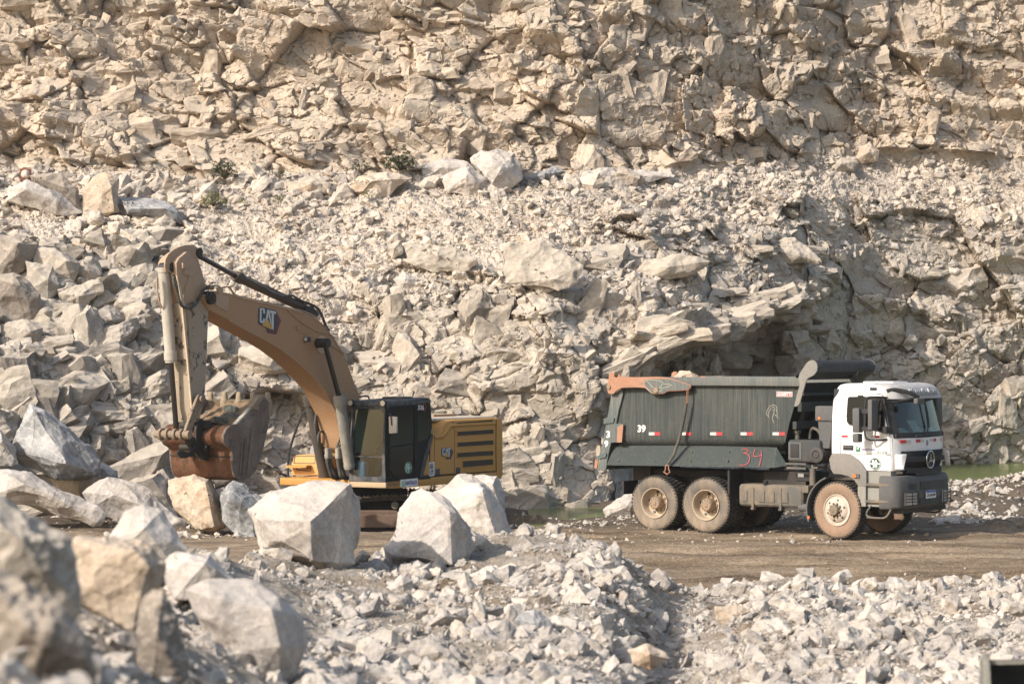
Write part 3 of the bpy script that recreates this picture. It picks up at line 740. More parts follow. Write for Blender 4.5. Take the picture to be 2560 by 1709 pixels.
# out-of-focus boulders in the near left corner
B([(-60,1120),(0,1136),(40,1160),(70,1188),(105,1200),(152,1230),(174,1282),(176,1400),(150,1440),(-60,1440)], 13.2, 0.8, [(60,1240,.25),(0,1200,.2)], MR_SLIDE, "large out-of-focus boulder at the left edge, topmost of the blurred ones", amp=.05)
B([(-60,1290),(0,1312),(60,1342),(120,1400),(182,1440),(222,1482),(226,1600),(-60,1640)], 10.6, 0.7, [(60,1440,.25),(180,1480,.15)], MR_DARK, "dark, most blurred boulder filling the bottom left corner", amp=.05)
B([(168,1246),(250,1240),(300,1238),(350,1255),(379,1290),(372,1340),(332,1400),(302,1432),(280,1417),(230,1382),(180,1372),(166,1300)], 16.5, 0.6, [(340,1300,.2),(310,1262,.2)], MR_WARM, "brownish blurred boulder with a pitted face, second from the left edge", amp=.05)
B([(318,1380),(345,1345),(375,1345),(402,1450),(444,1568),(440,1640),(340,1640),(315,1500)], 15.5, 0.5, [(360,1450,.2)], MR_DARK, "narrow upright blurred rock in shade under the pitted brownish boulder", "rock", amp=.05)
B([(238,1245),(290,1176),(330,1158),(372,1170),(402,1230),(430,1262),(400,1300),(250,1290)], 24.0, 0.9, [(330,1210,.2)], MR_BOUL, "smooth pale pyramid-shaped boulder rising behind the pitted brownish one", amp=.02)
B([(365,1290),(400,1270),(482,1270),(502,1300),(545,1335),(500,1372),(400,1372)], 22.0, 0.7, [(470,1290,.2)], MR_BOUL, "blocky pale boulder between the pyramid-shaped boulder and the great slab", amp=.03)
B([(425,1352),(480,1322),(560,1330),(640,1370),(692,1420),(697,1482),(672,1545),(640,1590),(560,1600),(500,1530),(465,1430)], 20.0, 0.9, [(620,1400,.22),(640,1480,.25),(560,1490,.2),(480,1370,.15)], MR_BOUL, "great white slab-sided boulder sloping down to the lower left centre", amp=.03)
# single stones that stand out on the heap
B([(812,1332),(850,1305),(892,1308),(880,1336),(842,1356)], 33.5, 0.3, [(850,1325,.2)], MR_WARM, "flat brown stone just below the largest boulder by the excavator", "stone", name="stone")
B([(868,1362),(920,1318),(946,1330),(957,1362),(932,1407),(900,1392)], 31.5, 0.3, [(925,1340,.3)], MR_BOUL, "split pale stone below and left of the pointed boulder", "stone", name="stone")
B([(940,1296),(968,1292),(1000,1320),(990,1340),(950,1330)], 34.5, 0.25, [(965,1310,.2)], MR_WARM, "ochre stone touching the foot of the pointed boulder", "stone", name="stone")
B([(1443,1490),(1482,1478),(1522,1494),(1534,1510),(1492,1537),(1450,1522)], 27.5, 0.35, [(1490,1500,.25)], MR_WARM, "brown-bottomed stone jutting from the shaded bank right of centre", "stone", name="stone")
B([(1640,1392),(1690,1386),(1722,1400),(1716,1432),(1690,1452),(1645,1422)], 33.5, 0.35, [(1690,1412,.3)], MR_WARM, "large sunlit stone in the dip between the two spoil heaps", "stone", name="stone")
B([(1752,1402),(1800,1388),(1838,1402),(1832,1430),(1770,1424)], 33.8, 0.35, [(1795,1405,.2)], MR_BOUL, "flat-topped stone right of the large sunlit stone on the right heap", "stone", name="stone")
B([(1085,1480),(1130,1450),(1160,1470),(1150,1530),(1100,1540)], 27.0, 0.3, [(1130,1490,.2)], MR_BOUL, "pale upright stone low in the middle of the heap", "stone", name="stone")
B([(1180,1420),(1225,1395),(1260,1420),(1265,1460),(1225,1480)], 28.5, 0.3, [(1225,1430,.25)], MR_BLUE, "bluish-grey stone half sunk in the middle of the heap", "stone", name="stone")
# blocks on the bench
B([(1078,362),(1140,340),(1180,350),(1198,380),(1196,412),(1160,441),(1130,436),(1105,400)], 75.0, 2.0, [(1150,385,.2),(1130,420,.15)], MR_BOUL, "biggest white block on the bench, rightmost of the large ones under the cliff")
B([(1018,402),(1078,380),(1116,415),(1117,442),(1070,448),(1024,437)], 74.4, 1.4, [(1070,405,.2)], MR_BOUL, "grey-white block leaning against the biggest white block on the bench")
B([(970,382),(1010,370),(1060,371),(1088,386),(1040,408),(974,412)], 76.4, 1.2, [(1010,385,.1)], MR_BOUL, "flat-topped white block behind the leaning block on the bench")
B([(768,432),(830,402),(900,394),(948,408),(884,452),(790,450)], 74.6, 1.8, [(850,415,.15),(830,440,.15)], MR_WARM, "long orange-tinted slab on the bench left of the white blocks")
B([(658,422),(720,409),(757,420),(746,442),(700,447),(655,441)], 74.8, 1.2, [(710,425,.15)], MR_WARM, "squat ochre block left of the long orange-tinted slab")
B([(188,432),(215,408),(242,399),(264,415),(273,487),(235,497),(186,492)], 73.2, 1.3, [(255,430,.2),(262,487,.15)], MR_WARM, "upright tan block with a smooth face on the bench above the slide", lean=.3)
B([(270,452),(350,455),(402,470),(424,497),(416,516),(370,507),(290,492)], 72.8, 1.5, [(380,478,.25),(300,480,.15)], MR_BLUE, "long grey block lying right of the upright tan block")
B([(10,430),(60,414),(142,450),(187,487),(150,492),(100,472),(16,460)], 73.4, 1.4, [(60,435,.2)], MR_BOUL, "pale wedge-shaped block near the left edge of the bench")
B([(75,406),(140,405),(172,430),(189,487),(132,455)], 74.4, 1.2, [(150,430,.1)], MR_DARK, "dark wedge of rock behind the pale wedge-shaped block")
B([(1208,412),(1270,382),(1294,393),(1245,422)], 75.4, 1.0, [(1250,400,.15)], MR_BLUE, "slanting grey slab right of the biggest white block", "rock")
B([(1330,415),(1345,390),(1400,385),(1424,400),(1410,420)], 75.6, 0.9, [(1370,400,.1)], MR_BOUL, "streaked pale rock further right on the bench edge", "rock")
B([(1415,424),(1440,398),(1482,390),(1540,395),(1538,404),(1470,424)], 75.6, 0.9, [(1450,408,.1)], MR_BOUL, "low white rock at the right end of the row on the bench", "rock")
B([(1955,370),(1972,342),(2000,334),(2016,346),(2012,370),(1980,376)], 86.6, 1.2, [(1990,352,.15)], MR_WARM, "pale block fallen at the foot of the upper cliff, far right", "rock")
B([(1898,382),(1930,362),(1965,372),(1960,392),(1910,398)], 86.2, 1.2, [(1930,375,.15)], MR_LOW, "tan block beside the pale fallen one at the foot of the upper cliff, right", "rock")
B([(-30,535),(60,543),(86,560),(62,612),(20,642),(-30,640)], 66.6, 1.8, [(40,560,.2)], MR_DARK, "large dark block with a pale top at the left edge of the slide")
B([(78,565),(150,580),(182,602),(166,655),(80,650)], 67.2, 1.4, [(150,600,.15)], MR_LOW, "big olive-grey block beside the dark one in the slide")
B([(134,672),(230,640),(234,668),(182,708),(146,694)], 66.0, 1.1, [(180,680,.25)], MR_LOW, "tilted grey slab low in the slide, left of the excavator arm")
B([(50,705),(118,690),(146,706),(120,745),(60,740)], 65.6, 1.0, [(105,715,.2)], MR_LOW, "brick-shaped grey block below the tilted slab in the slide")
B([(925,560),(1000,554),(1062,570),(1090,600),(1062,624),(990,626),(938,602)], 71.4, 1.0, [(1000,585,.1)], MR_LOW, "wide flat slab jutting from the middle of the rubble slope", "slab", name="slab")
B([(888,560),(920,552),(926,580),(900,592)], 71.6, 0.6, [(905,570,.1)], MR_LOW, "small slab stacked left of the wide jutting slab", "slab", name="slab")
B([(900,640),(930,624),(956,640),(952,660),(921,667)], 70.8, 0.7, [(930,640,.15)], MR_RUB, "rounded pale rock below the wide jutting slab", "rock")
B([(1150,590),(1165,560),(1245,555),(1335,610),(1325,650),(1280,664),(1160,650)], 72.4, 0.9, [(1270,640,.12)], MR_LOW, "broad smooth slab right of the wide jutting one", "slab", name="slab", lean=.9)
B([(1460,620),(1480,600),(1560,585),(1630,600),(1560,632),(1480,640)], 73.4, 0.9, [(1530,615,.15)], MR_LOW, "smooth slab above the left end of the dark hollow behind the truck", "slab", name="slab")
B([(1755,560),(1800,545),(1850,560),(1880,600),(1800,600)], 74.0, 1.0, [(1800,580,.15)], MR_LOW, "thick tilted slab above the right end of the dark hollow", "slab", name="slab")

# ------------------------------------------------------------------ tools for built objects
class Frame:
    """a vehicle's own axes (x forward, y left, z up); side()/front() turn a photo point into a place on one of its upright planes"""
    def __init__(s, ox, oy, oz, rot):
        s.o = (ox, oy, oz); s.c, s.s = math.cos(rot), math.sin(rot); s.rot = rot
    def loc(s, v): return (v[0] * s.c + v[1] * s.s, -v[0] * s.s + v[1] * s.c, v[2])
    def _cd(s, px, py):
        return s.loc((-s.o[0], -s.o[1], CZ - s.o[2])), s.loc(((px - 1280) / F, 1, (HY - py) / F))
    def side(s, p, y):
        C, d = s._cd(*p); t = (y - C[1]) / d[1]
        return (C[0] + t * d[0], C[2] + t * d[2])
    def front(s, p, x):
        C, d = s._cd(*p); t = (x - C[0]) / d[0]
        return (C[1] + t * d[1], C[2] + t * d[2])
    def empty(s, name, label, cat):
        e = bpy.data.objects.new(name, None); COL.objects.link(e)
        e.location = s.o; e.rotation_euler = (0, 0, s.rot); e.empty_display_size = 0.3
        return tag(e, label, cat)
def zoomf(x0, y0, k):
    return lambda x, y: (x0 + x / k, y0 + y / k)
Z1, Z2, Z3, Z4 = zoomf(360, 580, 3.915), zoomf(360, 900, 3.915), zoomf(680, 940, 3.915), zoomf(1480, 880, 3.915)
Z5, Z6, Z7 = zoomf(1980, 880, 5.227), zoomf(1980, 1100, 5.227), zoomf(1480, 1120, 3.915)

class MB:
    def __init__(s): s.bm = bmesh.new()
    def poly(s, pts):
        return s.bm.faces.new([s.bm.verts.new(p) for p in pts])
    def prism(s, pts, vec):
        """a flat outline (3-D points) pushed along vec"""
        v = Vector(vec); a = [s.bm.verts.new(p) for p in pts]; b = [s.bm.verts.new(Vector(p) + v) for p in pts]
        n = len(a); s.bm.faces.new(a); s.bm.faces.new(b[::-1])
        for i in range(n): s.bm.faces.new((a[i], b[i], b[(i + 1) % n], a[(i + 1) % n]))
        return s
    def xz(s, pts, y0, y1): return s.prism([(x, y0, z) for x, z in pts], (0, y1 - y0, 0))
    def yz(s, pts, x0, x1): return s.prism([(x0, y, z) for y, z in pts], (x1 - x0, 0, 0))
    def box(s, x0, x1, y0, y1, z0, z1):
        return s.prism([(x0, y0, z0), (x1, y0, z0), (x1, y1, z0), (x0, y1, z0)], (0, 0, z1 - z0))
    def ring(s, c, ax, r, n, up=None):
        ax = Vector(ax).normalized(); u = ax.orthogonal().normalized(); w = ax.cross(u)
        return [s.bm.verts.new(Vector(c) + (u * math.cos(2 * math.pi * i / n) + w * math.sin(2 * math.pi * i / n)) * r) for i in range(n)]
    def bridge(s, a, b):
        n = len(a)
        for i in range(n): s.bm.faces.new((a[i], a[(i + 1) % n], b[(i + 1) % n], b[i]))
    def cyl(s, p, q, r, r2=None, n=20, caps=True):
        p, q = Vector(p), Vector(q); a = s.ring(p, q - p, r, n); b = s.ring(q, q - p, r if r2 is None else r2, n)
        s.bridge(a, b)
        if caps: s.bm.faces.new(a[::-1]); s.bm.faces.new(b)
        return s
    def tube(s, pts, r, n=8):
        pts = [Vector(p) for p in pts]; prev = None; u = None
        for i, p in enumerate(pts):
            d = (pts[min(i + 1, len(pts) - 1)] - pts[max(i - 1, 0)]).normalized()
            u = d.orthogonal().normalized() if u is None else (u - d * u.dot(d)).normalized()
            w = d.cross(u)
            cur = [s.bm.verts.new(p + (u * math.cos(2 * math.pi * k / n) + w * math.sin(2 * math.pi * k / n)) * r) for k in range(n)]
            if prev: s.bridge(prev, cur)
            else: s.bm.faces.new(cur[::-1])
            prev = cur
        s.bm.faces.new(prev); return s
    def lathe(s, prof, c, n=48):
        """profile (y, r) turned about the y axis through c"""
        c = Vector(c); prev = None
        for y, r in prof:
            cur = [s.bm.verts.new(c + Vector((math.cos(2 * math.pi * i / n) * r, y, math.sin(2 * math.pi * i / n) * r))) for i in range(n)]
            if prev: s.bridge(prev, cur)
            else: first = cur
            prev = cur
        return s
    def loft(s, rings, caps=True, closed=True):
        vs = [[s.bm.verts.new(p) for p in r] for r in rings]
        for a, b in zip(vs, vs[1:]):
            n = len(a)
            for i in range(n if closed else n - 1): s.bm.faces.new((a[i], a[(i + 1) % n], b[(i + 1) % n], b[i]))
        if caps: s.bm.faces.new(vs[0][::-1]); s.bm.faces.new(vs[-1])
        return vs
    def bevel(s, off, seg=2, ang=30):
        s.bm.normal_update()
        es = [e for e in s.bm.edges if len(e.link_faces) == 2 and e.calc_face_angle(0) > R(ang)]
        bmesh.ops.bevel(s.bm, geom=es, offset=off, segments=seg, affect='EDGES', clamp_overlap=True, profile=0.6)
        return s
    def build(s, name, mat, parent=None, label=None, smooth=35):
        bmesh.ops.recalc_face_normals(s.bm, faces=s.bm.faces)
        if smooth:
            s.bm.normal_update()
            for f in s.bm.faces: f.smooth = True
            for e in s.bm.edges:
                e.smooth = len(e.link_faces) == 2 and e.calc_face_angle(0) < R(smooth)
        me = bpy.data.meshes.new(name); s.bm.to_mesh(me); s.bm.free()
        me.materials.append(mat)
        o = link(name, me, parent)
        if label: o["label"] = label
        return o

def curve_pts(pts, n=6):
    """smooth polyline through points (Catmull-Rom)"""
    P = [Vector(p) for p in pts]; out = []
    for i in range(len(P) - 1):
        a, b, c, d = P[max(i - 1, 0)], P[i], P[i + 1], P[min(i + 2, len(P) - 1)]
        for k in range(n):
            t = k / n
            out.append(0.5 * ((2 * b) + (c - a) * t + (2 * a - 5 * b + 4 * c - d) * t * t + (3 * b - a - 3 * c + d) * t ** 3))
    out.append(P[-1]); return out

def lettering(s, name, mat, parent, origin, right, up, w=None, h=None, bold=0.0, shear=0.0, thick=0.002):
    """raised letters: s fitted to width w and height h, centred on origin, running along right"""
    cu = bpy.data.curves.new(name, 'FONT'); cu.body = s; cu.align_x = 'CENTER'; cu.align_y = 'CENTER'
    cu.extrude = 0.001; cu.offset = bold; cu.shear = shear; cu.resolution_u = 3
    ob = bpy.data.objects.new(name, cu); COL.objects.link(ob)
    bpy.context.view_layer.update()
    me = bpy.data.meshes.new_from_object(ob.evaluated_get(bpy.context.evaluated_depsgraph_get()))
    bpy.data.objects.remove(ob); bpy.data.curves.remove(cu)
    me.name = name
    co = np.array([v.co[:] for v in me.vertices])
    lo, hi = co.min(0), co.max(0); c = (lo + hi) / 2; sz = np.maximum(hi - lo, 1e-6)
    kx = w / sz[0] if w else (h / sz[1]); ky = h / sz[1] if h else kx
    rt, u = Vector(right).normalized(), Vector(up).normalized(); nn = rt.cross(u)
    q = np.outer((co[:, 0] - c[0]) * kx, rt) + np.outer((co[:, 1] - c[1]) * ky, u) + np.outer(np.where(co[:, 2] > 0, thick, -thick * 0.5), nn) + np.array(origin)
    me.vertices.foreach_set("co", q.astype(np.float32).ravel()); me.update()
    me.materials.clear(); me.materials.append(mat)
    for p in me.polygons: p.material_index = 0
    return link(name, me, parent)

# ------------------------------------------------------------------ materials of machines
def paint(name, base, dirt=(0.30, 0.235, 0.165), amt=0.35, rough=0.45, streak=0.0, scol=None, spots=0.0, spcol=(0.09, 0.06, 0.045), metal=0.0, scale=1.0, bump=0.06, spec=0.4, spth=0.60):
    m = M(name); pos = m.coord("Object")
    n1 = m.noise(m.scaled(pos, (1, 1, 0.55)), 1.7 * scale, 8, 0.68, 0.2)
    c = m.mix(m.val(n1, 0.42, 0.72, 0.0, amt), base, dirt)
    n2 = m.noise(pos, 26.0 * scale, 4, 0.7)
    c = m.mix(1.0, c, m.ramp(n2, [(0.3, (0.86, 0.86, 0.86)), (0.7, (1.12, 1.12, 1.12))]), 'MULTIPLY')
    if streak:
        n3 = m.noise(m.scaled(pos, (22, 22, 0.5)), 1.2 * scale, 6, 0.72)
        n4 = m.noise(pos, 0.9, 3, 0.5)
        f = m.math('MULTIPLY', m.val(n3, 0.46, 0.74, 0.0, streak), m.val(n4, 0.25, 0.65, 0.35, 1.0))
        c = m.mix(f, c, scol or dirt)
    if spots:
        n5 = m.noise(pos, 5.5 * scale, 5, 0.6, 0.4)
        c = m.mix(m.val(n5, spth, spth + 0.05, 0.0, spots), c, spcol)
    return m.done(c, m.val(n1, 0.3, 0.75, rough, min(1, rough + 0.4)), m.bump(n2, bump, 0.02), metal, spec)

MP_WHITE = paint("white_paint", (0.74, 0.72, 0.70), amt=0.05, rough=0.3)
MP_PLASTIC = paint("grey_plastic", (0.085, 0.085, 0.085), (0.20, 0.175, 0.145), amt=0.35, rough=0.6)
MP_BLACK = paint("black_plastic", (0.022, 0.022, 0.024), (0.11, 0.09, 0.07), amt=0.2, rough=0.55)
MP_CHASSIS = paint("chassis_black", (0.03, 0.028, 0.027), (0.14, 0.105, 0.075), amt=0.4, rough=0.8)
MP_DUMP = paint("dump_body_green", (0.082, 0.098, 0.096), (0.17, 0.17, 0.15), amt=0.65, rough=0.6, streak=0.75, scol=(0.30, 0.285, 0.245), spots=0.12, spcol=(0.25, 0.16, 0.09))
MP_SKIRT = paint("dump_skirt_green", (0.075, 0.096, 0.093), (0.16, 0.16, 0.14), amt=0.5, rough=0.55, streak=0.35, scol=(0.27, 0.25, 0.21), spots=0.25, spcol=(0.21, 0.2, 0.16), scale=1.6)
MP_RAIL = paint("dump_rail_grey", (0.095, 0.105, 0.10), (0.2, 0.185, 0.155), amt=0.5, rough=0.6, streak=0.5, scol=(0.3, 0.275, 0.23))
MP_CHEEK = paint("worn_grey_steel", (0.19, 0.18, 0.16), (0.26, 0.24, 0.20), amt=0.5, rough=0.65, streak=0.3, scol=(0.32, 0.3, 0.26))
MP_RUST = paint("rust_orange", (0.34, 0.17, 0.105), (0.42, 0.27, 0.19), amt=0.5, rough=0.8, spots=0.4, spcol=(0.12, 0.11, 0.1))
MP_MUD = paint("muddy_steel", (0.10, 0.095, 0.085), (0.33, 0.24, 0.15), amt=0.75, rough=0.8, scale=1.3)
MP_RIM = paint("dusty_rim", (0.44, 0.35, 0.255), (0.34, 0.25, 0.16), amt=0.4, rough=0.75)
MP_RIMW = paint("pale_rim", (0.46, 0.405, 0.34), (0.36, 0.235, 0.145), amt=0.55, rough=0.65, spots=0.15)
MP_HUB = paint("rusty_hub", (0.25, 0.185, 0.13), (0.38, 0.23, 0.13), amt=0.6, rough=0.8)
MP_TYRE = paint("dusty_tyre", (0.12, 0.105, 0.09), (0.35, 0.265, 0.185), amt=1.0, rough=0.92, bump=0.2)
MP_TYREB = paint("brown_dusty_tyre", (0.22, 0.15, 0.105), (0.34, 0.225, 0.15), amt=0.75, rough=0.95, bump=0.2)
MP_TREAD = paint("tyre_tread", (0.035, 0.032, 0.03), (0.17, 0.135, 0.095), amt=0.5, rough=0.95, bump=0.3)
MP_YEL = paint("machine_yellow", (0.50, 0.245, 0.05), (0.46, 0.29, 0.15), amt=0.35, rough=0.42)
MP_BOOM = paint("dusty_boom_yellow", (0.365, 0.205, 0.10), (0.38, 0.26, 0.17), amt=0.6, rough=0.5, spots=0.05, spcol=(0.12, 0.08, 0.05))
MP_HEAD = paint("dusty_pinkish_yellow", (0.40, 0.27, 0.175), (0.44, 0.33, 0.24), amt=0.5, rough=0.6, spots=0.06)
MP_STICK = paint("worn_pale_stick", (0.33, 0.27, 0.20), (0.40, 0.285, 0.185), amt=0.6, rough=0.65, spots=0.9, spcol=(0.055, 0.045, 0.038), scale=0.9, spth=0.565)
MP_CYL = paint("dusty_cylinder", (0.20, 0.185, 0.155), (0.46, 0.405, 0.33), amt=0.9, rough=0.6)
MP_CYLD = paint("dark_cylinder", (0.06, 0.052, 0.045), (0.16, 0.11, 0.07), amt=0.5, rough=0.6)
MP_HOSE = paint("hose_rubber", (0.05, 0.047, 0.042), (0.25, 0.22, 0.17), amt=0.5, rough=0.7)
MP_GREASE = paint("greasy_pin", (0.018, 0.017, 0.016), (0.12, 0.09, 0.06), amt=0.45, rough=0.5)
MP_BUCKET = paint("bucket_rust", (0.24, 0.10, 0.048), (0.40, 0.25, 0.17), amt=0.75, rough=0.7, streak=0.5, scol=(0.11, 0.065, 0.04), spots=0.8, spth=0.53, spcol=(0.13, 0.09, 0.06), scale=1.4, bump=0.2)
MP_BSIDE = paint("bucket_side_steel", (0.13, 0.098, 0.078), (0.30, 0.25, 0.205), amt=0.7, rough=0.75, spots=0.55, spth=0.55, spcol=(0.075, 0.055, 0.043), streak=0.4, scol=(0.28, 0.24, 0.2), bump=0.2)
MP_TOOTH = paint("dusty_bucket_teeth", (0.25, 0.19, 0.125), (0.34, 0.27, 0.19), amt=0.5, rough=0.85)
MP_DECK = paint("pale_machine_top", (0.5, 0.43, 0.34), amt=0.4, rough=0.6)
MP_TRACK = paint("track_steel", (0.07, 0.06, 0.05), (0.26, 0.2, 0.145), amt=0.55, rough=0.8)
MP_TFRAME = paint("brown_track_frame", (0.13, 0.075, 0.05), (0.26, 0.2, 0.15), amt=0.45, rough=0.8)
MP_CABB = paint("cab_black", (0.008, 0.008, 0.009), (0.05, 0.045, 0.04), amt=0.10, rough=0.4, spec=0.2)
MP_CABG = paint("cab_frame_dusty", (0.03, 0.038, 0.044), (0.33, 0.285, 0.235), amt=0.6, rough=0.55, scale=2.0)
def flat(name, c, rough=0.55, metal=0.0): return M(name).done(c, rough, None, metal)
MC_W, MC_R, MC_K = flat("decal_white", (0.72, 0.70, 0.68)), flat("decal_red", (0.52, 0.03, 0.04)), flat("decal_black", (0.02, 0.02, 0.022))
MC_GREEN, MC_NAVY, MC_GREY = flat("decal_green", (0.015, 0.14, 0.07)), flat("decal_navy", (0.05, 0.03, 0.19)), flat("decal_grey", (0.22, 0.23, 0.24))
MC_LGREY = flat("decal_light_grey", (0.33, 0.33, 0.33)); MC_DGREEN = flat("decal_dark_green", (0.02, 0.07, 0.045)); MC_LOGOY = flat("decal_yellow", (0.55, 0.30, 0.05)); MC_SILV = flat("decal_silver", (0.5, 0.5, 0.48)); MC_MAR = flat("decal_maroon", (0.16, 0.015, 0.02))
MC_DNAVY = flat("decal_dark_navy", (0.03, 0.035, 0.06)); MC_BLUE = flat("decal_blue", (0.03, 0.08, 0.35)); MC_PINK = flat("red_paint_scrawl", (0.40, 0.07, 0.08), 0.8)
MC_CHALK = flat("pale_scratch", (0.36, 0.34, 0.29), 0.9); MC_ORNG = flat("orange_lamp", (0.7, 0.16, 0.03), 0.3); MC_PAPER = flat("paper", (0.62, 0.68, 0.64), 0.8)
MC_CHROME = flat("chrome", (0.55, 0.55, 0.55), 0.18, 1.0); MC_ROD = flat("piston_rod", (0.10, 0.095, 0.095), 0.3, 1.0)
MC_STRIPW = flat("reflector_white", (0.5, 0.49, 0.45), 0.35); MC_LGREEN = flat("decal_light_green", (0.2, 0.45, 0.15))
def glass(name, tint, dark=0.35, rough=0.03):
    m = M(name)
    tr = m.n("BsdfTransparent"); tr.inputs[0].default_value = (*tint, 1)
    gl = m.n("BsdfGlossy"); gl.inputs["Roughness"].default_value = rough; gl.inputs[0].default_value = (0.9, 0.95, 0.95, 1)
    lw = m.n("LayerWeight"); fz_ = m.math('POWER', lw.outputs["Facing"], 4.0); fr = m.n("Math", operation='MULTIPLY_ADD'); m.l(fz_, fr.inputs[0]); fr.inputs[1].default_value = 0.5; fr.inputs[2].default_value = 0.02
    mx = m.n("MixShader"); f = m.math('ADD', fr.outputs[0], 0.03); m.l(f, mx.inputs[0]); m.l(tr.outputs[0], mx.inputs[1]); m.l(gl.outputs[0], mx.inputs[2])
    df = m.n("BsdfDiffuse"); df.inputs[0].default_value = (0.36, 0.32, 0.26, 1)
    nz = m.noise(m.scaled(m.coord("Object"), (6, 6, 1)), 2.0, 6, 0.7)
    m2 = m.n("MixShader"); m.l(m.val(nz, 0.35, 0.8, dark * 0.15, dark), m2.inputs[0]); m.l(mx.outputs[0], m2.inputs[1]); m.l(df.outputs[0], m2.inputs[2])
    m.l(m2.outputs[0], m.out.inputs[0]); return m.m
MG_TRUCK = glass("windscreen_glass", (0.42, 0.50, 0.48), 0.10)
MG_CAB = glass("cab_glass", (0.66, 0.74, 0.68), 0.035)
MP_LINK = paint("worn_link_steel", (0.20, 0.15, 0.105), (0.38, 0.29, 0.2), amt=0.6, rough=0.7, spots=0.8, spcol=(0.03, 0.026, 0.022), scale=1.2)
MG_DAYLIT = M("daylit_glass").done((0.40, 0.43, 0.36), 0.5)  # opaque pale green: the daylight seen through the cab, put into the colour
MG_DARK = M("dark_glass").done((0.005, 0.0055, 0.006), 0.1, None, 0, 0.2)
MG_LAMP = M("lamp_glass").done((0.55, 0.53, 0.48), 0.12, None, 0.2, 0.6)
# ------------------------------------------------------------------ the dump truck
TK = Frame(7.41, 54.62, 0.0, R(-35))
truck = TK.empty("dump_truck", "dump truck with a white cab and streaked dark green tipping body on the dirt road", "dump truck")
def S4(x, y, pl): return TK.side(Z4(x, y), pl)
def S5(x, y, pl): return TK.side(Z5(x, y), pl)
def S6(x, y, pl): return TK.side(Z6(x, y), pl)
def S7(x, y, pl): return TK.side(Z7(x, y), pl)

# tipping body: both sides, floor, front wall
rows = [(328, -1.16, 283, 2034), (345, -1.16, 283, 2030), (500, -1.162, 262, 1988), (700, -1.165, 240, 1930), (800, -1.165, 240, 1908), (850, -1.155, 250, 1898), (880, -1.12, 260, 1893), (905, -1.06, 262, 1890), (925, -0.97, 262, 1890), (960, -0.82, 262, 1888)]
body = None
for sgn in (1, -1):
    b = MB(); rr = []
    for zy, y, xl, xr in rows:
        (xa, za), (xb, zb) = S4(xl, zy, y), S4(xr, zy, y)
        rr.append([(xa + (xb - xa) * k / 8, y * sgn, za + (zb - za) * k / 8) for k in range(9)])
    b.loft(rr, caps=False, closed=False)
    bmesh.ops.solidify(b.bm, geom=b.bm.faces[:], thickness=0.035 * sgn)
    b.build("side_panel", MP_DUMP, truck, smooth=50)
xf0, zf0 = S4(1890, 960, -0.82); xr0 = S4(262, 960, -0.82)[0]
MB().box(xr0, xf0, -0.80, 0.80, zf0 - 0.06, zf0 - 0.005).build("body_floor", MP_CHASSIS, truck)
fw = [(S4(2034, 300, -1.16)), (S4(1988, 500, -1.16)), (S4(1930, 700, -1.16)), (S4(1898, 850, -1.16)), (S4(1890, 960, -1.0))]
b = MB(); b.loft([[(x - 0.02, -1.12 + 0.28 * j, z) for j in range(9)] for x, z in fw], caps=False, closed=False)
bmesh.ops.solidify(b.bm, geom=b.bm.faces[:], thickness=0.04)
for x, z, h in ((fw[0][0] + .0, 2.98, .03), (S4(2000, 470, -1.16)[0] + .02, 2.72, .10), (S4(1950, 640, -1.16)[0] + .02, 2.33, .08)):
    b.box(x - .02, x + .07, -1.1, 1.1, z - h, z + h)
for y in (-0.75, -0.25, 0.25, 0.75):
    b.prism([(fw[4][0], y - .05, fw[4][1]), (fw[4][0] + .09, y - .05, fw[4][1]), (fw[1][0] + .09, y - .05, fw[1][1]), (fw[1][0], y - .05, fw[1][1])], (0, .1, 0))
b.build("front_wall", paint("front_wall_shaded", (0.03, 0.036, 0.036), (0.06, 0.06, 0.055), amt=0.4, rough=0.6, streak=0.3, scol=(0.09, 0.09, 0.08)), truck)  # darker copy of the body green: the wall's shade is put into the colour
# top rails with the rusty lever plate, cheeks and roll of the spill guard
dk = [(512,275),(560,262),(660,262),(760,265),(860,292),(955,325),(958,343),(940,362),(830,372),(740,375),(698,400),(605,402),(575,385),(545,352),(515,330)]
MB().xz([S4(x, y, -1.335) for x, y in dk], -1.332, -1.336).build("bare_patch", MP_RAIL, truck, "scratched bare grey patch on the lever plate", smooth=0)
for sgn in (1, -1):
    xa, za = S4(560, 242, -1.28); xb, zb = S4(2034, 240, -1.28); z0 = S4(1400, 328, -1.28)[1]
    MB().box(xa, xb, -1.28 * sgn, -1.10 * sgn, z0, za).bevel(.012).build("top_rail", MP_RAIL, truck)
    pl = [(150,380),(148,345),(165,215),(180,198),(205,197),(222,204),(214,235),(230,252),(250,240),(262,205),(276,240),(420,245),(650,240),(760,255),(860,285),(965,320),(968,345),(945,372),(830,380),(745,383),(700,408),(600,410),(565,392),(520,352),(450,346),(290,350),(235,380),(212,410),(160,408)]
    MB().xz([S4(x, y, -1.33) for x, y in pl[:22]][0:1] + [S4(x, y, -1.33) for x, y in pl[1:]], -1.33 * sgn, -1.285 * sgn).bevel(.008, 1).build("lever_plate", MP_RUST, truck, "rust-coloured lever plate at the rear of the top rail")
    ck = [(2020,242),(2032,205),(2100,104),(2128,82),(2150,77),(2178,84),(2200,108),(2207,140),(2200,188),(2172,225),(2140,243),(2110,258),(2092,296),(2062,400),(2032,505),(2016,525),(1994,533),(1976,531),(2000,430),(2030,325)]
    MB().xz([S4(x, y, -1.32) for x, y in ck], -1.32 * sgn, -1.285 * sgn).bevel(.008, 1).build("guard_cheek", MP_CHEEK, truck)
cx_, cz_ = S4(2150, 150, -1.285)
b = MB(); prof = []
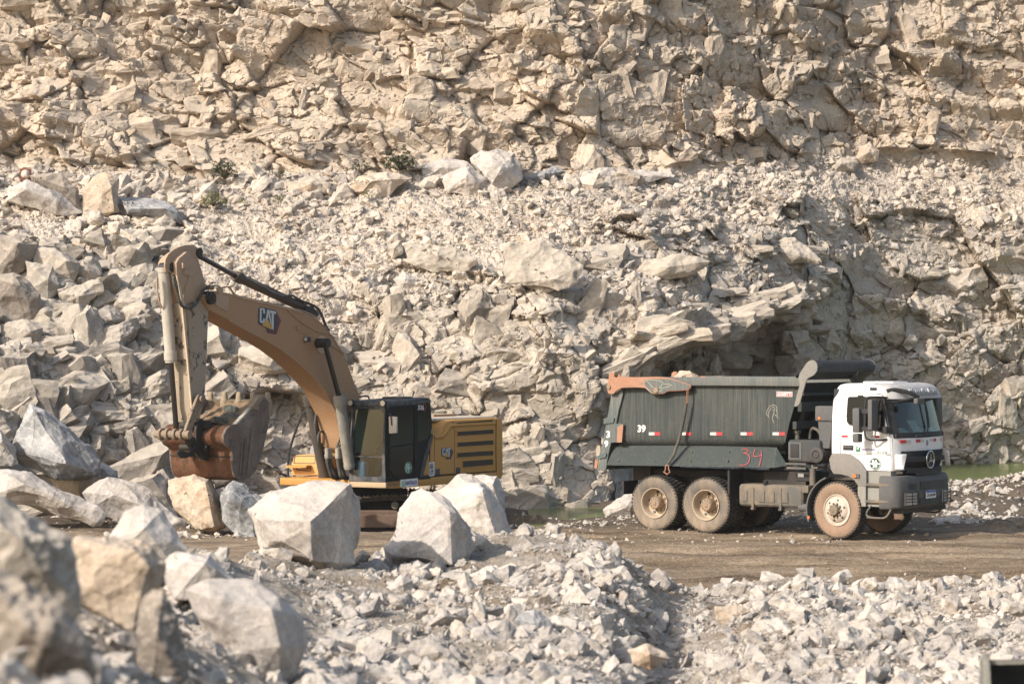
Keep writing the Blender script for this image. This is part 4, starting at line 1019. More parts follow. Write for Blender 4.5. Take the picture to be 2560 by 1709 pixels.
for k in range(15):
    a = R(200 - k * 17); prof.append((cx_ + .155 * math.cos(a), cz_ + .155 * math.sin(a)))
fx_, fz_ = fw[0]
prof = [(fx_ - .02, fz_ + .06)] + [(fx_ - .03, fz_ + .15)] + prof
b.loft([[(x, -1.28 + 2.56 * j / 10, z) for j in range(11)] for x, z in prof], caps=False, closed=False)
bmesh.ops.solidify(b.bm, geom=b.bm.faces[:], thickness=0.02)
b.build("spill_guard", paint("spill_guard_steel", (0.075, 0.078, 0.08), (0.17, 0.16, 0.145), amt=0.5, rough=0.5, streak=0.4, scol=(0.24, 0.225, 0.2)), truck, smooth=60)
b = MB()
for x, z, r in ((*S4(627, 370, -1.34), .06), (*S4(165, 340, -1.34), .045)):
    b.cyl((x, -1.325, z), (x, -1.36, z), r, n=16)
b.build("pivot_pin", MP_HUB, truck)
# tailgate and corner post
po = [(187,415),(210,408),(302,352),(300,420),(262,560),(235,700),(305,705),(292,882),(185,886),(160,1000),(135,1157),(55,1150),(75,1030),(100,900),(125,760),(150,640),(170,520)]
MB().xz([S4(x, y, -1.22) for x, y in po], -1.22, -1.168).bevel(.008, 1).build("corner_post", MP_DUMP, truck)
xa, z_t = S4(190, 420, -1.2); xb, z_b = S4(95, 1150, -1.2)
MB().prism([(xa - .02, -1.165, z_t), (xa + .05, -1.165, z_t), (xb + .05, -1.165, z_b), (xb - .02, -1.165, z_b)], (0, 2.33, 0)).build("tailgate", MP_DUMP, truck)
b = MB()
for q in ([(112,650),(150,640),(205,638),(216,648),(206,690),(112,702)], [(28,1032),(60,1010),(130,982),(141,990),(130,1030),(34,1047)]):
    b.xz([S4(x, y, -1.25) for x, y in q], -1.25, -1.222)
b.build("hinge_strap", MP_SKIRT, truck)
b = MB(); b.xz([S4(x, y, -1.25) for x, y in [(248,730),(306,705),(290,882),(244,882)]], -1.25, -1.222)
b.build("light_bracket", MP_RUST, truck, "rusty bracket plate on the rear corner post")
b = MB(); b.xz([S4(x, y, -1.23) for x, y in [(30,1050),(60,1046),(48,1140),(22,1135)]], -1.23, -1.2).build("rear_reflector", MP_RUST, truck)
# flared skirt
for sgn in (1, -1):
    top = [S4(x, y, -1.05) for x, y in ((225, 913), (700, 912), (1300, 918), (1802, 930))]
    bot = [S4(x, y, -1.30) for x, y in ((142, 1105), (670, 1112), (1250, 1122), (1765, 1131))]
    b = MB()
    b.loft([[(top[k][0], -1.05 * sgn, top[k][1]) for k in range(4)], [((top[k][0] + bot[k][0]) / 2, -1.18 * sgn, (top[k][1] + bot[k][1]) / 2) for k in range(4)], [(bot[k][0], -1.30 * sgn, bot[k][1]) for k in range(4)]], caps=False, closed=False)
    bmesh.ops.solidify(b.bm, geom=b.bm.faces[:], thickness=0.018 * sgn)
    for zx in (280, 625, 980, 1345):
        x, z = S4(zx, 972, -1.13); b.cyl((x, -1.10 * sgn, z), (x, -1.155 * sgn, z - .01), .018, n=8)
        x, z = S4(zx - 15, 1060, -1.25); b.cyl((x, -1.2 * sgn, z), (x, -1.275 * sgn, z - .01), .018, n=8)
    b.prism([(bot[3][0], -1.29 * sgn, bot[3][1]), (top[3][0], -1.05 * sgn, top[3][1]), (top[3][0] + .22, -0.98 * sgn, top[3][1] - .38)], (0.012, 0, 0))
    b.build("skirt", MP_SKIRT, truck, smooth=25)
# sheet tarpaulin strap: bare chain, sleeve, ring
cp = [S4(x, y, -1.36) for x, y in ((930, 378), (925, 500))]
b = MB()
for k in range(9):
    t = k / 8.0; x = cp[0][0] + (cp[1][0] - cp[0][0]) * t; z = cp[0][1] + (cp[1][1] - cp[0][1]) * t
    dx, dy = (.02, 0) if k % 2 else (0, .02)
    b.tube([(x + dx, -1.34 + dy, z + .02), (x + dx, -1.34 + dy, z - .02), (x - dx, -1.34 - dy, z - .02), (x - dx, -1.34 - dy, z + .02), (x + dx, -1.34 + dy, z + .02)], .007, 6)
chn = b.build("chain", MP_RUST, truck)
sl = [(923,500,-1.34),(905,620,-1.335),(880,740,-1.33),(850,860,-1.31),(822,940,-1.31),(800,1000,-1.33),(745,1092,-1.36)]
MB().tube(curve_pts([(S4(x, y, p)[0], p, S4(x, y, p)[1]) for x, y, p in sl], 5), .034, 8).build("sleeve", MP_HOSE, chn)
rg = [(722,1108),(716,1160),(700,1168),(735,1195),(765,1170),(752,1150),(748,1108),(722,1108)]
MB().tube([(S4(x, y, -1.36)[0], -1.36, S4(x, y, -1.36)[1]) for x, y in rg], .014, 6).build("hook", MP_RUST, chn)
# reflectors and writing on the body
def strip(x0, x1, y0, y1, pl, mats, name="reflector"):
    n = len(mats); h = None
    for k, mt in enumerate(mats):
        a = x0 + (x1 - x0) * k / n; c = x0 + (x1 - x0) * (k + 1) / n
        o = MB().xz([S4(a, y0, pl), S4(c, y0, pl), S4(c, y1, pl), S4(a, y1, pl)], pl, pl - .004).build(name, mt, h or truck, smooth=0)
        if h is None: h = o
for x0, x1 in ((557, 668), (870, 970), (1157, 1275), (1455, 1572), (1768, 1890)): strip(x0, x1, 783, 812, -1.169, (MC_STRIPW, MC_R))
def side_text(s, zf, x0, y0, x1, y1, pl, mat, name="lettering", parent=None, **kw):
    (xa, za), (xb, zb) = TK.side(zf(x0, y0), pl), TK.side(zf(x1, y1), pl)
    return lettering(s, name, mat, parent or truck, ((xa + xb) / 2, pl, (za + zb) / 2), (1, 0, (TK.side(zf(x1, y0), pl)[1] - za) / (xb - xa)), (0, 0, 1), abs(xb - xa), abs(za - zb), **kw)
side_text("39", Z4, 446, 711, 525, 784, -1.171, MC_W, "number", bold=.03)
side_text("3", Z4, 140, 768, 177, 838, -1.224, MC_W, "number", bold=.03)
side_text("9", Z4, 120, 862, 160, 928, -1.224, MC_W, "number", bold=.03)
pl_ = MB().xz([S4(x, y, -1.17) for x, y in ((1808, 385), (1962, 387), (1960, 436), (1807, 434))], -1.166, -1.172).build("maker_plate", MC_W, truck, smooth=0)
MB().xz([S4(x, y, -1.17) for x, y in ((1813, 390), (1957, 392), (1955, 431), (1812, 429))], -1.172, -1.174).build("plate_field", MC_R, pl_, smooth=0)
side_text("ROSSETTI", Z4, 1818, 397, 1951, 425, -1.1755, MC_W, "lettering", pl_, bold=.03, shear=.2)
def strokes(lines, zf, pf, r, mat, name, parent=truck):
    b = MB()
    for ln in lines:
        P3 = []
        for x, y in ln:
            p = pf(x, y); q = TK.side(zf(x, y), p); P3.append((q[0], p, q[1]))
        P3 = curve_pts(P3, 4)
        for a, c in zip(P3, P3[1:]):
            d = (c - a).normalized(); nrm = d.cross(Vector((0, 1, 0))).normalized() * r
            b.prism([a + nrm, c + nrm, c - nrm, a - nrm], (0, -.004, 0))
    return b.build(name, mat, parent, smooth=0)
skp = lambda x, y: -1.075 - 0.25 * (y - 922) / 200
strokes([[(1468,950),(1500,945),(1530,960),(1500,985),(1480,990)],[(1490,990),(1530,1000),(1545,1040),(1530,1080),(1480,1108),(1440,1095)]], Z4, skp, .008, MC_PINK, "scrawled_digit")
strokes([[(1600,950),(1580,1000),(1600,1020),(1660,1005)],[(1655,960),(1660,1010),(1650,1060),(1635,1115)]], Z4, skp, .008, MC_PINK, "scrawled_digit")
strokes([[(1770,515),(1740,530),(1715,570),(1705,620)],[(1770,515),(1800,525),(1812,560),(1805,580)],[(1745,560),(1725,600),(1730,640)],[(1760,540),(1735,580),(1718,625)],[(1800,560),(1815,610),(1800,620)],[(1770,560),(1785,590),(1770,610)],[(1780,600),(1765,650),(1780,690)],[(1765,530),(1785,545),(1790,570)],[(1790,610),(1825,645)]], Z4, lambda x, y: -1.168, .0045, MC_CHALK, "scratch_drawing")
strokes([[(505,300),(560,270),(680,285),(690,310),(660,345)],[(660,345),(700,350),(780,320),(700,310)],[(690,370),(640,390)],[(520,330),(580,400)],[(540,280),(600,350)]], Z4, lambda x, y: -1.337, .005, MC_CHALK, "scratches")

# chassis
b = MB()
for y in (-.42, .36): b.box(-5.15, 1.0, y, y + .07, .86, 1.14)
for x in (-4.9, -3.8, -2.6, -1.6): b.box(x, x + .12, -.36, .36, .9, 1.1)
b.box(-5.2, -1.1, -.5, .5, 1.15, 1.30); b.box(-5.35, -4.9, -.62, .62, 1.05, 1.4); b.box(-4.2, -3.3, -.8, .8, .62, .9)
b.build("chassis", MP_CHASSIS, truck)
b = MB(); b.cyl((-2.4, -.1, 1.0), (-1.2, 0, 1.2), .12); b.box(-1.9, -.9, -.9, -.35, .95, 1.35).build("gearbox", MP_CHASSIS, truck)
xa, za = S4(335, 1258, -1.1); xb, zb = S4(430, 1392, -1.1)
MB().box(xa - .04, xa + .0, -1.2, -.62, zb, za).build("rear_mudflap", MP_BLACK, truck)
MB().box(xa - .04, xa, .62, 1.2, zb, za).build("rear_mudflap", MP_BLACK, truck)
MB().box(-2.62, -2.57, -1.2, -.6, .74, 1.36).bevel(.01, 1).build("mudflap", MP_BLACK, truck)
MB().box(-2.62, -2.57, .6, 1.2, .74, 1.36).build("mudflap", MP_BLACK, truck)
for x in (-4.40, -3.13, 0.0): MB().cyl((x, -.8, .6), (x, .8, .6), .09).build("axle", MP_CHASSIS, truck)

# wheels
def wheel(x, y_out, sgn, front, steer=0.0):
    """sgn -1: the near side. the wheel is built with its outer face at local y = 0 pointing to -y"""
    h = bpy.data.objects.new("wheel", None); COL.objects.link(h); h.parent = truck
    h.location = (x, y_out, .60); h.rotation_euler = (0, 0, steer + (0 if sgn < 0 else math.pi))
    tm = MP_TYREB if front else MP_TYRE
    b = MB(); b.lathe([(.035, .325), (.015, .36), (.0, .42), (-.004, .47), (.004, .53), (.03, .575)], (0, 0, 0), 64)
    b.lathe([(.33, .325), (.345, .42), (.335, .52), (.30, .575)], (0, 0, 0), 64); b.build("sidewall", tm, h, smooth=40)
    b = MB(); b.lathe([(.03, .574), (.05, .583), (.30, .583), (.30, .574)], (0, 0, 0), 64)
    n = 46
    for k in range(n):
        for side in (0, 1):
            a = 2 * math.pi * (k + .5 * side) / n; c, s_ = math.cos(a), math.sin(a)
            y0, y1 = (.012, .15) if side == 0 else (.18, .32)
            w = .026
            def pt(r, t, y): return (c * r - s_ * t, y, s_ * r + c * t)
            rr_ = (.572, .607)
            rb = .548 if side == 0 else .572
            b.loft([[pt(rb, -w, y0), pt(rb, w, y0), pt(.572, w, y1), pt(.572, -w, y1)], [pt(rr_[1] - .012, -w * .8, y0 + .006), pt(rr_[1] - .012, w * .8, y0 + .006), pt(rr_[1], w * .8, y1 - .006), pt(rr_[1], -w * .8, y1 - .006)]])
    b.build("tread", MP_TREAD, h, smooth=0)
    if front:
        b = MB(); b.lathe([(.03, .325), (.01, .33), (.005, .315), (.03, .30), (.035, .26), (.0, .235), (-.015, .20), (-.03, .165), (-.03, .11), (-.03, .001)], (0, 0, 0), 48)
        rim = b.build("rim", MP_RIMW, h)
        b = MB(); b.lathe([(-.03, .118), (-.10, .112), (-.125, .095), (-.13, .04), (-.14, .03), (-.14, .001)], (0, 0, 0), 32); b.build("hub", MP_MUD, h)
        for k in range(10):
            a = 2 * math.pi * k / 10; MB().cyl((math.cos(a) * .14, -.03, math.sin(a) * .14), (math.cos(a) * .14, -.075, math.sin(a) * .14), .022, .018, 6).build("wheel_nut", MP_HUB, h)
        b = MB()
        for k in range(6):
            a = 2 * math.pi * (k + .3) / 6; p = Vector((math.cos(a) * .212, -.012, math.sin(a) * .212)); nn = Vector((math.cos(a) * .35, -1, math.sin(a) * .35)).normalized()
            b.cyl(p - nn * .01, p + nn * .006, .022, n=12)
        b.build("rim_hole", MC_K, h)
    else:
        b = MB(); b.lathe([(.03, .325), (.0, .33), (-.002, .318), (.015, .305), (.05, .295), (.18, .275), (.20, .25), (.215, .20), (.22, .12), (.22, .001)], (0, 0, 0), 48)
        rim = b.build("rim", MP_RIM, h)
        b = MB(); b.lathe([(.22, .145), (.10, .14), (.03, .135), (.01, .12), (.005, .05), (-.01, .04), (-.01, .001)], (0, 0, 0), 32)
        for k in range(10):
            a = 2 * math.pi * k / 10; b.cyl((math.cos(a) * .175, .22, math.sin(a) * .175), (math.cos(a) * .175, .17, math.sin(a) * .175), .02, n=6)
            b.cyl((math.cos(a) * .105, .012, math.sin(a) * .105), (math.cos(a) * .105, -.005, math.sin(a) * .105), .013, n=6)
        b.build("hub", MP_HUB, h)
        b = MB()
        for k in range(5):
            a = 2 * math.pi * (k + .35) / 5; b.cyl((math.cos(a) * .235, .20, math.sin(a) * .235), (math.cos(a) * .23, .188, math.sin(a) * .23), .03, n=12)
        b.build("rim_hole", MC_K, h)
    return h
wheel(0.0, -1.24, -1, True, R(-7)); wheel(0.0, 1.24, 1, True, R(-7))
for x in (-3.13, -4.42):
    wheel(x, -1.25, -1, False); wheel(x, 1.25, 1, False)
    wheel(x, -.88, -1, False); wheel(x, .88, 1, False)

# tank, mudguards, tanks behind the cab
def rbox(x0, x1, y0, y1, z0, z1, r, mat, name, parent=truck, seg=3):
    return MB().box(x0, x1, y0, y1, z0, z1).bevel(r, seg).build(name, mat, parent)
xa, za = S7(1430, 345, -1.18); xb, zb = S7(2062, 598, -1.18)
ft = rbox(xa, xb, -1.18, -.55, zb + .02, za, .10, MP_MUD, "fuel_tank")
b = MB()
for zx in (1575, 1845):
    x = S7(zx, 500, -1.18)[0]
    b.box(x - .03, x + .03, -1.195, -.6, zb + .005, zb + .02); b.box(x - .03, x + .03, -1.20, -1.182, zb, za - .07); b.box(x - .035, x + .035, -1.22, -1.1, zb - .045, zb + .0)
for zx in (1490, 1660, 1755, 1890):
    x = S7(zx, 500, -1.18)[0]; b.box(x - .075, x + .075, -1.198, -1.182, zb + .12, za - .14)
b.bevel(.006, 1).build("tank_strap", MP_MUD, ft)
x, z = S7(1705, 345, -1.1)
MB().cyl((x, -1.1, z - .03), (x, -1.14, z + .06), .055).build("filler_cap", MP_BLACK, ft)
MB().cyl((-.93, -1.10, .62), (-.70, -1.10, .62), .085).build("air_tank", MP_PLASTIC, truck)
rbox(-.84, -.68, -1.2, -1.05, .93, 1.08, .02, MP_MUD, "valve_box")
def arc_guard(x, y0, y1, r, a0, a1, name, mat, t=.03):
    b = MB(); n = 22; rr_ = []
    for k in range(n + 1):
        a = R(a0 + (a1 - a0) * k / n); c, s_ = math.cos(a), math.sin(a)
        rr_.append([(x + c * r, y0, .6 + s_ * r), (x + c * (r + t), y0, .6 + s_ * (r + t)), (x + c * (r + t), y1, .6 + s_ * (r + t)), (x + c * r, y1, .6 + s_ * r)])
    b.loft(rr_); return b.build(name, mat, truck, smooth=40)
arc_guard(.02, -1.25, -.88, .70, 201, 112, "front_mudguard", MP_PLASTIC); arc_guard(.02, .88, 1.25, .70, 201, 112, "front_mudguard", MP_PLASTIC)
MB().box(-.66, -.62, -1.262, -1.25, .40, .46).build("side_marker", MC_ORNG, truck)
xa, za = S4(1918, 855, -1.12); xb, zb = S4(2062, 1078, -1.12)
hy = MB().box(xa, xb + .42, -1.12, -.45, zb, za).bevel(.06, 3).build("hydraulic_tank", paint("hydraulic_tank_grey", (0.035, 0.04, 0.042), (0.14, 0.125, 0.1), amt=0.35, rough=0.6), truck)
MB().box(xa + .015, xb - .02, -1.135, -1.118, zb + .05, za - .05).bevel(.03).build("tank_face", MP_PLASTIC, hy)
MB().box(xa + .07, xb - .08, -1.15, -1.134, zb + .1, za - .08).bevel(.025).build("embossed_panel", MP_BLACK, hy)
x, z = S4(2008, 850, -.9)
MB().cyl((x, -.9, z - .02), (x, -.9, z + .13), .055).cyl((x, -.9, z + .12), (x, -.9, z + .19), .08).build("filler_cap", MP_MUD, hy)
MB().tube(curve_pts([(xb - .0, -.8, za + .02), (xb + .03, -.82, za + .17), (xb + .14, -.9, za + .24), (xb + .3, -.95, za + .16), (xb + .36, -.95, za - .05), (xb + .3, -.95, za - .3)], 6), .032, 10).build("hose", MP_HOSE, hy)
b = MB(); b.box(xa - .04, xb + .1, -1.16, -.5, zb - .05, zb - .015); b.box(xa, xb + .1, -1.18, -1.14, zb - .14, zb - .10); b.build("tank_bracket", MP_MUD, hy)
x, z = S4(2192, 1005, -1.15)
af = MB().lathe([(0, .001), (0, .06), (.02, .075), (.0, .09), (.0, .125), (.02, .165), (.06, .17), (.07, .155), (.12, .155), (.13, .165), (.5, .165), (.5, .001)], (x, -1.17, z), 36).build("air_filter", paint("filter_black", (0.045, 0.043, 0.042), (0.17, 0.14, 0.11), amt=0.5, rough=0.6), truck)
x0, zt = S5(310, 700, -1.05); x1, zb2 = S5(500, 905, -1.05)
sn = rbox(x0, x1 + .10, -1.1, -.75, zb2, zt, .05, MP_PLASTIC, "air_intake")
xs0, zs0 = S5(430, 1190, -1.0)
b = MB(); b.loft([[(x0 + .06, -1.06, zb2), (x1 + .04, -1.06, zb2), (x1 + .04, -.8, zb2), (x0 + .06, -.8, zb2)], [(x0 + .075, -1.05, zb2 - .2), (x1 + .03, -1.05, zb2 - .2), (x1 + .03, -.8, zb2 - .2), (x0 + .075, -.8, zb2 - .2)], [(xs0 - .1, -1.04, zs0 - .1), (xs0 + .12, -1.04, zs0 - .1), (xs0 + .12, -.85, zs0 - .1), (xs0 - .1, -.85, zs0 - .1)]])
b.build("intake_duct", MP_PLASTIC, sn)
x, z = S5(355, 862, -1.1); MB().box(x - .02, x + .03, -1.112, -1.101, z - .03, z + .03).build("orange_sticker", MC_ORNG, sn)
b = MB(); x, z = S4(2160, 1150, -1.0); b.cyl((x, -1.0, z + .02), (x, -1.0, z - .32), .065); b.cyl((x, -1.0, z + .1), (x, -1.0, z), .03); b.box(x - .02, x + .12, -1.02, -.6, z + .03, z + .06).build("oil_filter", MP_MUD, truck)
x, z = S4(2040, 1200, -.9); bb = rbox(x - .10, x + .30, -.92, -.5, z - .13, z + .08, .015, MP_BLACK, "battery_box")
MB().box(x - .05, x + .09, -.926, -.921, z - .04, z + .03).build("warning_sticker", MC_W, bb)

# cab shell: stacked rounded outlines, the windscreen left open
ZB = 1.44
sl = [(1.44, .60, 1.24, 1.40, 1.215), (1.60, .30, 1.25, 1.43, 1.22), (1.762, -.148, 1.25, 1.45, 1.225), (1.83, -.148, 1.25, 1.455, 1.225), (2.10, -.148, 1.245, 1.45, 1.225), (2.185, -.148, 1.235, 1.44, 1.22), (2.50, -.148, 1.15, 1.36, 1.205), (2.80, -.14, 1.075, 1.28, 1.185), (2.925, -.125, 1.045, 1.245, 1.17), (3.05, -.085, 1.015, 1.20, 1.145), (3.13, -.06, .98, 1.15, 1.125), (3.185, -.02, .90, 1.05, 1.08), (3.215, .08, .78, .9, 1.0)]
def cab_ring(z, xr, xs, xc, w, grow=0.0):
    w += grow; r = []
    r += [(xr - grow + .10, -w), (xs - .16, -w), (xs - .05, -w + .02), (xs + .01, -w + .09), (xs + (xc - xs) * .35, -w + .24)]
    r += [(xc - (xc - xs) * .45 * (abs(t)) ** 2.0 if abs(t) < .99 else xs, t * (w - .24)) for t in (-.66, -.33, 0, .33, .66)]
    r += [(xs + (xc - xs) * .35, w - .24), (xs + .01, w - .09), (xs - .05, w - .02), (xs - .16, w), (xr - grow + .10, w), (xr - grow + .02, w - .03), (xr - grow, w - .10), (xr - grow, -w + .10), (xr - grow + .02, -w + .03)]
    return [(x, y, z) for x, y in r]
b = MB(); rings = [cab_ring(*q) for q in sl]; vs = b.loft(rings)
kill = []
for f in b.bm.faces:
    c = f.calc_center_median()
    if 2.19 < c.z < 2.92 and f.normal.x > .3 and abs(c.y) < 1.15: kill.append(f)
b.bm.normal_update()
kill = [f for f in b.bm.faces if 2.19 < f.calc_center_median().z < 2.92 and f.calc_center_median().x > 1.02 and abs(f.calc_center_median().y) < 1.16]
bmesh.ops.delete(b.bm, geom=kill, context='FACES')
cab = b.build("cab", MP_WHITE, truck, smooth=45)
# windscreen and its black surround
fr_i = range(4, 11)
b = MB(); b.loft([[Vector(rings[k][i]) + Vector((-.006, 0, 0)) for i in fr_i] for k in range(5, 9)], caps=False, closed=False)
ws = b.build("windscreen", MG_TRUCK, cab, smooth=60)
b = MB()
lowr = [cab_ring(z, -.148, xs, xc, w, .006) for z, xs, xc, w in ((2.10, 1.246, 1.452, 1.225), (2.175, 1.237, 1.442, 1.221), (2.215, 1.228, 1.434, 1.22))]
b.loft([[r[i] for i in range(3, 12)] for r in lowr], caps=False, closed=False)
tops = [cab_ring(z, -.148, xs, xc, w, .006) for z, xs, xc, w in ((2.86, 1.062, 1.264, 1.178), (2.93, 1.045, 1.246, 1.17))]
b.loft([[r[i] for i in range(3, 12)] for r in tops], caps=False, closed=False)
for a, c in ((2, 4), (10, 12)):
    b.loft([[cab_ring(*sl[k], .006)[i] for i in range(a, c + 1)] for k in range(5, 9)], caps=False, closed=False)
b.build("windscreen_frame", MP_BLACK, cab, smooth=60)
b = MB(); b.box(1.0, 1.30, -1.1, 1.1, 2.10, 2.19); b.box(-.1, 0.0, -1.15, 1.15, 1.8, 3.1); b.box(.1, .5, -1.05, -.45, 1.8, 2.75); b.box(.1, .5, .45, 1.05, 1.8, 2.75); b.box(-.05, 1.2, -1.15, 1.15, 1.80, 1.84)
b.build("interior", MP_BLACK, cab)
b = MB(); b.prism([(1.22, -.88, 2.195), (1.25, -.38, 2.195), (1.08, -.40, 2.30), (1.05, -.80, 2.30)], (.004, 0, .004)); b.prism([(1.30, -.30, 2.2), (1.30, .10, 2.2), (1.17, -.05, 2.45), (1.17, -.38, 2.45)], (.004, 0, .004)); b.prism([(1.28, .55, 2.2), (1.26, .86, 2.2), (1.16, .74, 2.32), (1.18, .52, 2.32)], (.004, 0, .004))
b.build("papers", MC_PAPER, cab, smooth=0)
b = MB(); b.tube(curve_pts([(1.452, -.18, 2.13), (1.46, -.02, 2.2), (1.445, .10, 2.36)], 5), .013, 6); b.tube([(1.45, .06, 2.3), (1.40, .10, 2.55), (1.335, .14, 2.82)], .02, 6); b.tube([(1.45, .12, 2.3), (1.40, .14, 2.6), (1.34, .14, 2.82)], .012, 6); b.tube([(1.464, -.55, 2.14), (1.468, 0.2, 2.135)], .02, 6)
b.tube([(1.14, 1.12, 2.45), (1.2, 1.10, 2.2)], .015, 6)
b.build("wiper", MP_BLACK, cab)
def visor_ring(z, x, w): return [(x - .30 + .06 * (z - 2.9), -w, z), (x - .17, -w + .06, z), (x - .09, -w + .22, z)] + [(x - .06 * t * t, t * .9, z) for t in (-.8, -.5, -.2, .2, .5, .8)] + [(x - .09, w - .22, z), (x - .17, w - .06, z), (x - .30 + .06 * (z - 2.9), w, z)]
b = MB(); b.loft([visor_ring(z, x, w) for z, x, w in ((2.905, 1.42, 1.17), (2.97, 1.395, 1.16), (3.08, 1.345, 1.14), (3.16, 1.27, 1.11), (3.208, 1.15, 1.07), (3.225, .95, 1.02))], caps=False, closed=False)
bmesh.ops.solidify(b.bm, geom=b.bm.faces[:], thickness=0.02)
vis = b.build("sun_visor", MP_WHITE, cab, smooth=50)
lettering("Mercedes-Benz", "lettering", MC_LGREY, vis, (1.412, -.10, 3.045), (0, 1, 0), (-.43, 0, 1), 1.24, .145, thick=.022)
# doors and side glass
for sg in (1, -1):
    w = -1.2255
    def P(x, y): return TK.side(Z5(x, y), w)
    dr = [P(635,1335),(P(632,1200)),P(640,700),P(650,560),P(665,542),P(1130,545),P(1165,560),P(1190,640),P(1240,860),P(1278,1080),P(1285,1335)]
    def on_cab(pts, o):       # follow the lean of the cab side
        out = []
        for x, z in pts:
            zz = [q[0] for q in sl]; ww = [q[4] for q in sl]
            out.append((x, -sg * (float(np.interp(z, zz, ww)) + o), z))
        return out
    b = MB(); ring_ = on_cab(dr, .003); b.tube(ring_ + [ring_[0]], .0065, 4)
    d = b.build("door", MP_PLASTIC, cab)
    gl_ = [P(722,600),P(735,590),P(900,588),P(1150,592),P(1185,640),P(1200,800),P(1205,1035),P(1190,1042),P(1020,1005),P(850,965),P(745,940),P(722,905),P(715,840)]
    b = MB(); gp = on_cab(gl_, .006); b.prism(gp, (0, -sg * .008, 0)); b.build("window", MG_DARK, d, smooth=0)
    fp = on_cab(gl_, .008); MB().tube(fp + [fp[0]], .014, 6).build("window_seal", MP_BLACK, d)
    hx0, hz0 = P(668, 1212); hx1, hz1 = P(803, 1282)
    hb = MB().box(hx0, hx1, -sg * 1.224, -sg * 1.234, hz1, hz0).bevel(.012).build("handle", MP_BLACK, d)
    MB().box(hx0 + .03, hx1 - .02, -sg * 1.234, -sg * 1.246, hz0 - .05, hz0 - .025).build("grip", MP_PLASTIC, hb)
    x, z = P(1037, 480); MB().box(x - .075, x + .075, -sg * 1.13, -sg * 1.155, z - .03, z + .03).bevel(.01).build("roof_marker", MP_BLACK, cab)
    x, z = P(885, 572); MB().box(x - .06, x + .06, -sg * 1.19, -sg * 1.205, z - .02, z + .02).build("window_visor", MP_BLACK, cab)
for x0, x1, mats in ((648, 812, (MC_R, MC_STRIPW)), (1030, 1198, (MC_STRIPW, MC_R, MC_STRIPW))):
    n = len(mats); h0 = None
    for k, mt in enumerate(mats):
        a = x0 + (x1 - x0) * k / n; c = x0 + (x1 - x0) * (k + 1) / n; y0, y1 = (1082, 1112) if n == 2 else (1088, 1120)
        o = MB().xz([TK.side(Z5(p, q), -1.226) for p, q in ((a, y0), (c, y0), (c, y1), (a, y1))], -1.222, -1.230).build("reflector", mt, h0 or cab, smooth=0); h0 = h0 or o
side_text("SANTIAGO", Z5, 905, 1254, 1090, 1286, -1.228, MC_NAVY, parent=cab, bold=.025)
side_text("4144", Z5, 1102, 1297, 1245, 1322, -1.228, MC_K, parent=cab, bold=.02, shear=.4)
b = MB()
for x0, y0, x1, y1 in ((836,1240,892,1302),):
    b.xz([TK.side(Z5(x, y), -1.228) for x, y in ((838,1262),(850,1256),(866,1278),(872,1240),(893,1240),(892,1302),(836,1302))], -1.224, -1.229)
for x, y, r in ((848,1240,8),(860,1238,5),(836,1247,6),(825,1240,4),(843,1252,5)): b.xz([TK.side(Z5(x + r * dx, y + r * dy), -1.228) for dx, dy in ((-1,-.7),(1,-1),(.8,1),(-1,.8))], -1.224, -1.229)
b.build("logo", MC_GREEN, cab, smooth=0)
def disc(name, mat, parent, x, z, r, y, th, sx=1.0):
    return MB().xz([(x + r * sx * math.cos(k * math.pi / 20), z + r * math.sin(k * math.pi / 20)) for k in range(40)], y, y - th).build(name, mat, parent, smooth=0)
x, z = TK.side(Z5(1085, 1457), -1.222); rd = abs(TK.side(Z5(1085, 1372), -1.222)[1] - z)
ds = disc("fleet_badge", MC_DGREEN, cab, x, z, rd, -1.216, .010)
b = MB()
for k in range(40):
    a0, a1 = k * math.pi / 20, (k + 1) * math.pi / 20
    b.xz([(x + rd * .94 * math.cos(a0), z + rd * .94 * math.sin(a0)), (x + rd * .94 * math.cos(a1), z + rd * .94 * math.sin(a1)), (x + rd * .87 * math.cos(a1), z + rd * .87 * math.sin(a1)), (x + rd * .87 * math.cos(a0), z + rd * .87 * math.sin(a0))], -1.2265, -1.2285)
b.box(x - rd * .88, x + rd * .88, -1.2285, -1.2265, z - .012, z + .012); b.build("badge_ring", MC_W, ds, smooth=0)
lettering("BA", "lettering", MC_W, ds, (x, -1.2285, z + rd * .38), (1, 0, 0), (0, 0, 1), rd * .95, rd * .52, bold=.03)
lettering("39", "lettering", MC_W, ds, (x, -1.2285, z - rd * .40), (1, 0, 0), (0, 0, 1), rd * .82, rd * .52, bold=.03)
# mirrors
for sg in (1, -1):
    def bx(x0, x1, y0, y1, z0, z1): return MB().box(x0, x1, -sg * y0, -sg * y1, z0, z1).bevel(.03, 2)
    mh = bx(.56, .72, 1.42, 1.62, 2.22, 2.72).build("side_mirror", MP_PLASTIC, cab)
    bx(.56, .70, 1.42, 1.62, 2.02, 2.20).build("lower_mirror", MP_PLASTIC, mh)
    bx(.92, 1.02, 1.36, 1.64, 2.28, 2.90).build("side_mirror", MP_PLASTIC, cab)
    b = MB(); b.tube(curve_pts([(1.15, -sg * 1.2, 2.93), (1.0, -sg * 1.45, 2.95), (.82, -sg * 1.5, 2.9), (.80, -sg * 1.5, 2.5), (.82, -sg * 1.48, 2.1), (1.15, -sg * 1.22, 2.08)], 5), .02, 8)
    for z in (2.3, 2.66): b.box(.72, .93, -sg * 1.5, -sg * 1.54, z - .045, z + .045)
    b.build("mirror_arm", MP_BLACK, cab)
x, z = TK.side(Z5(1220, 1015), -1.26); rbox(x - .05, x + .06, -1.33, -1.215, z - .07, z + .07, .02, MP_BLACK, "camera_pod", cab)
def fp(xz, x): return TK.front(Z5(*xz), x)
